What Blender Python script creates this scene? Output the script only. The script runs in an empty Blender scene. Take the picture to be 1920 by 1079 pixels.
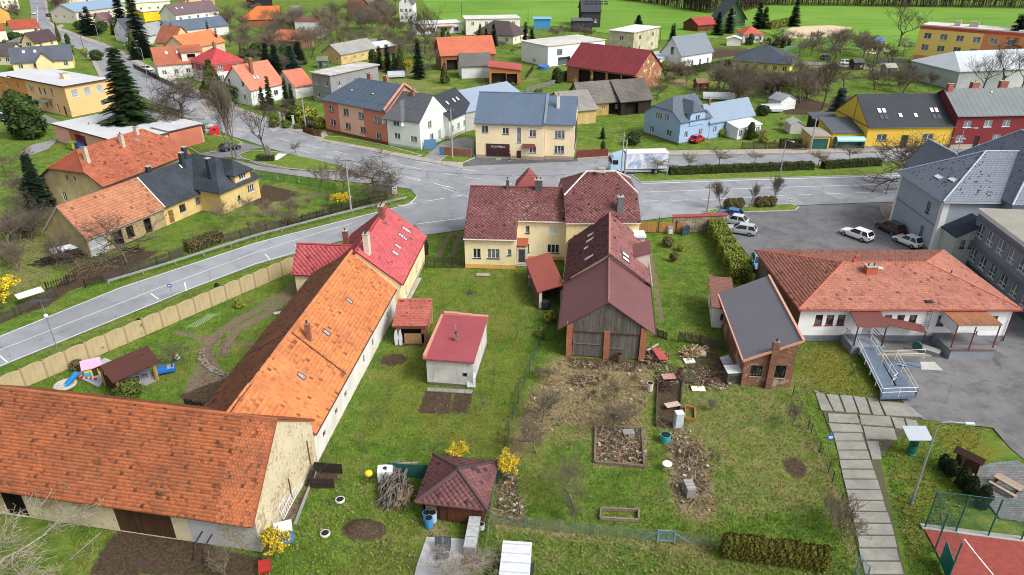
import bpy,math,random
import numpy as np
from mathutils import Matrix,Vector
random.seed(7); RNG = np.random.default_rng(7)
SC = bpy.context.scene; COL = SC.collection
R = math.radians

# ---------------------------------------------------------------- camera
cd = bpy.data.cameras.new('camera'); cam = bpy.data.objects.new('camera',cd); COL.objects.link(cam)
cd.sensor_width = 36.0; cd.lens = 1331.0 / 1920.0 * 36.0; cd.clip_start = 0.5; cd.clip_end = 4000
cam.location = (0,0,40.0); cam.rotation_euler = (R(90 - 27.1),0,0)
SC.camera = cam
# ---------------------------------------------------------------- sky, sun, exposure
SUN_EL,SUN_AZ = R(46),R(122)          # azimuth clockwise from +Y
w = bpy.data.worlds.new('World'); SC.world = w; w.use_nodes = True
nt = w.node_tree; nt.nodes.clear()
sky = nt.nodes.new('ShaderNodeTexSky'); sky.sky_type = 'NISHITA'; sky.sun_disc = False
sky.sun_elevation = SUN_EL; sky.sun_rotation = SUN_AZ; sky.air_density = 1.0; sky.dust_density = 6.0; sky.ozone_density = 0.6
hs = nt.nodes.new('ShaderNodeHueSaturation'); hs.inputs['Saturation'].default_value = 0.35
bg = nt.nodes.new('ShaderNodeBackground'); bg.inputs['Strength'].default_value = 0.15
ow = nt.nodes.new('ShaderNodeOutputWorld')
nt.links.new(sky.outputs[0],hs.inputs['Color']); nt.links.new(hs.outputs[0],bg.inputs['Color']); nt.links.new(bg.outputs[0],ow.inputs['Surface'])
sd = bpy.data.lights.new('sun','SUN'); sd.energy = 1.35; sd.angle = R(17); sd.color = (1.0,0.97,0.92)
sun = bpy.data.objects.new('sun',sd); COL.objects.link(sun)
sv = Vector((math.sin(SUN_AZ) * math.cos(SUN_EL),math.cos(SUN_AZ) * math.cos(SUN_EL),math.sin(SUN_EL)))
sun.rotation_euler = sv.to_track_quat('Z','Y').to_euler()
sun.location = (0,0,80)
SC.view_settings.view_transform = 'Standard'; SC.view_settings.look = 'None'; SC.view_settings.gamma = 1.0
SC.view_settings.exposure = 0.36; SC.view_settings.use_curve_mapping = False
SC.cycles.filter_width = 1.0; SC.cycles.max_bounces = 5; SC.cycles.diffuse_bounces = 2; SC.cycles.glossy_bounces = 2; SC.cycles.transmission_bounces = 3
SC.cycles.transparent_max_bounces = 6; SC.cycles.caustics_reflective = False; SC.cycles.caustics_refractive = False

# ---------------------------------------------------------------- materials
MATS = {}
def srgb(c,d=.08):
    m = .3 * c[0] + .55 * c[1] + .15 * c[2]; c = [x + (m - x) * d for x in c]     # weathered outdoor colours are a little greyer than the paint card
    return tuple(((x / 255) / 12.92 if x / 255 <= 0.04045 else ((x / 255 + 0.055) / 1.055) ** 2.4) for x in c)
class NT:
    def __init__(s,name,rough=0.85,spec=0.3,metal=0.0):
        s.m = bpy.data.materials.new(name); s.m.use_nodes = True; s.t = s.m.node_tree
        s.p = s.t.nodes['Principled BSDF']
        s.p.inputs['Roughness'].default_value = rough; s.p.inputs['Specular IOR Level'].default_value = spec; s.p.inputs['Metallic'].default_value = metal
    def n(s,typ,**kw):
        nd = s.t.nodes.new('ShaderNode' + typ)
        for k,v in kw.items():
            if k in nd.inputs: nd.inputs[k].default_value = v
            else: setattr(nd,k,v)
        return nd
    def l(s,a,b): s.t.links.new(a,b)
    def coord(s,kind='Object'):
        return s.n('TexCoord').outputs[kind]
    def noise(s,co,scale,detail=4.0,rough=0.6,dist=0.0):
        nd = s.n('TexNoise',Scale=scale,Detail=detail,Roughness=rough,Distortion=dist); s.l(co,nd.inputs['Vector']); return nd.outputs['Fac']
    def ramp(s,fac,stops):
        nd = s.n('ValToRGB'); el = nd.color_ramp.elements
        el[0].position,el[0].color = stops[0][0],(*stops[0][1],1)
        el[1].position,el[1].color = stops[-1][0],(*stops[-1][1],1)
        for p,c in stops[1:-1]:
            e = el.new(p); e.color = (*c,1)
        s.l(fac,nd.inputs['Fac']); return nd.outputs['Color']
    def val(s,fac,lo,hi,a=0.0,b=1.0):
        nd = s.n('MapRange'); nd.clamp = True
        for i,v in zip((1,2,3,4),(lo,hi,a,b)): nd.inputs[i].default_value = v
        s.l(fac,nd.inputs[0]); return nd.outputs[0]
    def mix(s,fac,a,b,mode='MIX'):
        nd = s.n('Mix',data_type='RGBA',blend_type=mode)
        for inp,x in ((0,fac),(6,a),(7,b)):
            if hasattr(x,'default_value'): s.l(x,nd.inputs[inp])
            elif isinstance(x,tuple): nd.inputs[inp].default_value = (*x,1)
            else: nd.inputs[inp].default_value = x
        return nd.outputs[2]
    def math(s,op,a,b=0.5,c=None):
        nd = s.n('Math',operation=op)
        for i,x in enumerate((a,b,c)):
            if x is None: continue
            if hasattr(x,'default_value'): s.l(x,nd.inputs[i])
            else: nd.inputs[i].default_value = x
        return nd.outputs[0]
    def attr(s,name,out='Fac'):
        return s.n('Attribute',attribute_name=name).outputs[out]
    def col(s,c): s.l(c,s.p.inputs['Base Color'])
    def bump(s,h,strength=0.4,dist=0.05):
        b = s.n('Bump',Strength=strength,Distance=dist); s.l(h,b.inputs['Height']); s.l(b.outputs[0],s.p.inputs['Normal'])
def cached(fn):
    def w(*a,**k):
        key = (fn.__name__,a,tuple(sorted(k.items())))
        if key not in MATS: MATS[key] = fn(*a,**k)
        return MATS[key]
    return w
def sc(c,f): return tuple(min(1,x * f) for x in c)
@cached
def plain(rgb,rough=0.6,metal=0.0,spec=0.4,var=0.12):
    c = srgb(rgb); t = NT('paint',rough,spec,metal); co = t.coord()
    f = t.noise(co,3.1,5); t.col(t.mix(t.val(f,.3,.7),sc(c,1 - var),sc(c,1 + var * .6))); return t.m
@cached
def plaster(rgb,dirt=0.35,crack=0.0,patch=None):
    c = srgb(rgb); t = NT('plaster',0.92,0.15); co = t.coord()
    big = t.noise(co,0.35,5,.65); fine = t.noise(co,9.0,4); streak = t.n('Mapping',Scale=(2.2,2.2,0.25)); t.l(co,streak.inputs['Vector'])
    st = t.noise(streak.outputs[0],1.3,5,.7)
    base = t.mix(t.val(big,.35,.7),sc(c,1.05),sc(c,1 - .5 * dirt))
    base = t.mix(t.math('MULTIPLY',t.val(st,.52,.75),dirt),base,tuple(x * y for x,y in zip(c,(.5,.47,.42))))
    if patch:
        pn = t.noise(co,0.9,6,.72,.6); base = t.mix(t.val(pn,.56,.60),base,srgb(patch))
        pz = t.noise(co,3.0,6,.7); base = t.mix(t.math('MULTIPLY',t.val(pz,.58,.62),.6),base,sc(srgb(patch),.8))
    t.col(base); t.bump(fine,.25,.02); return t.m
@cached
def tile(rgb,rgb2,lichen=None,amount=0.3,rough=0.9):
    """roof covering laid as geometry: colour differs from piece to piece"""
    a,b = srgb(rgb),srgb(rgb2); t = NT('roof_tile',rough,0.25); co = t.coord('Object')
    rnd = t.math('FRACT',t.math('ADD',t.attr('rnd'),t.n('ObjectInfo').outputs['Random']))
    geo = t.n('NewGeometry').outputs['Position']
    big = t.noise(geo,.45,4,.6); sm = t.noise(geo,7.0,4,.7)
    c = t.ramp(rnd,[(0,sc(a,.82)),(.25,a),(.75,sc(a,1.1)),(.9,tuple((x + y) / 2 for x,y in zip(a,b))),(.965,b),(1,sc(b,.4))])
    c = t.mix(t.math('MULTIPLY',t.val(big,.4,.68),.62),c,b)
    c = t.mix(t.math('MULTIPLY',t.val(sm,.5,.75),.45),c,sc(b,.6))
    if lichen:
        ln = t.noise(geo,3.3,6,.75); l2 = t.noise(geo,.3,3)
        c = t.mix(t.math('MULTIPLY',t.val(t.math('ADD',ln,t.math('MULTIPLY',l2,.35)),.74,.8),amount),c,srgb(lichen))
    t.col(c); t.bump(sm,.3,.02); return t.m
@cached
def roofing(rgb,kind='tile',w=.35,h=.4,var=.2,rgb2=None,rough=.8):
    """roof covering of roofs too far away to tell the pieces apart; u,v of the UV map are metres on the slope"""
    c = srgb(rgb); d = srgb(rgb2) if rgb2 else sc(c,.55); t = NT('roof_sheet',rough,.3); uv = t.coord('UV'); geo = t.n('NewGeometry').outputs['Position']
    big = t.noise(geo,.25,5,.65); sm = t.noise(geo,5.0,4,.7)
    base = t.mix(t.math('MULTIPLY',t.val(big,.35,.72),.75),sc(c,1 + var * .4),d if rgb2 else sc(c,1 - 1.8 * var))
    base = t.mix(t.math('MULTIPLY',t.val(sm,.45,.75),.4),base,d)
    if kind == 'tile' or kind == 'diamond':
        mp = t.n('Mapping'); t.l(uv,mp.inputs['Vector'])
        if kind == 'diamond': mp.inputs['Rotation'].default_value = (0,0,R(45))
        br = t.n('TexBrick',Scale=1.0); br.offset = .5 if kind == 'tile' else 0.0
        br.inputs['Brick Width'].default_value = w; br.inputs['Row Height'].default_value = h; br.inputs['Mortar Size'].default_value = .035; br.inputs['Mortar Smooth'].default_value = .6
        br.inputs['Color1'].default_value = (1,1,1,1); br.inputs['Color2'].default_value = (1 - var,1 - var,1 - var,1); br.inputs['Mortar'].default_value = (.45,.45,.45,1)
        t.l(mp.outputs[0],br.inputs['Vector']); base = t.mix(.8,base,br.outputs['Color'],'MULTIPLY'); t.bump(t.math('SUBTRACT',1.0,br.outputs['Fac']),.5,.04)
    elif kind == 'seam':
        wv = t.n('TexWave',Scale=1.0 / w * .314,wave_profile='SIN',bands_direction='X'); t.l(uv,wv.inputs['Vector'])
        f = t.val(wv.outputs['Fac'],.9,.98); base = t.mix(t.math('MULTIPLY',f,.5),base,sc(c,.55)); t.bump(f,.5,.05)
    else: t.bump(sm,.35,.03)
    t.col(base); return t.m
@cached
def wood(rgb,rgb2=None,rough=.85):
    c = srgb(rgb); d = srgb(rgb2) if rgb2 else sc(c,.5); t = NT('weathered_wood',rough,.2); co = t.coord()
    rnd = t.math('FRACT',t.math('ADD',t.attr('rnd'),t.n('ObjectInfo').outputs['Random']))
    mp = t.n('Mapping',Scale=(7,7,.7)); t.l(t.n('NewGeometry').outputs['Position'],mp.inputs['Vector']); g = t.noise(mp.outputs[0],1.5,5,.7)
    b = t.mix(t.val(g,.35,.7),c,d); t.col(t.mix(t.math('MULTIPLY',rnd,.55),b,d)); t.bump(g,.3,.02); return t.m
@cached
def metal(rgb,rough=.45,m=.6,rust=0.0):
    c = srgb(rgb); t = NT('metal',rough,.5,m); co = t.coord(); f = t.noise(co,2.0,5,.7)
    b = t.mix(t.val(f,.3,.75),sc(c,1.05),sc(c,.75))
    if rust: b = t.mix(t.math('MULTIPLY',t.val(t.noise(co,4.0,6,.75),.45,.65),rust),b,srgb((112,66,44)))
    t.col(b); return t.m
@cached
def glass(tint=(38,46,56),curtain=.35):
    t = NT('window_glass',.06,.6); co = t.n('NewGeometry').outputs['Position']
    r = t.n('ObjectInfo').outputs['Random']; f = t.noise(co,1.1,2)
    c = t.mix(t.math('MULTIPLY',t.val(t.math('ADD',f,t.math('MULTIPLY',r,.4)),.62,.8),curtain),srgb(tint),srgb((175,180,182)))
    t.col(c); return t.m
@cached
def brick(rgb=(176,96,64),rgb2=(120,66,48),mortar=(150,138,122),w=.3,h=.1,patch=None):
    t = NT('brickwork',.92,.15); co = t.coord(); geo = co
    sep = t.n('SeparateXYZ'); t.l(co,sep.inputs[0]); cb = t.n('CombineXYZ'); t.l(t.math('ADD',sep.outputs[0],sep.outputs[1]),cb.inputs[0]); t.l(sep.outputs[2],cb.inputs[1])
    br = t.n('TexBrick',Scale=1.0,Bias=0.0); br.inputs['Brick Width'].default_value = w; br.inputs['Row Height'].default_value = h; br.inputs['Mortar Size'].default_value = .012
    br.inputs['Color1'].default_value = (*srgb(rgb),1); br.inputs['Color2'].default_value = (*srgb(rgb2),1); br.inputs['Mortar'].default_value = (*srgb(mortar),1); t.l(cb.outputs[0],br.inputs['Vector'])
    b = t.mix(t.math('MULTIPLY',t.val(t.noise(geo,.8,5),.4,.75),.5),br.outputs['Color'],sc(srgb(rgb2),.7))
    if patch: b = t.mix(t.val(t.noise(geo,.55,6,.7,.4),.55,.6),b,srgb(patch))
    t.col(b); t.bump(br.outputs['Fac'],.4,.02); return t.m
@cached
def foliage(rgb,rgb2,rough=.75):
    t = NT('foliage',rough,.2); rnd = t.attr('rnd'); geo = t.n('NewGeometry').outputs['Position']; f = t.noise(geo,1.3,3)
    c = t.ramp(t.math('ADD',t.math('MULTIPLY',rnd,.7),t.math('MULTIPLY',f,.3)),[(.1,srgb(rgb2)),(.55,srgb(rgb)),(.95,sc(srgb(rgb),1.35))]); t.col(c)
    return t.m
@cached
def bark(rgb,rgb2):
    t = NT('bark',.95,.1); geo = t.n('NewGeometry').outputs['Position']; f = t.noise(geo,4.0,4)
    c = t.mix(t.val(f,.35,.68),srgb(rgb),srgb(rgb2)); t.col(c); return t.m
@cached
def asphalt(rgb=(138,140,144),stain=.4,crack=True):
    c = srgb(rgb); t = NT('asphalt',.8,.35); co = t.n('NewGeometry').outputs['Position']
    big = t.noise(co,.06,5,.6,.5); mid = t.noise(co,.45,5,.7); fine = t.noise(co,14.0,3,.7)
    b = t.mix(t.val(big,.35,.68),sc(c,1.12),sc(c,.84)); b = t.mix(t.math('MULTIPLY',t.val(mid,.44,.68),min(1,stain * 1.4)),b,sc(c,.58))
    b = t.mix(t.math('MULTIPLY',t.val(fine,.35,.7),.3),b,sc(c,.62))
    vc = t.n('TexVoronoi',Scale=.16); t.l(t.mix(.5,co,t.n('TexNoise',Scale=.2).outputs['Color'],'ADD'),vc.inputs['Vector']); pt = t.n('SeparateColor'); t.l(vc.outputs['Color'],pt.inputs[0]); b = t.mix(t.val(pt.outputs[0],.66,.68,0,.3),b,sc(c,.55)); b = t.mix(t.val(pt.outputs[1],.8,.82,0,.25),b,sc(c,1.3))
    if crack:
        v = t.n('TexVoronoi',feature='DISTANCE_TO_EDGE',Scale=.11); nz = t.n('TexNoise',Scale=.7,Detail=4); t.l(co,nz.inputs['Vector'])
        t.l(t.mix(.35,co,nz.outputs['Color'],'ADD') ,v.inputs['Vector'])
        cr = t.val(v.outputs['Distance'],.004,.012,1,0); b = t.mix(t.math('MULTIPLY',cr,t.val(mid,.45,.6,0,.6)),b,sc(c,.4))
    t.col(b); t.bump(fine,.2,.01); return t.m
@cached
def concrete(rgb=(168,168,162),moss=.3):
    c = srgb(rgb); t = NT('concrete',.9,.2); co = t.n('NewGeometry').outputs['Position']; a = t.noise(co,.7,6,.7); f = t.noise(co,6.0,5,.7)
    rnd = t.n('ObjectInfo').outputs['Random']
    b = t.mix(t.val(a,.35,.7),sc(c,1.1),sc(c,.7)); b = t.mix(t.math('MULTIPLY',t.val(f,.45,.7),.4),b,sc(c,.55)); b = t.mix(t.math('MULTIPLY',rnd,.3),b,sc(c,.7))
    if moss: b = t.mix(t.math('MULTIPLY',t.val(t.noise(co,1.6,6,.75),.56,.68),moss),b,srgb((92,98,58)))
    t.col(b); t.bump(f,.25,.02); return t.m

WHITE = (226,228,228)
# ---------------------------------------------------------------- mesh helpers
def link(name,data,parent=None,loc=None,rz=None,**props):
    o = bpy.data.objects.new(name,data); COL.objects.link(o)
    if parent is not None: o.parent = parent
    if loc is not None: o.location = loc
    if rz is not None: o.rotation_euler = (0,0,rz)
    for k,v in props.items():
        if v is not None: o[k] = v
    return o
def thing(name,label,cat,loc,rz=0.0,group=None):
    if len(loc) == 2: loc = (*loc,0.0)
    return link(name,None,None,loc,rz,label=label,category=cat,group=group)
class MB:
    def __init__(s): s.v = []; s.f = []; s.m = []; s.mats = []; s.uv = None; s.r = None
    def mi(s,mat):
        if mat not in s.mats: s.mats.append(mat)
        return s.mats.index(mat)
    def add(s,vs,fs,mat):
        b = len(s.v); i = s.mi(mat); s.v += [tuple(map(float,v)) for v in vs]; s.f += [tuple(b + k for k in f) for f in fs]; s.m += [i] * len(fs); return s
    def poly(s,pts,mat): return s.add(pts,[tuple(range(len(pts)))],mat)
    def prism(s,pts,mat,dn):
        """polygon pts (top) extruded by vector dn"""
        n = len(pts); dn = np.array(dn); lo = [np.array(p) + dn for p in pts]
        fs = [tuple(range(n)),tuple(reversed(range(n,2 * n)))] + [(i,i + n,(i + 1) % n + n,(i + 1) % n) for i in range(n)]
        return s.add(list(pts) + lo,fs,mat)
    def box(s,x0,y0,z0,x1,y1,z1,mat):
        return s.prism([(x0,y0,z1),(x1,y0,z1),(x1,y1,z1),(x0,y1,z1)],mat,(0,0,z0 - z1))
    def bar(s,p,q,wd,th,mat,up=(0,0,1)):
        p = np.array(p,float); q = np.array(q,float); d = q - p; L = np.linalg.norm(d); d /= L
        up = np.array(up,float)
        if abs(d @ up) > .95: up = np.array((1.,0,0))
        sx = np.cross(d,up); sx /= np.linalg.norm(sx); sy = np.cross(sx,d); a = sx * wd / 2; b = sy * th / 2
        c = [p - a - b,p + a - b,p + a + b,p - a + b]; e = [k + d * L for k in c]
        return s.add(c + e,[(0,3,2,1),(4,5,6,7),(0,1,5,4),(1,2,6,5),(2,3,7,6),(3,0,4,7)],mat)
    def tube(s,pts,rad,mat,n=6,cap=True):
        pts = [np.array(p,float) for p in pts]; k = len(pts); vs = []; fs = []
        if not hasattr(rad,'__len__'): rad = [rad] * k
        for i in range(k):
            d = pts[min(i + 1,k - 1)] - pts[max(i - 1,0)]; d /= (np.linalg.norm(d) + 1e-9)
            u = np.cross(d,(0,0,1.)) if abs(d[2]) < .95 else np.cross(d,(1.,0,0)); u /= np.linalg.norm(u); v = np.cross(d,u)
            vs += [pts[i] + rad[i] * (math.cos(2 * math.pi * j / n) * u + math.sin(2 * math.pi * j / n) * v) for j in range(n)]
        for i in range(k - 1):
            fs += [(i * n + j,i * n + (j + 1) % n,(i + 1) * n + (j + 1) % n,(i + 1) * n + j) for j in range(n)]
        if cap: fs += [tuple(range(n - 1,-1,-1)),tuple(range((k - 1) * n,k * n))]
        return s.add(vs,fs,mat)
    def lathe(s,prof,mat,n=12,c=(0,0)):
        vs = []; fs = []
        for r_,z in prof: vs += [(c[0] + r_ * math.cos(2 * math.pi * j / n),c[1] + r_ * math.sin(2 * math.pi * j / n),z) for j in range(n)]
        for i in range(len(prof) - 1): fs += [(i * n + j,i * n + (j + 1) % n,(i + 1) * n + (j + 1) % n,(i + 1) * n + j) for j in range(n)]
        fs += [tuple(range((len(prof) - 1) * n,len(prof) * n)),tuple(range(n - 1,-1,-1))]
        return s.add(vs,fs,mat)
    def mesh(s,name,smooth=False):
        me = bpy.data.meshes.new(name); me.from_pydata(s.v,[],s.f)
        for m in s.mats: me.materials.append(m)
        me.polygons.foreach_set('material_index',s.m)
        if smooth: me.polygons.foreach_set('use_smooth',[True] * len(s.f))
        if s.uv is not None:
            ul = me.uv_layers.new(name='UVMap'); ul.data.foreach_set('uv',np.array(s.uv,dtype=np.float32).ravel())
        me.update(); return me
    def obj(s,name,parent=None,loc=None,rz=None,smooth=False,**props):
        return link(name,s.mesh(name,smooth),parent,loc,rz,**props)
def np_mesh(name,verts,faces,mat,rnd=None,smooth=False):
    """big mesh from numpy arrays; faces (n,3) or (n,4)"""
    me = bpy.data.meshes.new(name); nv,(nf,k) = len(verts),faces.shape
    me.vertices.add(nv); me.vertices.foreach_set('co',np.ascontiguousarray(verts,dtype=np.float32).ravel())
    me.loops.add(nf * k); me.loops.foreach_set('vertex_index',np.ascontiguousarray(faces,dtype=np.int32).ravel())
    me.polygons.add(nf); me.polygons.foreach_set('loop_start',np.arange(0,nf * k,k,dtype=np.int32))
    me.polygons.foreach_set('loop_total',np.full(nf,k,dtype=np.int32))
    if rnd is not None:
        at = me.attributes.new('rnd','FLOAT','FACE'); at.data.foreach_set('value',np.ascontiguousarray(rnd,dtype=np.float32))
    me.materials.append(mat)
    if smooth: me.polygons.foreach_set('use_smooth',np.ones(nf,dtype=bool))
    me.update(calc_edges=True); return me
def text_mesh(body,size,mat):
    tc = bpy.data.curves.new('txt','FONT'); tc.body = body; tc.size = size; tc.extrude = .006; tc.align_x = 'CENTER'; tm = bpy.data.objects.new('txt',tc); COL.objects.link(tm); bpy.context.view_layer.update()
    me = bpy.data.meshes.new_from_object(tm); bpy.data.objects.remove(tm); me.materials.clear(); me.materials.append(mat); return me
def copy_tree(o,parent=None,**props):
    c = o.copy(); COL.objects.link(c); c.parent = parent
    for k,v in props.items(): c[k] = v
    for ch in list(o.children): copy_tree(ch,c)
    return c
def clip(poly,fn):
    """keep the part of a polygon (list of arrays) where fn >= 0 (fn linear)"""
    out = []; n = len(poly)
    for i in range(n):
        a,b = poly[i],poly[(i + 1) % n]; fa,fb = fn(a),fn(b)
        if fa >= -1e-9: out.append(a)
        if (fa > 1e-9 and fb < -1e-9) or (fa < -1e-9 and fb > 1e-9): out.append(a + (b - a) * (fa / (fa - fb)))
    return out

# ---------------------------------------------------------------- roof coverings laid piece by piece
def tile_template(w,h,th=.055,wave=.025):
    xs = [0,.28,.62,1.0]; zs = [wave,0,wave * .6,wave]
    v = []
    for y,lift in ((-.08 * h,th),(h * 1.06,.004)):
        for x,z in zip(xs,zs): v.append((x * w * .975,y,z + lift))
    for x,z in zip(xs,zs): v.append((x * w * .975,-.08 * h,0.0))
    f = [(0,1,5,4),(1,2,6,5),(2,3,7,6),(8,9,1,0),(9,10,2,1),(10,11,3,2),(0,4,8,8),(3,11,7,7)]
    return np.array(v),f
def diamond_template(d,th=.016):
    k = d / 2 * 1.03
    v = [(0,-k,th),(k,0,th * .55),(0,k,.003),(-k,0,th * .55),(0,-k,0),(k,0,0),(-k,0,0)]
    f = [(0,1,2,3),(4,5,1,0),(6,4,0,3),(1,5,2,2),(3,2,6,6)]
    return np.array(v),f
def clean(f): return tuple(dict.fromkeys(f))
def lay_tiles(root,roof,poly,mat,w=.3,h=.3,kind='tile',singles=0,missing=0.0,jit=.02,cam_first=True,toff=0.0):
    """cover the planar polygon (local points, root frame) with pieces; nearest ones single objects, rest joined"""
    P3 = [np.array(p,float) for p in poly]
    n = np.zeros(3)
    for i in range(len(P3)): n += np.cross(P3[i],P3[(i + 1) % len(P3)])
    n /= np.linalg.norm(n)
    if n[2] < 0: n = -n
    eu = np.cross((0,0,1.),n); eu = eu / np.linalg.norm(eu) if np.linalg.norm(eu) > 1e-6 else np.array((1.,0,0)); ev = np.cross(n,eu)
    o = P3[0]; q = np.array([((p - o) @ eu,(p - o) @ ev) for p in P3])
    tmin,tmax = q[:,1].min(),q[:,1].max()
    def span(t):
        xs = []
        for i in range(len(q)):
            a,b = q[i],q[(i + 1) % len(q)]
            if (a[1] - t) * (b[1] - t) < 0: xs.append(a[0] + (b[0] - a[0]) * (t - a[1]) / (b[1] - a[1]))
        return (min(xs),max(xs)) if len(xs) >= 2 else None
    items = []; rnd = random.Random(len(P3) * 31 + int(tmax * 100))
    if kind == 'tile':
        j = 0; t = tmin + toff
        while t < tmax - h * .3:
            sp = span(min(t + h * .5,tmax - 1e-3))
            if sp:
                x = q[:,0].min() - (w * .5 if j % 2 else 0); x += max(0,int((sp[0] - x) / w)) * w
                while x < sp[1] - .03:
                    x0,x1 = max(x,sp[0]),min(x + w,sp[1])
                    if x1 - x0 > .05 and rnd.random() > missing: items.append((x0,t,(x1 - x0) / w,rnd.gauss(0,jit),rnd.random() * .035))
                    x += w
            t += h; j += 1
        tv,tf = tile_template(w,h)
    else:
        d = w * 1.414; j = 0; t = tmin + d * .5
        while t < tmax - d * .1:
            sp = span(min(max(t,tmin + 1e-3),tmax - 1e-3))
            if sp:
                x = q[:,0].min() + (d * 1.0 if j % 2 else d * .5)
                while x < sp[1] - d * .42:
                    if x > sp[0] + d * .42 and rnd.random() > missing: items.append((x,t,1.0,rnd.gauss(0,jit),rnd.random() * .008))
                    x += d
            t += d * .5; j += 1
        tv,tf = diamond_template(d)
    if not items: return
    it = np.array(items)
    rot = Matrix(((eu[0],ev[0],n[0]),(eu[1],ev[1],n[1]),(eu[2],ev[2],n[2])))
    M = root.matrix_world_local
    pos = o + it[:,:1] * eu + it[:,1:2] * ev
    order = np.arange(len(it))
    if singles:
        wp = np.array([tuple(M @ Vector(p)) for p in pos]); dist = np.linalg.norm(wp - np.array((0,0,40.)),axis=1)
        az = np.abs(wp[:,0] / np.maximum(1,wp[:,1])); dist[az > .70] += 500
        order = np.argsort(dist); me = MB().add(tv,[clean(f) for f in tf],mat).mesh('tile')
        for i in order[:singles]:
            ob = link('tile',me,roof)
            mm = rot.to_4x4() @ Matrix.Rotation(it[i,3],4,'Z') @ Matrix.Diagonal((it[i,2],1,1,1)); mm.translation = Vector(pos[i] + n * it[i,4]); ob.matrix_local = mm
        order = order[singles:]
    k = len(tv); V = np.zeros((len(order),k,3))
    ca,sa = np.cos(it[order,3])[:,None],np.sin(it[order,3])[:,None]; lx = tv[None,:,0] * it[order,2][:,None]; ly = tv[None,:,1] + 0 * lx
    X = lx * ca - ly * sa; Y = lx * sa + ly * ca; Z = tv[None,:,2] + it[order,4][:,None]
    V = pos[order][:,None,:] + X[...,None] * eu + Y[...,None] * ev + Z[...,None] * n
    tf4 = np.array([f for f in tf]); tri = []
    for f in tf:
        g = clean(f); tri.append((g[0],g[1],g[2]));
        if len(g) == 4: tri.append((g[0],g[2],g[3]))
    tri = np.array(tri); Fc = (tri[None] + (np.arange(len(order)) * k)[:,None,None]).reshape(-1,3)
    rv = np.repeat(RNG.random(len(order)),len(tri))
    link('tile_cover',np_mesh('tile_cover',V.reshape(-1,3),Fc,mat,rv),roof,kind='stuff')

# ---------------------------------------------------------------- buildings
WIN = {}
def window(root,loc,rotz,w,h,n=2,frame=WHITE,transom=False,sill=(205,205,205),gl=(38,46,56),name='window',lean=None):
    key = (round(w,2),round(h,2),n,frame,transom,sill,gl)
    if key not in WIN:
        fm = plain(frame,.5); b = MB(); t = .07 if w > .55 else .05; d = .06
        b.box(0,0,0,t,d,h,fm); b.box(w - t,0,0,w,d,h,fm); b.box(t,0,0,w - t,d,t,fm); b.box(t,0,h - t,w - t,d,h,fm)
        for i in range(1,n): b.box(w * i / n - .045,-.008,t,w * i / n + .045,d,h - t,fm)
        if transom: b.box(t,-.004,h * .3 - .035,w - t,d,h * .3 + .035,fm)
        g = MB().box(t * .5,.03,t * .5,w - t * .5,.045,h - t * .5,glass(gl)).mesh('pane')
        s = MB().box(-.06,-.16,-.07,w + .06,.02,0,plain(sill,.6)).mesh('sill') if sill else None
        WIN[key] = (b.mesh('window'),g,s)
    f,g,s = WIN[key]; o = link(name,f,root,loc,rotz); link('pane',g,o)
    if s: link('sill',s,o)
    return o
def door(root,loc,rotz,w,h,rgb=(70,50,42),name='door'):
    b = MB(); m = plain(rgb,.55); b.box(0,0,0,w,.06,h,m)
    for k in range(2): b.box(.12,-.02,.15 + k * h * .5,w - .12,0,h * .5 - .1 + k * h * .48,plain(tuple(int(x * .85) for x in rgb),.55))
    o = b.obj(name,root,loc,rotz); hd = MB().bar((w - .12,-.06,1.05),(w - .12,-.06,1.2),.04,.05,metal((190,190,190))).obj('handle',o); return o
class House: pass
def planes_for(kind,L,W,zf,zr,zb=None,hipL=None,hipR=None,rf=.5):
    """roof planes (a,b,c): z = a + b*u + c*v"""
    zb = zf if zb is None else zb; P_ = []
    if kind == 'gx':
        y = W * rf; P_ = [(zf,0,(zr - zf) / y),(zb + (zr - zb) / (W - y) * W,0,-(zr - zb) / (W - y))]
        if hipL: P_.append((hipL[1],(zr - hipL[1]) / hipL[0],0))
        if hipR: s_ = (zr - hipR[1]) / hipR[0]; P_.append((hipR[1] + s_ * L,-s_,0))
    elif kind == 'gy':
        x = L * rf; P_ = [(zf,(zr - zf) / x,0),(zb + (zr - zb) / (L - x) * L,-(zr - zb) / (L - x),0)]
        if hipL: P_.append((hipL[1],0,(zr - hipL[1]) / hipL[0]))
        if hipR: s_ = (zr - hipR[1]) / hipR[0]; P_.append((hipR[1] + s_ * W,0,-s_))
    elif kind == 'flat': P_ = [(zf,0,0)]
    elif kind == 'shy': P_ = [(zf,0,(zr - zf) / W)]
    elif kind == 'shx': P_ = [(zf,(zr - zf) / L,0)]
    return P_
def frame2(A,B):
    A = np.array(A,float)[:2]; B = np.array(B,float)[:2]; d = B - A; return A,float(np.linalg.norm(d)),math.atan2(d[1],d[0])
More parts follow.
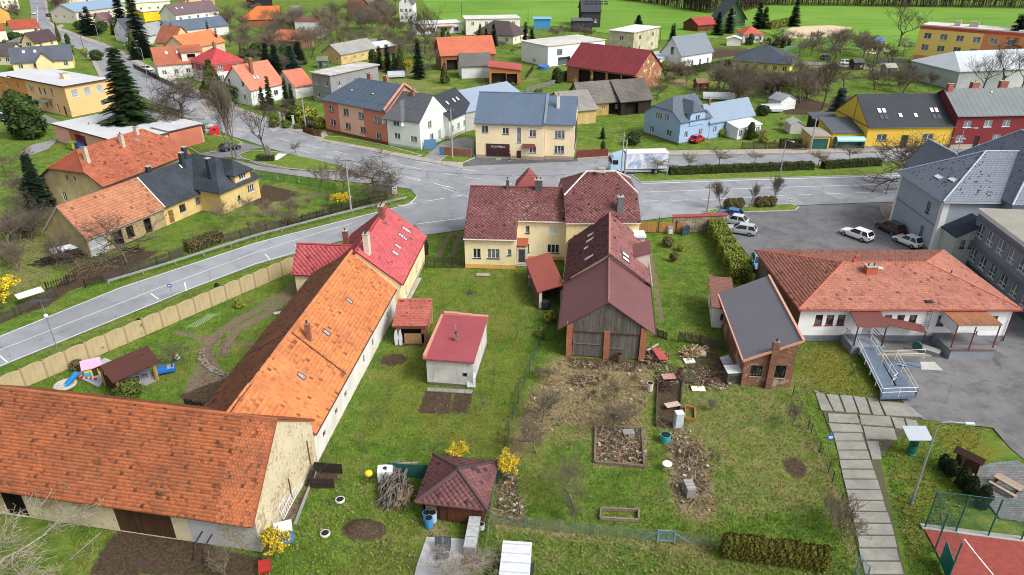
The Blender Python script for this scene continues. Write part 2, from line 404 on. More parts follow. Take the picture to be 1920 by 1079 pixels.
def volume(root,off,L,W,planes,wallmat,roofmat,ov=.35,ovg=None,thick=.16,openings=(),plinth=None,tiles=None,wallname='wall',roofname='roof',flat=False,z0=0.0,gutter=None,skip='',fmat=None,ridge=None,parts=None):
    """one block of a building in root's frame, its near left corner at off=(x,y)"""
    ox,oy = off; zat = lambda u,v: min(a + b * u + c * v for a,b,c in planes)
    H = House(); H.L,H.W,H.planes,H.off,H.root,H.zat = L,W,planes,off,root,zat
    H.walls = {'F': ((0,0),(1,0),L),'R': ((L,0),(0,1),W),'B': ((L,W),(-1,0),L),'L': ((0,W),(0,-1),W)}
    ops = {k: [] for k in 'FRBL'}
    for o in openings: ops[o[0]].append(o)
    mb = MB()
    for k,(o,d,ln) in H.walls.items():
        if k in skip: continue
        holes = []
        for op in ops[k]:
            _,s,z,w_,h_ = op[:5]; holes.append((s * ln - w_ / 2,z,s * ln + w_ / 2,z + h_))
        S = sorted({0.0,ln} | {max(0,min(ln,x)) for h_ in holes for x in (h_[0],h_[2])}); Z = sorted({z0,40.0} | {x for h_ in holes for x in (h_[1],h_[3])})
        tz = [(a + b * o[0] + c * o[1],b * d[0] + c * d[1]) for a,b,c in planes]
        n = np.array((d[1],-d[0],0.)); P3 = lambda s,z,dep=0.0: (ox + o[0] + d[0] * s - n[0] * dep,oy + o[1] + d[1] * s - n[1] * dep,z)
        for i in range(len(S) - 1):
            for j in range(len(Z) - 1):
                cs,cz = (S[i] + S[i + 1]) / 2,(Z[j] + Z[j + 1]) / 2
                if any(h_[0] < cs < h_[2] and h_[1] < cz < h_[3] for h_ in holes): continue
                pg = [np.array(x) for x in ((S[i],Z[j]),(S[i + 1],Z[j]),(S[i + 1],Z[j + 1]),(S[i],Z[j + 1]))]
                for a,b in tz: pg = clip(pg,lambda p: a + b * p[0] - p[1] - .01) if len(pg) > 2 else []
                if len(pg) > 2: mb.poly([P3(*p) for p in pg],wallmat)
        for h_ in holes:
            dp = .14; a,b,c,e = h_
            for (p,q) in (((a,b),(c,b)),((c,b),(c,e)),((c,e),(a,e)),((a,e),(a,b))): mb.poly([P3(*p),P3(*p,dp),P3(*q,dp),P3(*q)],wallmat)
    wo = mb.obj(wallname,root) if mb.v else None
    for k in 'FRBL':
        o,d,ln = H.walls[k]; ang = math.atan2(d[1],d[0]); n = (d[1],-d[0])
        for op in ops[k]:
            _,s,z,w_,h_,st = op[:6]; ex = op[6] if len(op) > 6 else {}
            s0 = s * ln - w_ / 2; loc = (ox + o[0] + d[0] * s0 - n[0] * .08,oy + o[1] + d[1] * s0 - n[1] * .08,z)
            if st == 'd': door(root,loc,ang,w_,h_,**ex)
            elif st == 'o': 
                im = plain(ex.get('rgb',(38,34,32)),.9); MB().box(-.1,.9,-.02,w_ + .1,.95,h_ + .05,im).box(-.06,.07,0,-.01,.9,h_,im).box(w_ + .01,.07,0,w_ + .06,.9,h_,im).box(-.05,.07,-.06,w_ + .05,.9,-.01,im).box(-.05,.07,h_ + .01,w_ + .05,.9,h_ + .05,im).obj(ex.get('name','opening'),root,loc,ang)
            else: window(root,loc,ang,w_,h_,int(st[0]),transom='t' in st,**ex)
    # roof
    ovg = ov if ovg is None else ovg
    oo = (ovg,ov) if (planes[0][2] or flat or len(planes) == 1) else (ov,ovg)
    rect = [np.array(p,float) for p in ((-oo[0],-oo[1]),(L + oo[0],-oo[1]),(L + oo[0],W + oo[1]),(-oo[0],W + oo[1]))]
    rb = MB(); uvs = []; H.polys = []
    for i,(a,b,c) in enumerate(planes):
        pg = rect
        for j,(a2,b2,c2) in enumerate(planes):
            if j != i and len(pg) > 2: pg = clip(pg,lambda p: (a2 - a) + (b2 - b) * p[0] + (c2 - c) * p[1])
        if len(pg) < 3: H.polys.append(None); continue
        top = [(ox + p[0],oy + p[1],a + b * p[0] + c * p[1] + thick) for p in pg]; H.polys.append(top)
        k0 = len(rb.f); rb.prism(top,roofmat,(0,0,-thick))
        n = np.array((-b,-c,1.)); n /= np.linalg.norm(n); eu = np.cross((0,0,1.),n); eu = eu / np.linalg.norm(eu) if np.linalg.norm(eu) > 1e-6 else np.array((1.,0,0)); ev = np.cross(n,eu)
        if fmat is not None:
            mi = rb.mi(fmat)
            for k in range(k0 + 1,len(rb.f)): rb.m[k] = mi
        for k in range(k0,len(rb.f)):
            uvs += [(float(np.array(rb.v[v]) @ eu),float(np.array(rb.v[v]) @ ev)) for v in rb.f[k]]
    rb.uv = uvs; H.roof = rb.obj(roofname,root)
    if tiles:
        for i,spec in tiles.items():
            if H.polys[i] is not None: lay_tiles(rootM(root),H.roof,H.polys[i],**spec)
    if ridge:  # ridge capping along every hip and ridge edge shared by two slopes
        rmb = MB(); seen = {}
        for pg in H.polys:
            if pg is None: continue
            for i in range(len(pg)):
                e = frozenset((tuple(np.round(pg[i],2)),tuple(np.round(pg[(i + 1) % len(pg)],2)))); seen[e] = seen.get(e,0) + 1
        for e,k in seen.items():
            if k > 1 and len(e) == 2:
                p,q = [np.array(x) for x in e]; m = max(1,int(np.linalg.norm(q - p) / .38))
                for i in range(m):
                    a_,b_ = p + (q - p) * i / m,p + (q - p) * (i + 1.04) / m; z = np.array((0,0,.03))
                    rmb.tube([a_ + z * (1.2),b_ + z * .6],[.13,.11],ridge,6)
        if rmb.v: rmb.obj('ridge_cap',H.roof)
    if plinth:
        ph,prgb = plinth; pm = plaster(prgb,.4); pb = MB(); e = .03
        dw = [(op[1] * H.walls[op[0]][2] - op[3] / 2,op[1] * H.walls[op[0]][2] + op[3] / 2,op[0]) for op in openings if op[2] < ph - .05]
        for k,(o,d,ln) in H.walls.items():
            if k in skip: continue
            n = (d[1],-d[0]); segs = [(-e,ln + e)]
            for a,b,kk in dw:
                if kk == k: segs = [x for s0,s1 in segs for x in ((s0,min(a,s1)),(max(b,s0),s1)) if x[1] - x[0] > .02]
            for s0,s1 in segs:
                p = [(ox + o[0] + d[0] * s + n[0] * f,oy + o[1] + d[1] * s + n[1] * f,ph) for s,f in ((s0,e),(s1,e),(s1,-.05),(s0,-.05))]; pb.prism(p,pm,(0,0,-ph))
        if pb.v: pb.obj('plinth',root)
    if gutter:
        gm = metal(gutter,.5,.3); gb = MB()
        for i,pg in enumerate(H.polys):
            if pg is None: continue
            zmin = min(p[2] for p in pg)
            lo = [p for p in pg if p[2] < zmin + .02]
            if len(lo) == 2:
                a_,b_ = np.array(lo[0]),np.array(lo[1]); cen = np.mean([p for p in pg],axis=0); out = ((a_ + b_) / 2 - cen) * (1,1,0); out /= np.linalg.norm(out) + 1e-9
                gb.tube([a_ + out * .06 - (0,0,thick * .7),b_ + out * .06 - (0,0,thick * .7)],.07,gm,6)
        if gb.v: gb.obj('gutter',H.roof)
    return H
class RM:
    def __init__(s,m): s.matrix_world_local = m
def rootM(root):
    return RM(Matrix.Translation(root.location) @ Matrix.Rotation(root.rotation_euler[2],4,'Z'))
def on_roof(H,i,u,v): a,b,c = H.planes[i]; return (H.off[0] + u,H.off[1] + v,a + b * u + c * v + .16)
def roof_basis(H,i):
    a,b,c = H.planes[i]; n = Vector((-b,-c,1.)).normalized(); eu = Vector((0,0,1)).cross(n); eu = eu.normalized() if eu.length > 1e-6 else Vector((1,0,0)); ev = n.cross(eu)
    return Matrix((eu,ev,n)).transposed()
SKY = {}
def skylight(H,i,u,v,w=.7,h=1.1,rgb=(70,74,80),gl=(205,212,220)):
    key = (w,h,rgb,gl)
    if key not in SKY:
        m = plain(rgb,.5); b = MB(); t = .07
        b.box(0,0,0,t,h,.09,m); b.box(w - t,0,0,w,h,.09,m); b.box(t,0,0,w - t,t,.09,m); b.box(t,h - t,0,w - t,h,.09,m)
        g = NT('skylight_glass',.12,.8); g.p.inputs['Base Color'].default_value = (*srgb(gl),1)
        SKY[key] = (b.mesh('skylight'),MB().box(t,t,.03,w - t,h - t,.06,g.m).mesh('pane'))
    f,g = SKY[key]; o = link('skylight',f,H.roof); mm = roof_basis(H,i).to_4x4(); mm.translation = Vector(on_roof(H,i,u,v)); o.matrix_local = mm; link('pane',g,o)
def chimney(H,u,v,w=.5,d=.5,top=9.0,mat=None,cap=True,pots=1,z0=None):
    m = mat or brick(); z0 = H.zat(u,v) - .5 if z0 is None else z0; x,y = H.off[0] + u,H.off[1] + v; b = MB().box(x - w / 2,y - d / 2,z0,x + w / 2,y + d / 2,top,m)
    if cap: b.box(x - w / 2 - .06,y - d / 2 - .06,top,x + w / 2 + .06,y + d / 2 + .06,top + .09,plaster((170,165,155)))
    for k in range(pots): 
        cx = x + (k - (pots - 1) / 2) * w * .55; b.tube([(cx,y,top + .05),(cx,y,top + .35)],.09,plain((60,58,58)),8)
    return b.obj('chimney',H.roof)
def house(name,label,A,B,W,kind,zf,zr,wall=(225,215,190),roof=None,cat='house',zb=None,hipL=None,hipR=None,rf=.5,group=None,dirt=.3,**kw):
    A,L,ang = frame2(A,B); root = thing(name,label,cat,A,ang,group)
    H = volume(root,(0,0),L,W,planes_for(kind,L,W,zf,zr,zb,hipL,hipR,rf),plaster(wall,dirt) if isinstance(wall,tuple) else wall,roof,flat=(kind == 'flat'),**kw)
    return H

# ================================================================= THE SETTING
def structure(name,mb,**k): return mb.obj(name,kind='structure',**k)
def pip(x,y,poly):
    """signed distance-like field: >0 inside polygon, metres"""
    P_ = np.array(poly); n = len(P_); ins = np.zeros(x.shape,bool); dist = np.full(x.shape,1e9)
    for i in range(n):
        (x0,y0),(x1,y1) = P_[i],P_[(i + 1) % n]
        c = ((y0 > y) != (y1 > y)) & (x < (x1 - x0) * (y - y0) / (y1 - y0 + 1e-12) + x0); ins ^= c
        dx,dy = x1 - x0,y1 - y0; t = np.clip(((x - x0) * dx + (y - y0) * dy) / (dx * dx + dy * dy + 1e-9),0,1)
        dist = np.minimum(dist,np.hypot(x - x0 - t * dx,y - y0 - t * dy))
    return np.where(ins,dist,-dist)
def pline(x,y,pts,wd):
    dist = np.full(x.shape,1e9)
    for (x0,y0),(x1,y1) in zip(pts[:-1],pts[1:]):
        dx,dy = x1 - x0,y1 - y0; t = np.clip(((x - x0) * dx + (y - y0) * dy) / (dx * dx + dy * dy + 1e-9),0,1); dist = np.minimum(dist,np.hypot(x - x0 - t * dx,y - y0 - t * dy))
    return wd / 2 - dist
def ell(c,rx,ry,n=14): return [(c[0] + rx * math.cos(2 * math.pi * i / n),c[1] + ry * math.sin(2 * math.pi * i / n)) for i in range(n)]
# zones of the ground: (channel, edge softness in metres, strength, polygon)
ZONES = [
 ('soil',.15,1,[(-8.34,56.52),(-5.66,56.52),(-5.97,52.74),(-8.69,52.9)]),('soil',.5,.75,[(-5.66,56.52),(-3.45,56.52),(-3.92,52.74),(-5.97,52.74)]),
 ('soil',.5,.9,ell((-12.23,61.9),1.5,1.2)),('soil',.5,.6,ell((-5.2,76.8),1.0,1.0)),('soil',.7,.5,ell((-6.57,73.02),.8,.8)),('soil',.3,.6,[(-12.93,65.48),(-9.16,65.16),(-9.06,64.18),(-12.77,64.4)]),
 ('soil',.6,1,[(-29.27,34.57),(-29.53,36.87),(-29.25,38.79),(-24.69,38.12),(-17.71,36.1),(-17.74,34.57)]),('soil',.5,.7,[(-24.3,34.57),(-24.34,36.39),(-17.95,35.44),(-17.88,34.08)]),
 ('soil',.4,.95,ell((-10.95,38.64),1.75,1.1)),('soil',.4,.55,ell((-8.7,37.37),.6,.4)),('soil',.4,.5,ell((-7.02,37.87),1.2,.4)),
 ('soil',.6,1,[(-56.5,71.36),(-56.6,77.4),(-57.4,84.2),(-54.2,86.2),(-52.2,89.4),(-48.5,89.4),(-50,82.3),(-54.3,77.4),(-54.55,73.28)]),('soil',.4,1,[(-43.2,117.6),(-35.8,113.5),(-36.8,108.8),(-41.1,110.3)]),
 ('soil',.8,.9,[(-43,116.2),(-38.5,110.3),(-38.8,107.1),(-41.8,107.1)]),('soil',.8,.8,[(67.1,185.2),(75.4,188.4),(79.9,178.5),(71.8,167.9),(64.3,167.9)]),('soil',.8,.8,[(83.8,188.4),(90,189.7),(82.9,176.2),(74.8,170.6)]),
 ('soil',.5,.9,[(22.48,46.47),(23.9,46.94),(24.64,46.27),(23.93,44.34),(22.91,44.15),(22.43,45.29)]),('soil',1,.7,[(66.5,263.5),(86.1,272.1),(85.5,257.6),(65.6,244.4)]),('soil',.8,.7,[(64.1,202.3),(72.7,206),(73,197.9),(63,193.8)]),
 ('soil',.8,.5,[(-63.2,89.4),(-59.2,93.1),(-50.4,84.2),(-56.4,81.1)]),('soil',.5,.7,[(-16.43,45.94),(-14.24,46.07),(-13.74,43.72),(-15.95,43.11),(-16.32,40.52),(-17.1,39.7)]),
 ('soil',.6,.8,[(5.44,62.51),(14.01,61.7),(12.28,59.36),(5.67,60.32)]),('soil',.6,.75,[(14.14,58.42),(17.19,59.36),(15.19,51.64),(12.79,50.88)]),('soil',.5,.7,[(7.44,50.43),(11.62,50.43),(11.1,45.94),(6.9,46.07)]),('soil',.5,.6,[(13.41,48.68),(16.48,47.97),(15.72,42.22),(13,42.22)]),
 ('soil',.6,.6,[(16.92,63.87),(21.57,64.4),(22.69,59.36),(21.65,56.61),(17.63,57.05)]),('soil',.6,.6,[(-9.97,44.34),(-7.33,44.03),(-7.2,41.07),(-9.92,41.36)]),('soil',.5,.8,[(-27.76,59.36),(-25.94,60.32),(-25.26,56.61),(-26.91,54.04),(-30.4,54.04),(-32.11,55.73)]),
 ('dry',1.2,1,[(4.99,62.51),(13.95,61.3),(14.6,58.88),(11.69,50.88),(10.53,47.97),(4.77,50.88),(2.31,48.68),(0,45.29),(-1.01,39.7),(1,39.16),(14.12,37.37),(13.88,36.39),(-1.58,38.64),(-0.89,45.94),(1.26,54.88),(4.15,62.31)]),
 ('dry',.8,.95,[(13.74,50.88),(15.51,50.88),(16.77,47.28),(16.39,44.03),(15.84,40.24),(14.36,39.16),(12.38,40.24),(12.51,44.03)]),('dry',.8,.8,[(6.99,51.64),(12.54,51.64),(11.52,45.29),(6.39,45.42)]),('dry',1.5,.6,[(1.27,55.73),(13.51,60.32),(11.1,48.68),(1.13,47.28)]),
 ('dry',1.2,.5,[(14.59,60.32),(27.12,57.5),(27.68,50.88),(24.47,40.52),(15.09,38.9),(15.41,47.28),(12.88,50.88)]),('dry',.5,.8,ell((-9.51,41.36),1.6,.9)),('dry',.5,.8,[(-6.64,39.7),(-4.61,39.43),(-4.76,37.87),(-6.53,37.97)]),('dry',.4,.7,ell((-17.82,65.48),.7,.7)),
 ('dry',2,.55,[(-2.16,38.38),(22.72,36.15),(23.56,34.57),(-2.21,34.57)]),('dry',1,.5,[(22.96,59.36),(30.26,60.32),(29.56,55.73),(21.93,54.04)]),('dry',1,.8,[(26.5,55.73),(27.52,55.73),(25.93,41.07),(25.03,34.57),(23.56,34.57),(25.02,44.03)]),('dry',1.5,.55,[(-75.5,97.1),(-69.7,103.6),(-58.6,87.6),(-58.9,75.3),(-61.5,75.3)]),
 ('dry',1.5,.5,[(-57,209.9),(-35.7,246.5),(-18.7,195.1),(-28.9,176.2),(-47.4,176.2)]),('dry',2.5,.4,[(2.6,173.4),(17.1,176.2),(14.1,135.2),(13,135.2)]),('dry',1.5,.35,[(-45.7,122),(-22.8,110.8),(-31.4,97.1),(-42.5,93.1)]),
 ('moss',2,1,[(30.65,64.4),(35.76,64.4),(34.46,55.3),(29.22,56.17),(28.3,59.36)]),('moss',1.5,1,[(37.22,50.88),(41.99,50.88),(41.69,47.28),(40.42,45.94),(36.25,47.28)]),('moss',2,.7,[(31.77,49.39),(36.27,50.88),(35.89,40.52),(30.71,39.16),(29.45,34.57),(26.87,34.57)]),('moss',2,.6,[(-12.4,82.6),(3.4,82.6),(1.81,47.28),(-2.72,47.28),(-15.41,47.28)]),
 ('moss',1,.7,[(-51.87,60.32),(-28.2,85.1),(-27.9,89.4),(-51.25,59.36)]),('moss',1,.6,[(-50.5,78.8),(-36.5,93.1),(-17.3,108.8),(-15.7,110.3),(-35.9,91.2),(-49.5,77)]),
 ('soil',.8,.38,[(-33.06,65.48),(-31.48,68.32),(-29.52,64.4),(-28.91,60.32),(-26.16,59.36),(-26.35,55.3),(-29.9,55.3),(-32.03,59.36)]),('gravel',.6,.9,[(-31.32,54.46),(-32,57.96),(-31.99,61.3),(-32.07,64.4),(-28.83,59.36),(-27.5,59.36),(-28.06,54.46)]),('gravel',.5,.8,[(-17.29,41.07),(-16.77,42.22),(-16.27,45.29),(-15.83,45.29),(-15.99,41.64),(-16.55,39.16),(-17.35,35.91),(-17.87,36.39)]),
]
_zr = random.Random(12)
for _ in range(46):
    _c = (_zr.uniform(-60,130),_zr.uniform(150,235)); ZONES.append((_zr.choice(('soil','dry','dry','moss','gravel')),1.0,_zr.uniform(.5,.9),[(_c[0],_c[1]),(_c[0] + _zr.uniform(3,9),_c[1] + _zr.uniform(-1,1)),(_c[0] + _zr.uniform(3,8),_c[1] + _zr.uniform(3,9)),(_c[0] + _zr.uniform(-1,1),_c[1] + _zr.uniform(3,8))]))
LINES = [('gravel',.35,1,1.25,[(-25.7,82.3),(-27.5,77.4),(-29.24,73.54),(-31.34,69.63),(-32.53,66.37),(-32.43,63.87),(-31.56,61.3)]),('gravel',.35,1,1.2,[(-24.6,80.2),(-26.7,75.6),(-28.33,71.61),(-30.46,67.97),(-30.76,65.48),(-30.27,63.34)]),('gravel',.3,.7,1.0,[(-37.07,67.51),(-34.27,66.37),(-31.29,65.37),(-27.42,64.94)]),
 ('gravel',.3,.8,.8,[(-8.9,95.6),(-9.6,92.1),(-9.9,87.1)]),('gravel',.3,.8,.8,[(-7.4,95.6),(-7.8,92.1),(-8.3,87.1)]),('gravel',.4,.9,1.6,[(-39.8,103.6),(-36.3,108.8),(-32.1,112.9)]),('soil',.5,.55,.5,[(-27.6,89.4),(-33.6,84.2),(-40.3,75.3),(-47.11,64.4),(-49.02,57.5)]),('gravel',.4,.7,.9,[(19.2,92.1),(18.2,81.1),(16.96,70.12)]),('soil',.4,.6,.6,[(4.18,68.91),(0,55.73),(-0.96,44.65)])]
gx = np.concatenate([np.linspace(-700,-130,40)[:-1],np.linspace(-130,-60,100)[:-1],np.arange(-60,72,.3),np.linspace(72,130,90)[1:],np.linspace(130,700,40)[1:]])
gy = np.concatenate([np.linspace(-60,26,16)[:-1],np.arange(26,92,.3),np.arange(92,150,.7),np.linspace(150,260,60),np.linspace(260,1500,40)[1:]])
GX,GY = np.meshgrid(gx,gy); nx,ny = len(gx),len(gy)
CH = {k: np.zeros(GX.shape) for k in ('soil','dry','moss','gravel')}
for ch,so,st,pg in ZONES:
    a = np.array(pg); m = (GX > a[:,0].min() - so) & (GX < a[:,0].max() + so) & (GY > a[:,1].min() - so) & (GY < a[:,1].max() + so)
    if m.any(): CH[ch][m] = np.maximum(CH[ch][m],np.clip(pip(GX[m],GY[m],pg) / (2 * so) + .5,0,1) * st)
for ch,so,st,wd,pts in LINES:
    a = np.array(pts); m = (GX > a[:,0].min() - 2) & (GX < a[:,0].max() + 2) & (GY > a[:,1].min() - 2) & (GY < a[:,1].max() + 2)
    CH[ch][m] = np.maximum(CH[ch][m],np.clip(pline(GX[m],GY[m],pts,wd) / (2 * so) + .5,0,1) * st)
GZ = .05 * np.sin(GX * .9 + 1.3) * np.sin(GY * .7) * (GY < 95) - .06
mx,my = (-11.26,38.79); GZ += .75 * np.exp(-(((GX - mx) / 1.1) ** 2 + ((GY - my) / .8) ** 2))
def grass_ground():
    t = NT('meadow',.95,.1); co = t.n('NewGeometry').outputs['Position']
    n1 = t.noise(co,.12,5,.6); n2 = t.noise(co,.9,5,.7); n3 = t.noise(co,7.0,4,.75); n4 = t.noise(co,.035,3)
    c = t.ramp(n2,[(.28,srgb((70,92,30))),(.5,srgb((108,134,46))),(.72,srgb((142,152,72)))])
    c = t.mix(t.val(n1,.36,.62),c,t.ramp(n2,[(.3,srgb((62,94,28))),(.7,srgb((112,156,44)))]))
    c = t.mix(t.math('MULTIPLY',t.val(n3,.42,.7),.6),c,srgb((52,64,28)))
    mm = t.noise(co,.3,5,.65,.5); c = t.mix(t.math('MULTIPLY',t.val(mm,.5,.66),.5),c,srgb((128,122,72))); c = t.mix(t.math('MULTIPLY',t.val(mm,.5,.36),.4),c,srgb((60,84,34)))
    sp = t.noise(co,2.1,6,.78); c = t.mix(t.math('MULTIPLY',t.val(sp,.60,.67),.55),c,srgb((134,124,84)))
    def lay(c,ch,stops,lo=.38,hi=.62,w=.35,sc_=2.2):
        a = t.attr(ch); nn = t.noise(co,sc_,6,.75); f = t.val(t.math('ADD',a,t.math('MULTIPLY',t.math('SUBTRACT',nn,.5),w * 2)),lo,hi); f = t.math('MULTIPLY',f,t.val(a,.02,.12))
        return t.mix(f,c,t.ramp(t.noise(co,5.0,6,.75),stops))
    c = lay(c,'moss',[(.3,srgb((78,78,26))),(.55,srgb((122,122,44))),(.75,srgb((150,144,70)))],.45,.9,.8,.7)
    c = lay(c,'dry',[(.25,srgb((92,76,52))),(.5,srgb((146,126,90))),(.75,srgb((196,178,138)))],.35,.85,.7,.8)
    c = lay(c,'gravel',[(.3,srgb((88,76,60))),(.55,srgb((126,112,92))),(.8,srgb((158,146,126)))],.38,.62,.5)
    c = lay(c,'soil',[(.3,srgb((52,42,34))),(.55,srgb((84,70,56))),(.8,srgb((120,104,84)))],.35,.62,.62)
    t.col(c); t.bump(t.math('ADD',n3,t.math('MULTIPLY',n2,.8)),.9,.12); return t.m
vv = np.stack([GX,GY,GZ],-1).reshape(-1,3); idx = np.arange(nx * ny).reshape(ny,nx)
ff = np.stack([idx[:-1,:-1],idx[:-1,1:],idx[1:,1:],idx[1:,:-1]],-1).reshape(-1,4)
gme = np_mesh('ground',vv,ff,grass_ground(),smooth=True)
for k,a in CH.items(): gme.attributes.new(k,'FLOAT','POINT').data.foreach_set('value',a.astype(np.float32).ravel())
link('ground',gme,kind='structure')
def chan(ch,x,y):
    i = np.clip(np.searchsorted(gy,y),0,ny - 1); j = np.clip(np.searchsorted(gx,x),0,nx - 1); return CH[ch][i,j]
def sheet(name,poly,z,mat,kind='structure',parent=None,thick=0.0,**k):
    b = MB(); p3 = [(x,y,z) for x,y in poly]
    if thick: b.prism(p3,mat,(0,0,-thick))
    else: b.poly(p3,mat)
    return b.obj(name,parent,kind=kind if parent is None else None,**k)
AREAS = []   # hard surfaces where no grass grows
def hard(name,poly,z,mat,thick=0.0,**k): AREAS.append(poly); return sheet(name,poly,z,mat,thick=thick,**k)
ASPH = asphalt()
road_lower = hard('road',[(-51.93,60.41),(-39.3,78),(-33.8,84.7),(-27.7,89.9),(-22.9,93.7),(-14.5,98.7),(-13.4,104.7),(-17.1,107.3),(-24.8,101.3),(-36.2,92.1),(-48.5,78.2),(-55.9,66.6),(-61.57,58.88),(-56.86,52.82)],.03,asphalt((146,150,156),.3))
road_main = hard('road',[(-29.8,125.7),(-36.4,130.6),(-43.2,135.2),(-49.4,140),(-54.7,144.8),(-58.5,147.7),(-66.5,155.6),(-77.5,166.4),(-90,180.3),(-104.5,196.5),(-118.4,211.5),(-138.6,244.4),(-150,259.9),(-162.7,273.4),(-176.3,288.3),(-207.2,328.3),(-221,345.4),(-243,382.8),(-287.2,454),(-401.5,640.7),(-389.2,640.7),(-278.6,454),(-235.7,382.8),(-213.2,345.4),(-194.2,319.5),(-184.3,309.5),(-166.8,289.7),(-151.3,273.4),(-135,254.2),(-118.1,232.5),(-93.9,202.3),(-71,176.2),(-59.3,164.3),(-50.6,155.6),(-40.1,146),(-28.8,139.3),(-17.3,132),(-9.1,127.6),(-8.1,131.3),(12.2,131.7),(18.4,132.7),(30,134.1),(56.2,135.2),(84.7,137.8),(123.8,142),(101.7,112.9),(64,108.8),(44.3,106.9),(30.8,103.8),(19.8,100.4),(8.3,98.9),(-7.2,96.7),(-12.6,94.8),(-14.5,98.3),(-13.4,104.7),(-17.1,107.3),(-15.6,110.8),(-17.2,114.8),(-24,117.6),(-28.8,120.5)],.034,asphalt((144,148,154),.42))
lane = hard('lane',[(-29.8,125.7),(-30.5,124.4),(-34.8,124.1),(-41.1,125.7),(-46.7,128),(-51.4,131.7),(-54.9,133.1),(-57.9,132.7),(-58.7,131),(-60.6,135.2),(-58.8,136.6),(-56,140.4),(-55.4,143.5),(-49.3,139.6),(-52.2,138.9),(-53.1,134.5),(-49.6,131),(-43.6,127.6),(-34.3,122),(-28.1,119.6),(-22,116.7),(-24.8,122)],.038,asphalt((136,136,138),.5))
hard('lane',[(-46.6,127.6),(-55.3,132.7),(-59.9,135.2),(-61.8,131),(-53.7,128.3),(-47.9,125.7),(-40.2,122.6),(-33.9,120.2),(-24.9,117.6),(-24.5,120.5),(-34.6,123.2)],.042,asphalt((140,140,142),.5))
car_park = hard('car_park',[(30.7,103.6),(44.2,106.6),(63.9,108.6),(54.7,89.4),(51.8,84.2),(33.3,81.1),(32.3,83.4),(32,89.4),(31.1,100.2)],.038,asphalt((112,113,116),.8))
yard = hard('yard',[(59.25,73.28),(60.59,70.12),(44.43,44.03),(42.98,46.47),(42.71,47.83),(42.91,50.65),(37.22,51.8),(36.71,54.71),(35.1,55.05),(35.93,57.96),(36.64,61.3),(37.01,64.4),(37.37,65.48),(52.31,65.48)],.036,asphalt((112,112,113),.75))
hard('yard',[(-122.7,170.6),(-106.5,148.9),(-104,159.3),(-96.6,151.1),(-96.1,144.8),(-97.8,142),(-96.9,137),(-93.3,134.5),(-92.7,138.9),(-94.6,146),(-92.7,148.5),(-96.6,155.6),(-116.7,173.4),(-122.3,176.2)],.036,asphalt((140,141,143),.3))
hard('driveway',[(-17.3,131.7),(-14.5,143.5),(-10.1,147.7),(-8,146),(-7.5,135.2),(-11.6,137.8),(-13.2,131),(-14.8,131.7)],.046,asphalt((142,142,144),.3))
hard('forecourt',[(-8.1,131.7),(-6.9,134.5),(6.1,131.7),(12.3,132.7),(12.6,130.6),(-9.1,127.6)],.05,asphalt((96,97,99),.7))
for nm,pg in (('driveway',[(-81.3,182.1),(-79.6,184.6),(-73.9,176.2),(-75.8,173.4)]),('driveway',[(-73.5,164.3),(-75.6,171.7),(-71.9,178.5),(-68.3,172.8)]),('driveway',[(-55.3,157.4),(-51.7,161.3),(-48.8,157.4),(-51.7,152)]),('driveway',[(-41.4,146),(-40.8,152.9),(-38.9,148.5),(-39.2,144.4)]),('driveway',[(-199.6,326.5),(-202.4,337.6),(-197.5,332),(-193.7,319.5)])): hard(nm,pg,.05,concrete((168,164,160),.1))
# pavements with kerbs
PAV = concrete((172,164,158),.12)
for pg in ([(-9,125.7),(-14,129),(-17.2,130.6),(-28.6,137.8),(-39.8,144.8),(-40,146.4),(-29,140),(-17.5,133.1),(-13.6,130.6),(-9.2,129.6)],[(-40.6,146),(-50.6,155.6),(-59.3,164.3),(-71,176.2),(-93.9,202.3),(-118.1,232.5),(-135,254.2),(-151.3,273.4),(-166.8,289.7),(-184.3,309.5),(-187.3,316.1),(-169.9,297),(-153.5,280),(-137.5,261.1),(-119.8,238.3),(-95.2,207.6),(-71.6,179.7),(-59.8,167.4),(-51.1,158.9),(-40.7,148.5)],[(12.5,131.7),(12.7,134.1),(18.8,135.9),(30.6,137.4),(57.6,138.9),(86.7,141.6),(112.4,144.4),(110.5,141.6),(84.9,138.1),(56.4,135.7),(30.1,134.6),(18.5,133.4)],[(-278.6,454),(-235.7,382.8),(-213.2,345.4),(-194.2,319.5),(-184.3,309.5),(-187.3,316.1),(-197.7,326.5),(-214.3,349.5),(-235.8,385.2),(-276.7,454)],[(-118.4,211.5),(-138.6,244.4),(-150,259.9),(-149.5,257.6),(-138.7,242.4),(-119.8,211.5)]):
    AREAS.append(pg); sheet('pavement',pg,.13,PAV,thick=.2)
apron = hard('pavement',[(58.4,106.4),(62.9,108.3),(59.5,100.2),(57.5,98.1),(56.6,99.6),(57.2,103.1)],.1,concrete((150,132,122),.1),thick=.12)
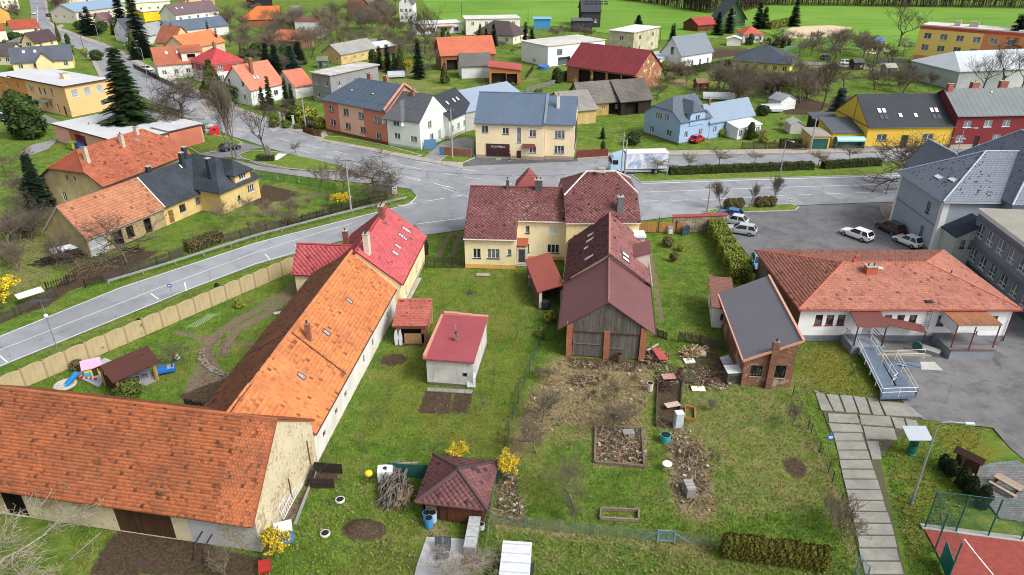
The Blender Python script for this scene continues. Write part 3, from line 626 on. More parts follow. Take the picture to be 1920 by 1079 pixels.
# grass islands and verges with kerb edge
KERB = concrete((186,184,178),.1)
def verge(poly,wd=.18,name='verge',rgb=((84,108,40),(126,150,60))):
    b = MB(); p = [np.array(q) for q in poly]; n = len(p)
    t = verge_mat(rgb); o = sheet(name,poly,.11,t,thick=.15)
    for i in range(n):
        a,c = p[i],p[(i + 1) % n]
        if np.linalg.norm(c - a) > .05: b.bar((*a,.075),(*c,.075),wd,.13,KERB)
    b.obj('kerb',o); return o
@cached
def verge_mat(rgb):
    t = NT('verge_grass',.95,.1); co = t.n('NewGeometry').outputs['Position']; a = t.noise(co,.8,5,.7); f = t.noise(co,7,4,.75)
    c = t.mix(t.val(a,.3,.7),srgb(rgb[0]),srgb(rgb[1])); c = t.mix(t.math('MULTIPLY',t.val(f,.4,.7),.55),c,sc(srgb(rgb[0]),.6)); t.col(c); t.bump(f,.8,.08); return t.m
GREENS = []
for pg in ([(-53.2,134.8),(-51.9,137.8),(-48.6,137.4),(-43.2,135.2),(-36.5,131),(-31.8,128),(-30.9,126.7),(-31.1,124.8),(-34.9,124.4),(-41.2,126),(-48.3,130),(-51.6,132.4)],[(21.3,122.3),(28.2,124.8),(47.5,127.6),(70.2,130.6),(84,132.7),(80.9,127),(65.7,122.3),(45.3,120.5),(22.4,118.4)],[(-39.5,143.5),(-39.6,148.5),(-36,147.7),(-24.8,140.8),(-17.6,134.5),(-18.9,133.1),(-28.9,139.6)],[(-13.9,130),(-12.3,135.2),(-7.5,134.8),(-7.2,132.7),(-9.2,129.6),(-10.9,128)],[(29.8,104),(32.4,105.4),(44.5,107.6),(45.5,106.1),(44.3,104.5),(37.5,104),(31.5,103.6)],[(-74.2,155.6),(-66,151.1),(-57.9,146),(-55.4,143.5),(-56,140.4),(-59,137),(-60.9,135.2),(-69.1,144.8)]):
    verge(pg); AREAS.append(pg); GREENS.append(pg)
# white road markings
LINE = plain((222,224,226),.7,var=.25)
def marks(road,pts,wd=.13,dash=None,z=.041,name='lane_line'):
    pts = [np.array(p) for p in pts]
    for a,b in zip(pts[:-1],pts[1:]):
        L = np.linalg.norm(b - a); d = (b - a) / L; n = np.array((-d[1],d[0])) * wd / 2; s = 0.0
        segs = [(0,L)] if not dash else [(k * sum(dash),min(L,k * sum(dash) + dash[0])) for k in range(int(L / sum(dash)) + 1)]
        for s0,s1 in segs:
            if s1 - s0 < .1: continue
            p,q = a + d * s0,a + d * s1; MB().poly([(*(p - n),z),(*(q - n),z),(*(q + n),z),(*(p + n),z)],LINE).obj(name,road)
marks(road_lower,[(-55.76,66.37),(-48.4,78),(-36.1,91.9),(-24.8,100.9),(-17.2,106.9)],.12); marks(road_lower,[(-52.06,60.61),(-39.4,78.2),(-33.9,85.1),(-27.8,90.3)],.12); marks(road_lower,[(-54.01,63.65),(-43.5,78.1),(-35,88.7),(-28,95.8),(-24,99.2)],.1); marks(road_lower,[(-14.4,98.9),(-7.4,101.5)],.14)
for a in ([(-43.9,76.5),(-42.3,75)],[(-41.1,79.6),(-39.8,77.1)],[(-53.28,62.51),(-51.74,61.3)],[(-30.3,91),(-28.6,89)],[(-33.6,88.1),(-32.3,86.2)]): marks(road_lower,a,.16,name='bay_mark')
marks(road_main,[(-18.3,106.6),(-13.8,108.8),(-8,111.9)],.16,(3.2,2.2)); marks(road_main,[(-30.1,129.6),(-19,121.7),(-8.3,114)],.14,(3.6,3.2)); marks(road_main,[(-18.9,120.8),(-8.1,114.3)],.12,(3.4,3.6),.045)
marks(road_main,[(-41.7,141.6),(-27.6,132.4),(-19.8,127.6),(-8.5,121.4),(0,117.6)],.13,(3.5,4.5)); marks(road_main,[(-55.1,151.1),(-41.7,141.6)],.13,(3.5,4.5)); marks(road_main,[(-42.4,138.1),(-31.3,130.6)],.12,(3.4,3.0),.045)
marks(road_main,[(-18.2,130.6),(-9,125.7),(0,122),(9.4,119.6)],.13,(3.5,5)); marks(road_main,[(-11.8,115.6),(-7,110.6)],.12,(3,2.6),.045)
marks(road_main,[(22.6,117.6),(45.1,119.9),(65.4,121.7),(101.7,125.7)],.2); marks(road_main,[(21.9,113.2),(43.6,115.4),(67.4,117.6),(98.7,121.4)],.12); marks(road_main,[(21.2,108.8),(33.1,109.8),(42.3,111.2),(65.5,113.7),(96,117.6)],.14,(2.6,2.4),.044)
marks(road_main,[(-260.3,416.9),(-214.1,339.5)],.16,(8,.1)); marks(road_main,[(-178.8,297),(-135.7,246.5),(-109.7,213.9),(-85.4,182.1),(-68.1,161.3),(-56.2,151.1)],.13,(4,6)); marks(road_main,[(-15.7,111.4),(-16.4,107.3),(-18.2,106.1)],.14); marks(road_main,[(-30.7,127.6),(-29.8,125.7),(-30.5,124.4)],.12)
for k in range(6): 
    a = np.array((77.4,135.9)) + np.array((1.15 * k,.2)); marks(road_main,[a,a + np.array((.9,-6.0))],.5,name='crossing_stripe')
# fields
def field_mat(a,b):
    t = NT('field',.95,.1); co = t.n('NewGeometry').outputs['Position']; f = t.noise(co,.02,5,.6); s = t.noise(co,.5,4,.7)
    mp = t.n('Mapping',Rotation=(0,0,R(24)),Scale=(.02,.5,1)); t.l(co,mp.inputs['Vector']); r_ = t.noise(mp.outputs[0],1.0,4,.6)
    c = t.mix(t.val(f,.3,.7),srgb(a),srgb(b)); c = t.mix(t.math('MULTIPLY',t.val(s,.4,.7),.35),c,sc(srgb(a),.7)); c = t.mix(t.math('MULTIPLY',t.val(r_,.42,.62),.45),c,sc(srgb(b),1.15)); t.col(c); return t.m
FIELD = [(-110.1,802.8),(18.6,674.9),(61.2,460.8),(84.8,416.9),(98.6,378),(120.8,390.2),(141.3,419.8),(272,403.1),(363.6,385.2),(278,289.7),(207.8,303.1),(176.5,309.5),(140.5,263.5),(119,257.6),(111,276),(104.8,312.8),(91.4,321.2),(81,294),(59.3,285.4),(37.5,309.5),(21.1,330.2),(0,330.2),(-32.5,353.6),(-45.9,408.5)]
sheet('field',FIELD,.06,field_mat((84,128,40),(116,156,58))); AREAS.append(FIELD); GREENS.append(FIELD)
sheet('fallow_field',[(112.6,312.8),(124.3,330.2),(142.2,333.9),(147.3,324.7),(128.6,300),(116.7,291.1),(109,294)],.09,field_mat((186,166,134),(206,188,158)))

# ================================================================= BUILDINGS
def aw(wall,n,z,w=.9,h=1.2,st='2',a=.0,b=1.0,**ex): return [(wall,a + (b - a) * (i + .5) / n,z,w,h,st,ex) for i in range(n)]
@cached
def painted(base,rects,dirt=.2,peel=None):
    """facade painted in fields of colour; rects (x0,x1,z0,z1,rgb) in metres on the building's own axes"""
    t = NT('painted_plaster',.9,.15); co = t.coord(); sep = t.n('SeparateXYZ'); t.l(co,sep.inputs[0]); X,Z = sep.outputs[0],sep.outputs[2]
    c = t.mix(0.0,srgb(base),srgb(base))
    for x0,x1,z0,z1,rgb in rects:
        f = t.math('MULTIPLY',t.math('MULTIPLY',t.math('GREATER_THAN',X,x0),t.math('LESS_THAN',X,x1)),t.math('MULTIPLY',t.math('GREATER_THAN',Z,z0),t.math('LESS_THAN',Z,z1)))
        c = t.mix(f,c,srgb(rgb))
    if peel:
        pa = t.math('ADD',t.noise(co,3.2,6,.78),t.math('MULTIPLY',t.noise(co,.35,3),.5)); c = t.mix(t.val(pa,.80,.84),c,srgb(peel)); c = t.mix(t.math('MULTIPLY',t.val(pa,.76,.80),.5),c,tuple(x * .7 for x in srgb(base)))
    n = t.noise(co,.5,5,.65); c = t.mix(t.math('MULTIPLY',t.val(n,.4,.7),dirt),c,tuple(x * .5 for x in srgb(base))); t.col(c); t.bump(t.noise(co,9,3),.2,.02); return t.m
DARK = (46,40,38); ANTH = (66,70,78)
ORANGE = tile((186,106,66),(134,80,60),(112,92,74),.5); ORANGE2 = tile((208,128,74),(172,100,66),(140,104,78),.5); MOSSY = tile((160,100,68),(116,78,58))
MAROON = tile((124,76,76),(92,60,62),(182,164,154),.45); MAROON2 = tile((122,76,76),(88,56,58),(176,150,140),.35); REDT = tile((194,92,96),(174,78,84))
SALMON = tile((176,116,98),(150,96,82)); GAZ = tile((118,78,78),(86,56,60)); PINKT = tile((186,104,92),(150,82,74))
felt = lambda c,**k: roofing(c,'felt',**k)

# -- foreground barn
H = house('barn','large foreground barn with weathered orange tiled roof and bare cream gable end',(-43.5,41.15),(-17.9,36.6),9.6,'gx',3.3,8.0,zb=4.3,cat='barn',wall=painted((208,196,164),((20.6,25.95,-1,3.6,(176,180,188)),),.4,(150,116,84)),roof=felt((150,78,48)),fmat=plain((150,84,54)),ov=.5,ovg=.1,thick=.12,
  openings=[('F',0.654,0.02,4.65,3.1,'o',dict(rgb=(30,24,20),name='gateway')),('F',0.237,0.02,1.96,2.86,'o',dict(rgb=(24,20,18),name='gateway'))],tiles={0: dict(mat=ORANGE,w=.28,h=.25,singles=300,missing=.013,jit=.035),1: dict(mat=ORANGE2,w=.34,h=.34)},ridge=ORANGE,gutter=None)
root = H.root; gb = wood((92,62,44),(58,40,30)); s0,s1 = 14.72,19.29
n_ = 20
for i in range(n_):
    a = s0 + (s1 - s0) * i / n_; MB().box(a + .01,.04 + .01 * (i % 2),.05,a + (s1 - s0) / n_ - .01,.09 + .01 * (i % 2),3.0,gb).obj('gate_plank',root)
for vy,z0,z1 in ((8.4,.9,3.3),(4.9,.6,2.5)): MB().bar((26.06,vy,z0),(26.06,vy,z1),.09,.05,wood((120,100,70))).obj('batten',root)

# -- long orange barn behind it
H = house('long_barn','long white-walled barn with bright orange tiles running back from the foreground',(-16.25,46.2),(-13.4,72.3),9.2,'gx',3.05,7.2,zb=4.4,cat='barn',wall=(222,220,212),dirt=.45,roof=felt((176,96,56)),fmat=plain((96,70,56)),ov=.22,ovg=.1,thick=.12,rf=.5,z0=-.3,
  openings=[('F',x,.95,.7,.62,'1',dict(frame=(150,140,125),sill=None)) for x in (.08,.2,.30)] + [('F',x,1.0,.5,.9,'1',dict(frame=(150,150,150),sill=None)) for x in (.52,.64,.86)],
  tiles={0: dict(mat=ORANGE2,w=.3,h=.37,singles=300,missing=.004),1: dict(mat=MOSSY,w=.36,h=.36)},ridge=tile((200,130,90),(150,90,60)),gutter=(90,70,62))
for t_,v in ((4.2,2.1),(11.2,2.3),(17.8,2.2)): skylight(H,0,t_,v,.55,.8,(70,66,64),(150,162,178))
chimney(H,9.1,3.3,.42,.42,7.9,brick((170,90,60)),cap=False)
for pg,tm in (([(.1,-.22,2.99),(.1,4.6,7.34),(-4.4,4.6,7.34)],ORANGE2),([(.1,9.42,4.4),(-1.2,9.42,4.4),(-4.4,4.61,7.34),(.1,4.61,7.34)],MOSSY)):
    vr = MB().prism(pg,plain((150,84,54)),(0,0,-.1)).obj('valley_roof',H.root); lay_tiles(rootM(H.root),vr,pg,tm,w=.36,h=.42)
vb = MB().bar((8.3,-.1,3.2),(8.3,4.58,7.42),.12,.1,plain((90,60,46))).bar((8.3,9.4,4.5),(8.3,4.62,7.42),.12,.1,plain((90,60,46))).obj('verge_strip',H.roof)

# -- red roofed house joined to the long barn
RED = roofing((196,86,92),'tile',.35,.33,.12,rough=.6); RW = (240,224,176)
H = house('red_roof_house','cream house with bright red roof joined to the long orange barn',(-12.75,71.9),(-11.55,85.6),9.2,'gx',3.8,7.4,wall=RW,roof=RED,fmat=plain((120,40,48)),ov=.35,ovg=.15,thick=.14,plinth=(.5,(170,160,140)),gutter=(140,50,56),ridge=plain((176,60,68)),dirt=.45,
  openings=[('F',.2,1.0,.8,1.1,'2',{}),('F',.62,1.0,.8,1.1,'2',{}),('R',.3,1.2,1,1.3,'2',{}),('R',.7,1.2,1,1.3,'2',{})],tiles={0: dict(mat=REDT,w=.42,h=.36,jit=.004),1: dict(mat=REDT,w=.42,h=.36,jit=.004)})
for u,v in ((11.4,1.2),(9.2,1.2)): skylight(H,0,u,v,.75,1.4)
for u,v in ((6.4,1.3),(4.6,1.2)): skylight(H,0,u,v,.6,.95)
skylight(H,0,9.6,3.6,.5,.4,gl=(60,60,66))
chimney(H,10.6,4.4,1.1,.6,9.0,brick((150,62,52),(120,50,44)),pots=2); chimney(H,1.1,3.7,.8,.6,9.2,plaster((206,200,184)),pots=2)
W2 = volume(H.root,(2.3,6.2),5.4,7.0,planes_for('gy',5.4,7.0,3.4,5.8),plaster(RW),RED,ov=.3,ovg=.3,fmat=plain((120,40,48)),ridge=plain((176,60,68)),tiles={0: dict(mat=REDT,w=.4,kind='diamond'),1: dict(mat=REDT,w=.4,kind='diamond')},openings=[('B',.5,1.0,1.2,1.3,'2',{})],wallname='wing_wall',roofname='wing_roof')
chimney(W2,4.9,2.0,.55,.55,6.9,brick((150,62,52),(120,50,44)))

# -- garden garage and little tiled shed
H = house('garage','small white garage with flat maroon sheet roof and thin flue on the lawn',(-8.25,57.5),(-3.75,56.9),8.0,'shy',2.95,3.25,cat='garage',wall=(205,205,202),dirt=.8,roof=roofing((158,74,82),'felt',var=.1),fmat=plain((190,120,104)),ov=.2,thick=.12,plinth=(.25,(110,105,98)),openings=[('F',.82,1.1,.5,.5,'1',dict(frame=(120,120,120),sill=None)),('L',.5,1.4,.8,.6,'2',{})],gutter=(140,66,70))
TM = plain((204,142,124)); tb = MB()
for u0,u1,zz in ((0,1.5,3.62),(1.5,2.9,3.55),(2.9,4.72,3.48)): tb.box(u0,7.9,3.3,u1,8.25,zz,TM)
tb.box(-.25,-.2,3.0,-.02,7.9,3.42,TM).obj('parapet',H.roof)
c_ = chimney(H,2.3,3.2,.34,.34,3.95,brick((190,150,120)),cap=False); MB().tube([(2.3,3.2,3.9),(2.3,3.2,4.9)],.07,metal((190,190,190)),8).obj('flue',c_)
H = house('tiled_shed','little open shed with salmon tiled roof beside the maroon garage',(-12.28,64.94),(-9.2,64.94),4.2,'shy',2.25,2.9,cat='shed',wall=(150,116,88),roof=felt((150,80,70)),ov=.3,ovg=.35,openings=[('F',.5,.05,2.2,1.8,'o',dict(rgb=(60,44,34)))],tiles={0: dict(mat=PINKT,w=.26,h=.3)})
MB().box(.8,.0,.05,2.9,.06,1.25,wood((190,150,110))).obj('gate',H.root); MB().box(-.1,4.2,0,3.4,4.5,3.1,plaster((196,150,128))).obj('back_wall',H.root)

# -- cream L house with maroon diamond slates
CRM = (240,224,180)
A_ = (-6.1,83.8); B_ = (0.4,83.4); A_,L_,an_ = frame2(A_,B_); root = thing('diamond_slate_house','cream L-shaped house with lichen-speckled maroon diamond slate roof','house',A_,an_)
ZW = lambda v: 4.25 + .437 * v
H = volume(root,(0,3.2),13.25,11.0,[(ZW(3.2),0,.437),(ZW(3.2) + .437 * 11,0,-.437)],plaster(CRM,.25),felt((110,60,62)),ov=.35,ovg=.12,fmat=plain((196,190,184)),plinth=(.5,(226,178,96)),ridge=tile((140,70,66),(110,60,60)),tiles={0: dict(mat=MAROON,w=.36,kind='diamond',jit=.03),1: dict(mat=MAROON,w=.5,kind='diamond')},gutter=(214,210,200),skip='L',
  openings=[('F',.60,1.0,.55,1.25,'1',dict(sill=(60,60,66))),('F',.86,1.0,1.6,1.25,'3',dict(sill=(60,60,66))),('F',.60,3.75,.55,1.05,'1',dict(sill=(60,60,66))),('F',.86,3.8,1.2,1.0,'2',dict(gl=(210,214,216),sill=None))])
H2 = volume(root,(0,0),6.6,3.3,[(ZW(0) + .05,0,.437)],plaster(CRM,.25),felt((110,60,62)),ov=.35,ovg=.12,fmat=plain((196,190,184)),plinth=(.6,(226,178,96)),tiles={0: dict(mat=MAROON,w=.36,kind='diamond',jit=.03)},gutter=(214,210,200),skip='B',wallname='wing_wall',roofname='wing_roof',
  openings=[('F',.235,1.45,1.0,1.35,'2',dict(sill=(60,60,66))),('F',.56,1.45,1.6,1.35,'3',dict(sill=(60,60,66))),('F',.875,1.95,.5,.85,'1',dict(sill=(60,60,66)))])
volume(root,(0,3.25),.05,11.0,[(ZW(3.2),0,.437),(ZW(3.2) + .437 * 11,0,-.437)],plaster(CRM,.25),felt((110,60,62)),ov=0,thick=.02,wallname='gable_wall',roofname='gable_coping')
chimney(H,5.0,5.2,.42,.42,9.3,plaster((92,92,94)),pots=1); chimney(H,9.2,5.2,1.0,.7,9.4,plaster((92,92,94)),pots=2)
V = volume(root,(6.0,12.0),3.2,3.2,planes_for('gy',3.2,3.2,7.0,8.75,hipL=(1.6,7.0)),plaster(CRM),felt((140,76,74)),ov=.25,wallname='gable_wall',roofname='dormer_roof')
pb = MB(); pb.box(6.65,1.6,.1,8.0,3.15,2.4,plaster((220,214,200))); pb.obj('porch_wall',root); MB().prism([(6.6,1.4,2.75),(8.1,1.4,2.75),(8.1,3.2,3.1),(6.6,3.2,3.1)],tile((190,100,66),(150,80,56)),(0,0,-.1)).obj('porch_roof',root); door(root,(6.9,1.53,.25),0,.85,1.9,(70,74,80))
for k in range(3): MB().box(6.5,.9 + .25 * k,0,8.1,1.6,.12 + .1 * k,concrete()).obj('step',root)

# -- corner building behind it
H = house('corner_house','tall corner building with half-hipped maroon slate roof beside the main road',(7.0,84.6),(16.35,84.7),13.6,'gx',6.1,10.45,wall=(238,216,160),dirt=.5,roof=felt((110,66,66)),fmat=plain((210,208,204)),ov=.3,ovg=.15,hipL=(3.0,8.4),hipR=(2.4,8.6),openings=[('F',.14,3.3,.8,1.0,'1',{})],tiles={0: dict(mat=MAROON2,w=.36,kind='diamond',jit=.03)},ridge=plain((204,200,196)),plinth=(.5,(190,180,160)))
chimney(H,6.9,1.4,.75,.75,9.0,plaster((110,116,120)),pots=1); chimney(H,5.1,6.9,.8,.6,11.0,plaster((214,214,210)),pots=0)
MB().lathe([(.02,0),(.2,.08),(.34,.2),(.42,.34)],plain((190,170,164)),14).obj('satellite_dish',H.roof,(4.4,6.2,10.5))
MB().box(7.9,-1.6,0,9.9,0,4.6,plaster((190,186,190))).obj('porch',H.root); MB().box(7.3,-1.8,4.6,10.0,.05,4.9,plain((226,230,232),.4)).obj('porch_roof',H.root)

# -- grey wooden barn with the long slate range behind
A_,L_,an_ = frame2((5.6,62.6),(13.6,61.6)); root = thing('wooden_barn','barn with grey plank gable, brick pillars and brown sheet roof over the dry garden','barn',A_,an_); BR = roofing((118,76,78),'seam',.45,var=.12,rough=.5)
H = volume(root,(0,.35),L_,10.4,planes_for('gy',L_,10.4,3.75,6.6),wood((96,88,80)),BR,ov=.85,ovg=.55,thick=.1,skip='F',fmat=plain((90,60,58)),ridge=plain((150,100,92)),gutter=(86,62,60))
GP = wood((130,124,118),(78,72,68)); mes = {}
nP = 46
for i in range(nP):
    x0 = .62 + (L_ - 1.24) * i / nP; x1 = .62 + (L_ - 1.24) * (i + 1) / nP - .012; zt = lambda x: 3.75 + (6.6 - 3.75) / (L_ / 2) * min(x,L_ - x) - .03
    y = .02 + .015 * (i % 2); MB().prism([(x0,y,3.05),(x1,y,3.05),(x1,y,zt(x1)),(x0,y,zt(x0))],GP,(0,.03,0)).obj('plank',root)
for k,(a,b) in enumerate(((.66,3.78),(4.42,7.4))):
    for i in range(16):
        x0 = a + (b - a) * i / 16; MB().box(x0,.1 + .012 * (i % 2),.05,x0 + (b - a) / 16 - .012,.13 + .012 * (i % 2),2.95 - .03 * ((i * 7) % 3),GP).obj('gate_plank',root)
MB().box(.6,-.02,2.95,L_ - .6,.12,3.06,wood((90,70,56))).bar((.7,.06,1.55),(3.7,.06,1.55),.1,.06,GP).bar((4.45,.06,1.2),(5.9,.06,1.2),.06,.1,GP).obj('gate_rail',root)
for x in (0,3.82,L_ - .6): MB().box(x,-.12,0,x + .6,.45,3.2 if x == 3.82 else 3.9,brick((196,104,62),(166,84,54))).obj('brick_pillar',root)
for x in (.02,L_ - .08): MB().box(x,.5,0,x + .06,10.6,3.6,wood((92,82,74))).obj('side_boarding',root)
U = volume(root,(-.2,10.6),L_ + .4,11.9,planes_for('gy',L_ + .4,11.9,4.0,7.15),plaster((214,204,186),.6),felt((96,62,64)),ov=.75,ovg=.3,thick=.12,wallname='range_wall',roofname='range_roof',fmat=plain((110,70,68)),tiles={0: dict(mat=tile((112,70,72),(78,50,54)),w=.36,h=.34,jit=.06),1: dict(mat=tile((150,98,96),(118,76,76)),w=.4,kind='diamond')},ridge=plain((176,118,102)),gutter=(200,196,190),openings=[('R',.25,1.2,1,1.1,'2',{}),('R',.75,1.2,1,1.1,'2',{})])
for v,t_,hh in ((2.2,1.5,1.3),(5.6,1.3,.7),(7.4,1.5,1.2),(9.0,1.6,1.0)): skylight(U,0,t_,v,.75,hh,(96,80,82),(196,200,206))
for v in (.9,2.1): skylight(U,1,6.6,v,.9,1.1,(80,70,70),(226,230,232))
for v in (5.2,10.6): skylight(U,1,5.0,v,.35,.3,(70,50,50),(80,70,70))
DD = volume(root,(5.6,14.6),3.2,3.4,[(4.5,.35,.0)],plaster((206,196,190)),felt((136,86,86)),ov=.15,z0=3.2,wallname='dormer_wall',roofname='dormer_roof')
H = house('lean_to','open lean-to with rust red sheet roof against the long slate range',(3.12,72.76),(5.76,73.15),8.5,'shx',2.25,2.9,cat='shed',wall=wood((120,108,96)),roof=roofing((158,80,70),'felt',var=.12),ov=.25,skip='F')
for x in (.02,2.6): MB().box(x,0,0,x + .35,.35,2.1,plaster((206,200,190))).obj('pillar',H.root)

# -- brick workshop with felt roof
H = house('brick_workshop','brick workshop with steep grey felt roof and barred windows',(22.3,57.3),(26.95,56.9),13.4,'shx',2.85,5.15,cat='workshop',wall=brick((168,96,68),(112,66,50),patch=(168,156,138)),roof=roofing((114,114,122),'felt',var=.06,rough=.9),fmat=plain((196,140,122)),ov=.3,ovg=.25,thick=.14,
  openings=[('F',0.263,1.09,1.1,1.22,'4t',dict(frame=(30,30,32),sill=(170,160,146),gl=(26,28,32))),('F',0.734,1.04,1.09,1.4,'4t',dict(frame=(30,30,32),sill=(170,160,146),gl=(26,28,32))),('L',.2,1.0,.9,.9,'2',{})])
CP = plain((206,150,130)); e0,e1 = (-.28,-.28),(4.95,5.15 + .14)
MB().bar((-.25,-.25,2.92),(4.95,-.25,5.4),.22,.16,CP).bar((4.95,-.25,5.42),(4.95,13.7,5.42),.24,.2,CP).bar((-.25,-.25,2.9),(-.25,13.7,2.9),.14,.14,CP).obj('coping',H.roof)
chimney(H,2.55,-.18,.62,.4,5.2,brick((150,84,60),(110,64,50)),z0=0.0,cap=False)
H = house('white_outhouse','small white outhouse with brown roof behind the brick workshop',(22.24,68.44),(24.17,68.09),6.0,'shy',2.6,3.1,cat='outhouse',wall=(226,228,226),roof=roofing((140,96,84),'tile',.3,.3),ov=.35,openings=[('F',.55,.9,.7,.9,'1',{}),('L',.4,.05,.9,2.0,'d',{})])

# -- long white single-storey building with hipped salmon roof
WBF = dict(frame=(96,44,50),sill=(150,46,62),gl=(58,34,38))
H = house('white_clinic','long white single-storey building with hipped salmon tiled roof and ramp',(30.5,65.55),(52.9,65.5),14.2,'gx',4.1,5.85,cat='building',wall=(236,238,242),dirt=.06,roof=felt((190,104,84)),fmat=plain((176,84,74)),ov=.5,hipL=(6.9,4.1),hipR=(6.2,4.1),thick=.14,plinth=(.7,(132,138,148)),gutter=(160,62,58),ridge=tile((196,108,88),(170,92,76)),
  openings=[('F',0.093,1.96,0.79,1.24,'1',WBF),('F',0.146,1.96,0.79,1.24,'1',WBF),('F',0.199,1.96,0.79,1.24,'1',WBF),('F',0.418,1.97,0.79,1.24,'1',WBF),('F',0.479,1.97,0.79,1.24,'1',WBF),('F',0.537,1.97,0.79,1.24,'1',WBF),('F',0.672,1.91,0.79,1.24,'1',WBF),('F',0.920,1.85,0.79,1.24,'1',WBF),('F',0.354,2.23,0.79,0.98,'1',WBF),('F',0.330,0.02,0.92,1.81,'d',dict(rgb=(225,228,230))),('L',.75,1.6,.9,1.2,'1',dict(frame=(200,196,190))),('L',.3,1.6,.9,1.2,'1',dict(frame=(200,196,190)))],
  tiles={i: dict(mat=SALMON,w=.38,h=.36,jit=.003) for i in range(4)})
MB().box(-.04,.1,.0,-.012,14.1,4.0,plaster((112,104,92),.9)).obj('bare_render',H.root)
for u,v in ((9.2,5.4),):
    c_ = chimney(H,u,v,1.15,.9,6.35,plain((190,96,70)),pots=2); MB().lathe([(.02,0),(.25,.05),(.38,.16)],plain((190,196,204)),12).obj('satellite_dish',c_,(u + 1.0,v,6.0))
MB().tube([(8.0,7.1,5.7),(8.0,7.1,6.5),(8.15,7.1,6.75),(8.6,7.1,6.9)],.16,plain((196,92,66)),8).obj('vent_pipe',H.roof)
for u in (3.0,12.3,16.9): MB().tube([(u + 1.5,5.6,5.3),(u + 1.5,5.6,5.75)],.07,plain((70,50,46)),6).obj('vent_pipe',H.roof)
lad = MB(); lm = metal((150,110,100))
for dx in (0,.5): lad.tube([(13.3 + dx,-.15,1.6),(13.3 + dx,-.15,4.0),(13.3 + dx,-.65,4.1),(13.3 + dx,-.65,5.2),(13.3 + dx,.2,5.3)],.025,lm,5)
for k in range(11): lad.bar((13.3,-.15,1.7 + .22 * k),(13.8,-.15,1.7 + .22 * k),.025,.025,lm)
lad.box(13.2,.3,4.5,13.9,.8,4.6,plain((50,44,44))).obj('roof_ladder',H.root)
MB().tube([(22.3,-.14,4.05),(22.3,-.14,.1)],.06,metal((130,60,56)),8).obj('downpipe',H.root)
# entrance canopy, ramp, terrace of the white building
cr = thing('entrance_porch','entrance porch with brown corrugated canopy on the white building','porch',(37.0,65.4)); BM = roofing((112,64,58),'seam',.22,rough=.4); PO = plain((60,44,44))
MB().prism([(-1.6,-2.5,3.3),(1.6,-2.5,3.3),(1.6,.0,4.05),(-1.6,0,4.05)],BM,(0,0,-.09)).obj('canopy',cr)
for x in (-1.45,1.45): MB().bar((x,-2.4,0),(x,-2.4,3.3),.1,.1,PO).obj('post',cr)
MB().box(-1.7,-2.6,0,1.7,-.06,.95,plaster((130,140,152))).obj('landing',cr)
for x in (-1.5,1.5):
    for z in (1.25,1.55,1.85): MB().bar((x,-2.5,z),(x,-.3,z),.03,.06,PO).obj('rail',cr)
MB().prism([(1.8,-1.5,3.0),(6.4,-1.5,2.0),(6.4,-.2,2.25),(1.8,-.2,3.3)],BM,(0,0,-.08)).obj('side_canopy',cr)
MB().bar((6.3,-1.4,0),(6.3,-1.4,1.95),.08,.08,PO).obj('post',cr)
BL = metal((110,128,150),.5,.25); WH = plain((216,220,222))
rp = thing('wheelchair_ramp','blue-grey metal wheelchair ramp with white handrails before the white building','ramp',(35.44,55.22))
def wp(px): return np.array(px) - np.array((35.44,55.22))
Q = [wp(q_) for q_ in [(36.79,65.48),(38.38,65.82),(37.36,57.32),(36,57.32)]]
def slab(name,pts,zs,th,mat,parent): MB().prism([(*p,z) for p,z in zip(pts,zs)],mat,(0,0,-th)).obj(name,parent)
T0,T1,T2,T3 = [wp(p) for p in ((36.05,63.71),(37.71,63.93),(36.6,56.78),(34.78,54.93))]
slab('deck',[T0,T1,wp((36.61,56.25)),wp((35.16,55.98))],[.95,.95,.75,.75],.3,BL,rp)
slab('deck',[wp((35.14,55.94)),wp((34.41,54.31)),wp((37.76,54.48)),wp((38.19,56.25))],[.75] * 4,.3,BL,rp)
slab('deck',[wp((36.81,56.25)),wp((38.19,56.25)),wp((38.92,60.73)),wp((37.59,60.53))],[.75,.75,.5,.5],.3,BL,rp)
slab('deck',[wp((37.9,60.73)),wp((38.86,60.83)),wp((41.39,60.17)),wp((41.74,61.05))],[.5,.5,.1,.1],.12,BL,rp)
slab('base_slab',[wp((41.84,61.3)),wp((41.24,59.93)),wp((43.34,59.74)),wp((43.31,61.3))],[.08] * 4,.1,concrete((186,186,178)),rp)
for pl in ([T0,wp((34.41,54.31)),wp((37.76,54.48)),wp((38.82,60.73))],[T1,wp((36.96,56.78)),wp((36.39,56.34))],[wp((38.91,60.93)),wp((41.85,61.05))]):
    for k in range(len(pl) - 1):
        a,b = pl[k],pl[k + 1]; z = .75
        for hh in (.95,.5): MB().tube([(*a,z + hh),(*b,z + hh)],.03,WH,5).obj('handrail',rp)
        m = max(1,int(np.linalg.norm(b - a) / 1.6))
        for i in range(m + 1): c = a + (b - a) * i / m; MB().tube([(*c,z - .1),(*c,z + .95)],.03,WH,5).obj('post',rp)
for p in ((34.17,59.36),(35.22,55.3),(38.31,55.39),(37.85,57.05)): c = wp(p); MB().bar((*c,0),(*c,.6),.12,.12,metal((120,120,120))).obj('leg',rp)
tr = thing('covered_terrace','grey raised terrace with rusty flat canopy on white building','terrace',(45.9,65.4)); RP = plain((120,44,46))
MB().box(-.9,-3.6,0,3.6,-.06,1.05,plaster((140,146,152))).obj('platform',tr); MB().box(-.95,-3.65,1.05,3.65,-.06,1.12,concrete((120,124,128))).obj('deck',tr)
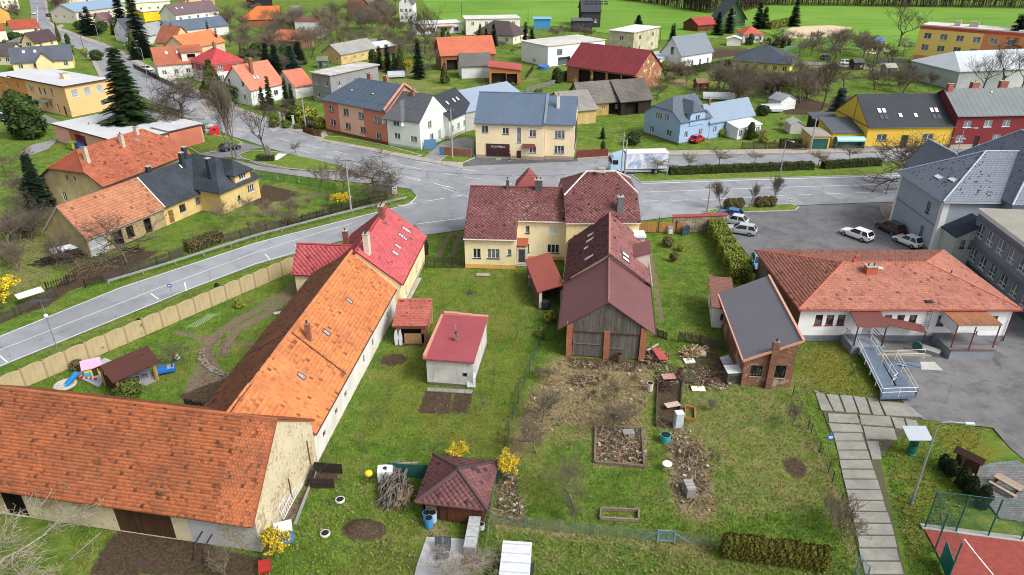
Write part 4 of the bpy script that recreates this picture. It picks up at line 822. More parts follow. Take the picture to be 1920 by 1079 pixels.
for i in range(5): MB().box(-.7 + i * .92,-3.1,3.8,-.7 + (i + 1) * .92 - .03,-.02,3.88,roofing((170,112,74),'felt',rough=.6,rgb2=(96,62,46))).obj('canopy_panel',tr)
for x,y in ((-.6,-3.0),(3.7,-3.0),(1.0,-3.4),(3.5,-.4)): MB().bar((x,y,1.0),(x,y,3.8),.09,.09,RP).obj('post',tr)
MB().box(-.6,-3.02,3.1,3.6,-2.98,3.75,plain((225,226,226))).box(-.62,-3.0,2.6,-.58,-.2,3.78,plain((225,226,226))).obj('panel',tr)
MB().bar((-.9,-3.6,1.9),(3.6,-3.6,1.9),.06,.06,RP).bar((-.9,-3.6,1.2),(3.6,-3.6,1.2),.06,.06,RP).obj('rail',tr)
for k in range(5): MB().box(3.7 + .35 * k,-3.3,0,4.05 + .35 * k,-1.6,.95 - .19 * k,concrete((130,132,134))).obj('step',tr)

# -- grey school
SL = roofing((112,122,138),'tile',.5,.35,.08,rough=.55); SG = (158,167,180)
SWN = dict(frame=(40,42,46),sill=(52,54,58),gl=(120,130,140))
A_,L_,an_ = frame2((56.6,87.7),(90.0,87.2)); root = thing('grey_school','tall blue-grey building with metal roof and white corner quoins beside the car park','building',A_,an_)
H = volume(root,(0,0),34,12.0,planes_for('gx',34,12.0,8.0,12.6,hipL=(7.2,8.0)),plaster(SG,.15),SL,ov=.45,thick=.16,fmat=plain((150,158,168)),ridge=plain((176,186,198)),gutter=(150,158,168),plinth=(.8,(120,126,136)),openings=[('L',.73,4.9,.9,1.6,'2t',SWN),('L',.73,1.4,.9,1.6,'2t',SWN)])
H2 = volume(root,(7.5,-2.0),12,18.0,planes_for('gy',12,18,8.4,14.6,hipL=(6.5,8.4),hipR=(6.5,8.4)),plaster(SG,.15),SL,ov=.4,ridge=plain((176,186,198)),wallname='wing_wall',roofname='wing_roof')
H3 = volume(root,(2.6,9.0),5,7.0,planes_for('gy',5,7.0,8.0,11.4),plaster(SG,.15),SL,ov=.3,ridge=plain((176,186,198)),wallname='wing_wall',roofname='wing_roof')
for v in (4.2,6.4): skylight(H,2,1.4 if v > 5 else 2.0,v,1.6,.7,(150,156,164),(232,236,240))
MB().box(-.06,-.06,.1,.75,.06,7.9,plaster((222,224,226),.1)).box(-.06,.06,.1,.06,.6,7.9,plaster((222,224,226),.1)).obj('quoin',root); MB().box(-.06,11.5,.1,.0,12.05,7.9,plaster((222,224,226),.1)).obj('quoin',root)
MB().box(-.05,.6,4.0,.0,11.5,4.16,plaster((128,134,146))).obj('string_course',root)
sg = MB(); rr = random.Random(3)
for i in range(130):
    u = rr.uniform(.3,7.0); v = rr.uniform(.3,11.5); z = H.zat(u,v) + .17; sg.box(u - .07,v - .05,z,u + .07,v + .05,z + .09,plain((56,60,68)))
for i in range(120):
    u = rr.uniform(8,19); v = rr.uniform(-1.8,14); z = H2.zat(u - 7.5,v + 2) + .17; sg.box(u - .07,v - .05,z,u + .07,v + .05,z + .09,plain((56,60,68)))
sg.obj('snow_guard',H.roof,kind='stuff')
LW = volume(root,(.7,-3.4),3.4,3.4,planes_for('gy',3.4,3.4,4.3,6.0,rf=.95),plaster((186,190,186)),roofing((44,56,72),'tile',.4,.3,.1),ov=.3,wallname='link_wall',roofname='link_roof',openings=[('F',.3,2.6,.6,1.1,'1',SWN),('F',.62,2.6,.6,1.1,'1',SWN)])
H = house('grey_annex','dark grey two-storey annex with white windows at the right picture edge',(59.6,85.0),(57.4,64.3),14,'flat',7.3,7.3,cat='building',wall=plaster((120,129,144),.2),roof=roofing((150,148,138),'felt',var=.15),ov=.2,thick=.5,fmat=plain((214,218,224)),plinth=(.8,(76,80,88)),
  openings=[('F',(i + .62) / 8.2,z,1.55,1.75,'2t',dict(gl=(70,80,88))) for i in range(8) for z in (1.3,4.5)])
for z in (3.6,6.75): 
    for k in range(3 if z > 5 else 5): MB().box(-.05,-.07,z - .14 * k - .1,20.8,-.004,z - .14 * k,plain((112,118,130))).obj('cladding_board',H.root)

# -- cream municipal building with the brown sign
MW = (238,218,178); BLU = roofing((96,116,140),'diamond',.4,.4,.1,rough=.5)
A_,L_,an_ = frame2((-6.9,132.9),(6.0,131.3)); root = thing('fire_hall','cream two-storey building with blue-grey roof and wide brown sign','building',A_,an_); MS = dict(sill=(60,60,70),gl=(52,60,74))
H = volume(root,(0,0),L_,13,planes_for('gx',L_,13,6.9,11.0),plaster(MW,.15),BLU,ov=.4,ovg=.25,plinth=(.7,(170,156,136)),gutter=(90,100,116),ridge=plain((104,116,134)),fmat=plain((100,112,130)),
  openings=[('F',0.139,4.97,1.27,1.32,'2',MS),('F',0.442,4.8,1.21,1.21,'2',MS),('F',0.835,4.46,1.25,1.31,'2',MS),('F',0.838,1.38,1.27,1.34,'2',MS),('F',0.636,3.25,0.81,2.94,'1',dict(gl=(110,120,128),sill=(60,60,70))),('F',0.635,0.14,0.87,1.56,'d',dict(rgb=(84,52,44)))])
H2 = volume(root,(L_ + .05,.8),5.6,12,planes_for('gx',5.6,12,6.9,10.6),plaster(MW,.15),BLU,ov=.4,ovg=.15,plinth=(.7,(170,156,136)),wallname='wing_wall',roofname='wing_roof',gutter=(90,100,116),fmat=plain((100,112,130)),openings=[('F',.5,4.1,1.9,1.5,'3',MS),('F',.5,1.2,1.9,1.5,'3',MS)])
chimney(H2,2.2,3.4,.55,.55,11.4,plaster((226,220,210)))
MB().bar((L_ + .1,-.4,7.15),(L_ + .1,6.5,11.25),.5,.06,metal((150,166,184))).obj('flashing',H.roof)
MB().box(L_ + 5.68,2.2,1.6,L_ + 5.74,11.6,5.9,plain((60,62,56))).obj('hatch_cladding',root)
MB().prism([(9.0,-1.0,2.6),(11.3,-1.0,2.6),(11.3,0,3.1),(9.0,0,3.1)],plain((100,50,46)),(0,0,-.1)).obj('door_canopy',root)
sgn = MB().box(2.0,-.1,.5,6.5,-.01,2.9,plain((72,40,42))).obj('sign_board',root)
for (x,w_) in ((2.15,1.95),(4.35,1.95)): MB().box(x,-.13,.62,x + w_,-.1,1.85,plain((58,32,36))).obj('gate_leaf',root)
to = link('sign_lettering',text_mesh('IKOVÝIENA',.52,plain((232,230,226))),sgn,(4.3,-.135,2.2)); to.rotation_euler = (R(90),0,0)
MB().box(4.0,-1.1,0,4.9,-.2,.18,concrete()).obj('step',root)

# -- pink house, white-green house, black-roofed wing
PK = dict(sill=(70,60,60),gl=(60,66,76))
H = house('pink_house','long salmon pink two-tone house with blue-grey roof and two brick chimneys',(-40.3,152.9),(-25.2,142),11.5,'gx',6.9,10.9,wall=painted((206,128,104),((4.6,12.1,-1,9,(236,184,160)),(-5,40,-1,.55,(120,74,62))),.12),roof=roofing((88,104,124),'tile',.35,.3,.08),ov=.4,ovg=.3,gutter=(86,92,104),hipL=(5.5,6.9),
  openings=[('F',) + t_ for t_ in ((0.125,4.46,1.54,1.38,'2',PK),(0.366,4.3,1.65,1.48,'2',PK),(0.608,4.16,1.76,1.46,'2',PK),(0.855,4.07,1.7,1.43,'2',PK),(0.130,1.51,1.72,1.41,'2',PK),(0.377,1.4,1.66,1.39,'2',PK),(0.616,1.29,1.61,1.37,'2',PK),(0.862,0.79,1.56,1.35,'2',PK))])
for u in (8.2,13.0): chimney(H,u,6.3,1.0,.7,12.1,brick((196,118,84),(150,84,64)))
for u in (6.0,12.2): skylight(H,0,u,2.6,.6,.5,(60,60,66),(220,226,230))
MB().bar((H.L - .05,-.45,7.15),(H.L - .05,5.75,11.35),.35,.3,plaster((222,150,124))).bar((H.L - .05,11.9,7.15),(H.L - .05,5.75,11.35),.35,.3,plaster((222,150,124))).obj('fire_wall',H.roof)
WGS = dict(sill=(200,204,206),gl=(70,78,84))
H = house('white_gable_house','white house with grey roof and pointed gable next to the pink house',(-25.1,141.8),(-18.1,138.3),10.5,'gx',5.6,9.8,wall=(226,234,226),dirt=.1,roof=roofing((92,96,104),'tile',.35,.3,.08),ov=.3,ovg=.2,gutter=(100,106,112),plinth=(.5,(190,200,190)),
  openings=[('F',0.291,4.23,1.41,1.08,'2',WGS),('F',0.294,1.54,1.42,1.21,'2',WGS),('F',0.796,1.37,1.52,1.19,'2',WGS),('R',.35,3.6,1.4,1.4,'2',WGS),('R',.4,1.0,1.2,1.3,'2',WGS),('R',.68,.3,.9,2.1,'d',dict(rgb=(200,204,204))),('R',.15,.6,.9,1.1,'1',WGS)])
chimney(H,3.6,4.6,.6,.6,10.6,brick((186,104,76)))
V = volume(H.root,(-.3,-1.1),4.6,6.5,planes_for('gy',4.6,6.5,5.7,8.6,hipL=(3.4,5.7)),plaster((226,234,226),.1),roofing((104,108,114),'tile',.35,.3,.08),ov=.25,skip='F',z0=4.5,wallname='dormer_wall',roofname='dormer_roof')
H = house('black_roof_wing','low white house with black roof and three skylights beside the driveway',(-13,146),(-8.5,155.6),9.0,'gx',4.4,8.2,wall=(226,234,226),roof=roofing((58,64,74),'tile',.35,.3,.08),ov=.35,gutter=(50,52,58),plinth=(.6,(190,176,160)),openings=aw('F',4,1.3,1.0,1.3,'2',**WGS))
for u in (3.4,6.2,7.8): skylight(H,0,u,2.0,.7,1.1,(60,60,66),(226,230,234))
H = house('blue_metal_hall','low hall with pale blue sheet metal roof behind the cream municipal building',(-10,152.1),(3.7,165),15,'gx',4.2,7.0,cat='hall',wall=(180,180,174),roof=roofing((146,162,184),'seam',.6,var=.06,rough=.4),ov=.3)
H = house('plank_shed_grey_roof','cream shed with patchy grey fibre-cement roof behind the black roof',(-15.9,148.4),(-6.7,162.1),9,'gx',3.6,6.3,cat='shed',wall=(206,194,170),dirt=.5,roof=roofing((140,138,132),'seam',.5,var=.15),ov=.4); chimney(H,5.5,3.6,.6,.6,7.2,plaster((140,136,130)))

# -- light blue house
BW = (148,176,212); BS = dict(gl=(60,70,84))
H = house('light_blue_house','pale blue house with grey half-hipped roof and white conservatory behind',(28.2,151.1),(33.9,142),8.5,'gy',4.6,8.3,wall=BW,dirt=.1,roof=roofing((98,110,126),'tile',.35,.3,.08),ov=.3,ovg=.25,hipL=(2.5,6.4),plinth=(.35,(120,110,100)),openings=[('F',0.394,3.89,1.89,1.4,'3',BS),('F',0.608,4.04,1.38,1.38,'2',BS),('F',0.227,0.69,1.46,1.44,'2',BS),('F',0.714,1.08,1.53,1.29,'2',BS),('R',.22,1.2,.9,1.3,'2',BS),('R',.7,1.2,.9,1.3,'2',BS)])
H2 = volume(H.root,(6.0,8.4),4.8,13,planes_for('gy',4.8,13,3.7,6.6),plaster(BW,.1),roofing((128,150,172),'seam',.5,var=.08,rough=.4),ov=.4,wallname='wing_wall',roofname='wing_roof',openings=aw('R',4,1.2,1.0,1.3,'2',**BS))
DM = volume(H.root,(6.6,2.4),4.3,4.2,planes_for('gx',4.3,4.2,5.9,7.9,hipR=(1.6,6.4)),plaster(BW,.1),roofing((88,100,116),'tile',.35,.3,.08),ov=.25,z0=3.5,wallname='dormer_wall',roofname='dormer_roof',openings=[('R',.5,4.4,1.2,1.1,'2',BS)])
V = volume(H.root,(11.0,13.0),3.4,7.0,[(3.0,-.2,0)],plaster((226,230,232)),roofing((214,218,222),'seam',.6,var=.04,rough=.3),ov=.2,wallname='conservatory_wall',roofname='conservatory_roof',openings=aw('R',4,.6,1.1,1.3,'2'))
chimney(H2,2.4,1.5,.6,.5,7.7,brick())

# -- yellow house, red-brown house, bus-stop yard
YW = (226,186,66); YS = dict(sill=(110,104,90),gl=(60,76,92))
H = house('yellow_house','bright yellow house with dark grey roof and rows of skylights',(70.3,138.9),(87.8,139.6),14.5,'gx',4.4,9.2,wall=YW,dirt=.12,roof=roofing((62,68,76),'diamond',.4,.4,.1),ov=.25,ovg=.15,gutter=(90,84,60),plinth=(.6,(150,150,146)),openings=[('F',0.176,1.58,1.95,1.4,'2',YS),('F',0.711,1.48,2.07,1.51,'2',YS),('F',0.446,0.02,1.42,2.71,'d',dict(rgb=(50,46,40)))])
for u in (2.9,13.6):
    for k in range(2):
        skylight(H,0,u + .95 * k,2.9,.8,1.3,(70,74,80),(236,238,240)); skylight(H,0,u + .95 * k,1.5,.8,1.2,(70,74,80),(60,66,74))
for u in (6.8,9.9): skylight(H,0,u,1.9,.8,1.1,(70,74,80),(236,238,240))
MB().box(-.03,6.3,4.1,-.005,6.5,9.0,plain((120,96,50))).box(-.03,0,4.3,-.005,14.4,4.5,plain((120,96,50))).obj('gable_trim',H.root); MB().box(-.28,4.5,1.9,-.03,6.1,3.6,plain((226,228,228))).obj('notice_cabinet',H.root)
RB = (128,52,56); RS = dict(sill=(226,228,230),gl=(110,128,138))
H = house('red_brown_house','dark red two-storey house with grey-green roof at the right edge',(87.6,139.3),(111.4,141.2),12,'gx',6.6,10.4,wall=RB,dirt=.15,roof=roofing((116,124,126),'seam',1.1,var=.12,rough=.6),ov=.35,plinth=(.8,(176,166,150)),gutter=(80,84,86),openings=[('F',x,4.2,1.7,1.35,'2',RS) for x in (.1,.28,.44,.66,.85)] + [('F',x,1.3,1.7,1.35,'2',RS) for x in (.07,.39,.55,.8)] + [('F',.22,.1,1.1,2.3,'d',dict(rgb=(50,24,26)))])
chimney(H,.6,5.6,1.1,.8,11.6,brick((196,92,62),(166,76,54))); chimney(H,6.5,6.6,1.5,1.0,11.6,brick((196,92,62),(166,76,54))); chimney(H,14.0,8.4,1.6,.9,11.4,brick((196,92,62),(166,76,54)))
skylight(H,0,9.0,4.8,.7,.5,(50,50,54),(226,230,234))
H = house('green_garage','small yellow garage with green door and dark flat roof beside the shelter',(59.3,138.5),(63,138.5),5.5,'shy',2.6,2.9,cat='garage',wall=(214,186,110),roof=felt((150,146,136)),ov=.2,openings=[('F',.5,.05,3.1,2.1,'d',dict(rgb=(28,104,96),name='garage_door'))])
H = house('timber_carport','dark timber shed with grey roof behind the green garage',(64.8,150.2),(70.2,150.2),5,'shy',3.0,3.3,cat='shed',wall=wood((62,58,50)),roof=felt((84,88,94)),ov=.5)
H = house('low_grey_annex','low annex with dark pitched roof attached to the yellow house',(64,140),(70.2,140.4),6.5,'shy',2.9,4.3,cat='annex',wall=YW,roof=roofing((92,100,110),'tile',.4,.3),ov=.25)
bs = thing('bus_shelter','turquoise bus shelter with curved roof in front of the yellow house','bus shelter',(64.4,138.1),0.02); TQ = plain((40,112,112)); TR = plain((150,206,204),.35)
L_ = 5.6
for k in range(6):
    a0,a1 = R(180 - 22 * k),R(180 - 22 * (k + 1)); p = lambda a: (1.0 + .95 * math.cos(a),1.75 + .75 * math.sin(a)); (y0,z0),(y1,z1) = p(a0),p(a1); MB().prism([(0,y0,z0),(L_,y0,z0),(L_,y1,z1),(0,y1,z1)],TR,(0,0,-.05)).obj('roof_panel',bs)
MB().box(0,1.7,0,L_,1.76,2.2,TQ).obj('back_panel',bs)
for x in (0,L_ - .06): MB().box(x,.4,.2,x + .06,1.7,2.1,TQ).obj('side_panel',bs); MB().bar((x,.1,0),(x,.1,1.9),.08,.08,TQ).obj('post',bs)
MB().box(.4,1.1,.42,L_ - .4,1.55,.5,wood((190,170,140))).obj('seat',bs)

# -- left: orange flat-roofed building and pink annex
OS = dict(gl=(120,130,140),transom=True)
H = house('orange_flat_block','orange and apricot flat-roofed block with pale roof at the left edge',(-122.5,177.6),(-102.3,165.1),10,'flat',6.9,6.9,cat='building',wall=painted((232,186,128),((-5,6.5,-1,9,(222,146,78)),),.1),roof=roofing((196,198,204),'felt',var=.1),ov=.5,thick=.3,fmat=plain((70,60,56)),
  openings=[('R',x,4.3,1.5,1.7,'1t',dict(gl=(150,160,168))) for x in (.2,.5,.8)] + [('R',.8,1.3,1.2,1.2,'1',{}),('F',.1,4.4,.9,1.4,'1',{}),('F',.16,1.4,.9,1.4,'1',{}),('F',.36,4.2,2.0,1.5,'3',{}),('F',.38,1.2,1.8,1.4,'3',{}),('F',.52,4.0,1.0,1.7,'1t',{}),('F',.61,4.0,1.0,1.7,'1t',{}),('F',.74,3.8,.9,2.2,'1',{}),('F',.58,1.0,1.0,1.6,'1t',{}),('F',.66,1.0,1.0,1.6,'1t',{}),('F',.78,.3,.9,2.2,'1',{}),('F',.9,.05,.9,2.2,'d',{})])
chimney(H,15.5,5.0,1.6,1.4,8.4,plaster((226,196,160)),pots=0); volume(H.root,(18.0,7.5),3.8,6.5,[(6.4,0,0)],plaster((228,146,72),.1),roofing((196,198,204),'felt',var=.1),ov=.3,flat=True,wallname='stair_wall',roofname='stair_roof'); volume(H.root,(-12,1.5),12,9,[(6.0,0,0)],plaster((222,146,78),.1),roofing((196,198,204),'felt',var=.1),ov=.3,flat=True,wallname='side_wall',roofname='side_roof',openings=aw('F',3,3.6,1.2,1.4,'2') + aw('F',3,1.0,1.2,1.4,'2'))
MB().prism([(12.5,-2.2,3.0),(17,-2.2,3.0),(17,0,3.3),(12.5,0,3.3)],plain((100,110,96)),(0,0,-.12)).obj('canopy',H.root)
H = house('pink_annex','low pink flat-roofed annex with pale roof under the big spruce',(-93.8,144.5),(-72.5,130.2),16.5,'flat',3.5,3.5,cat='building',wall=painted((232,170,156),((5.6,10.2,-1,9,(196,112,88)),),.15),roof=roofing((198,200,204),'felt',var=.12),ov=.35,thick=.28,fmat=plain((84,62,60)),openings=[('F',.37,.1,4.2,2.7,'o',dict(rgb=(150,84,66))),('R',.4,.1,2.2,2.4,'o',dict(rgb=(150,84,66)))])
volume(H.root,(20.5,9.0),5.5,7.0,[(4.0,0,0)],plaster((206,122,98),.2),roofing((198,200,204),'felt',var=.12),ov=.3,flat=True,wallname='side_wall',roofname='side_roof')

# -- left: two-family house with red tiles; slate and tile house
SAND = (206,182,128); R2 = tile((172,98,72),(134,74,58))
H = house('red_tile_house','sand-coloured house with old red tiled half-hipped roof left of the junction',(-61.9,102.8),(-56.2,119.4),12.2,'gx',4.9,8.9,wall=(206,186,138),dirt=.8,roof=felt((150,74,52)),ov=.5,ovg=.6,hipL=(2.2,7.0),hipR=(2.2,7.0),fmat=plain((90,60,50)),gutter=(90,66,58),ridge=R2,openings=[('L',.28,1.2,.8,1.5,'2',{}),('L',.75,1.0,.8,1.4,'2',{}),('L',.42,4.9,.35,.7,'1',dict(frame=(60,50,44),sill=None)),('L',.55,4.9,.35,.7,'1',dict(frame=(60,50,44),sill=None))],tiles={0: dict(mat=R2,w=.42,h=.4)})
for u,v in ((1.6,3.8),(9.2,4.4),(13.6,5.6)): chimney(H,u,v,.55,.6,9.9,plaster((196,184,160)))
skylight(H,0,12.0,4.4,.8,.9,(120,110,110),(190,200,210))
DS = roofing((66,74,84),'tile',.3,.25,.35,rgb2=(36,42,52)); T2 = tile((180,122,92),(156,102,78))
A_,an_ = np.array((-56.5,86.8)),math.atan2(.917,.4); root = thing('slate_farmhouse','low ochre farmhouse, half orange tiles, half dark slate, beside the road','house',A_,an_); OC = (214,186,122)
H = volume(root,(0,0),12.6,7.6,planes_for('gx',12.6,7.6,3.1,6.7),plaster((176,158,116),.9),felt((180,110,80)),ov=.4,ovg=.25,fmat=plain((190,180,170)),openings=[('F',.12,.05,2.7,2.3,'d',dict(rgb=(208,212,216),name='garage_door')),('F',.36,.05,1.5,2.2,'o',dict(rgb=(40,34,30))),('F',.52,.4,1.2,1.8,'o',dict(rgb=(44,36,30))),('F',.76,.05,1.2,2.2,'o',dict(rgb=(40,34,30)))],tiles={0: dict(mat=T2,w=.4,h=.42,jit=.004)},ridge=T2)
M_ = volume(root,(12.65,0),11.5,7.8,planes_for('gx',11.5,7.8,3.2,6.95),plaster(OC,.6),DS,ov=.45,ovg=.1,fmat=plain((60,64,70)),wallname='house_wall',roofname='slate_roof',openings=[('F',.1,.05,.9,2.0,'d',dict(rgb=(150,110,60))),('F',.3,1.0,1.2,1.2,'2',dict(frame=(90,60,46))),('F',.58,1.1,1.2,1.2,'2',dict(frame=(90,60,46)))])
MB().bar((12.62,-.5,3.0),(12.62,3.8,6.98),.2,.2,plain((196,192,188))).obj('fire_wall',H.roof)
W3 = volume(root,(19.6,-4.4),8.4,12.5,planes_for('gy',8.4,12.5,3.9,7.4,hipL=(4.0,3.9),hipR=(4,3.9)),plaster(OC,.5),DS,ov=.5,fmat=plain((60,64,70)),wallname='wing_wall',roofname='wing_roof',openings=[('F',.45,.9,.7,1.0,'1',{}),('R',.2,1.0,1.3,1.4,'3',{}),('F',.78,1.5,1.4,1.3,'3',{})])
DR = volume(root,(23.0,-4.5),3.4,5.5,planes_for('gy',3.4,5.5,5.5,7.0,hipL=(1.6,5.5)),plaster(OC,.3),DS,ov=.4,z0=3.6,wallname='dormer_wall',roofname='dormer_roof',openings=[('F',.5,4.2,1.5,1.1,'3',{})])
for Hh,u,v,tp in ((M_,2.4,4.1,7.9),(M_,8.0,3.2,8.6),(M_,10.5,5.2,8.6),(W3,1.4,2.6,8.2)): chimney(Hh,u,v,.6,.6,tp,plain((44,54,68)),pots=0)
skylight(M_,0,7.4,3.0,.8,.8,(90,90,96),(226,230,234))

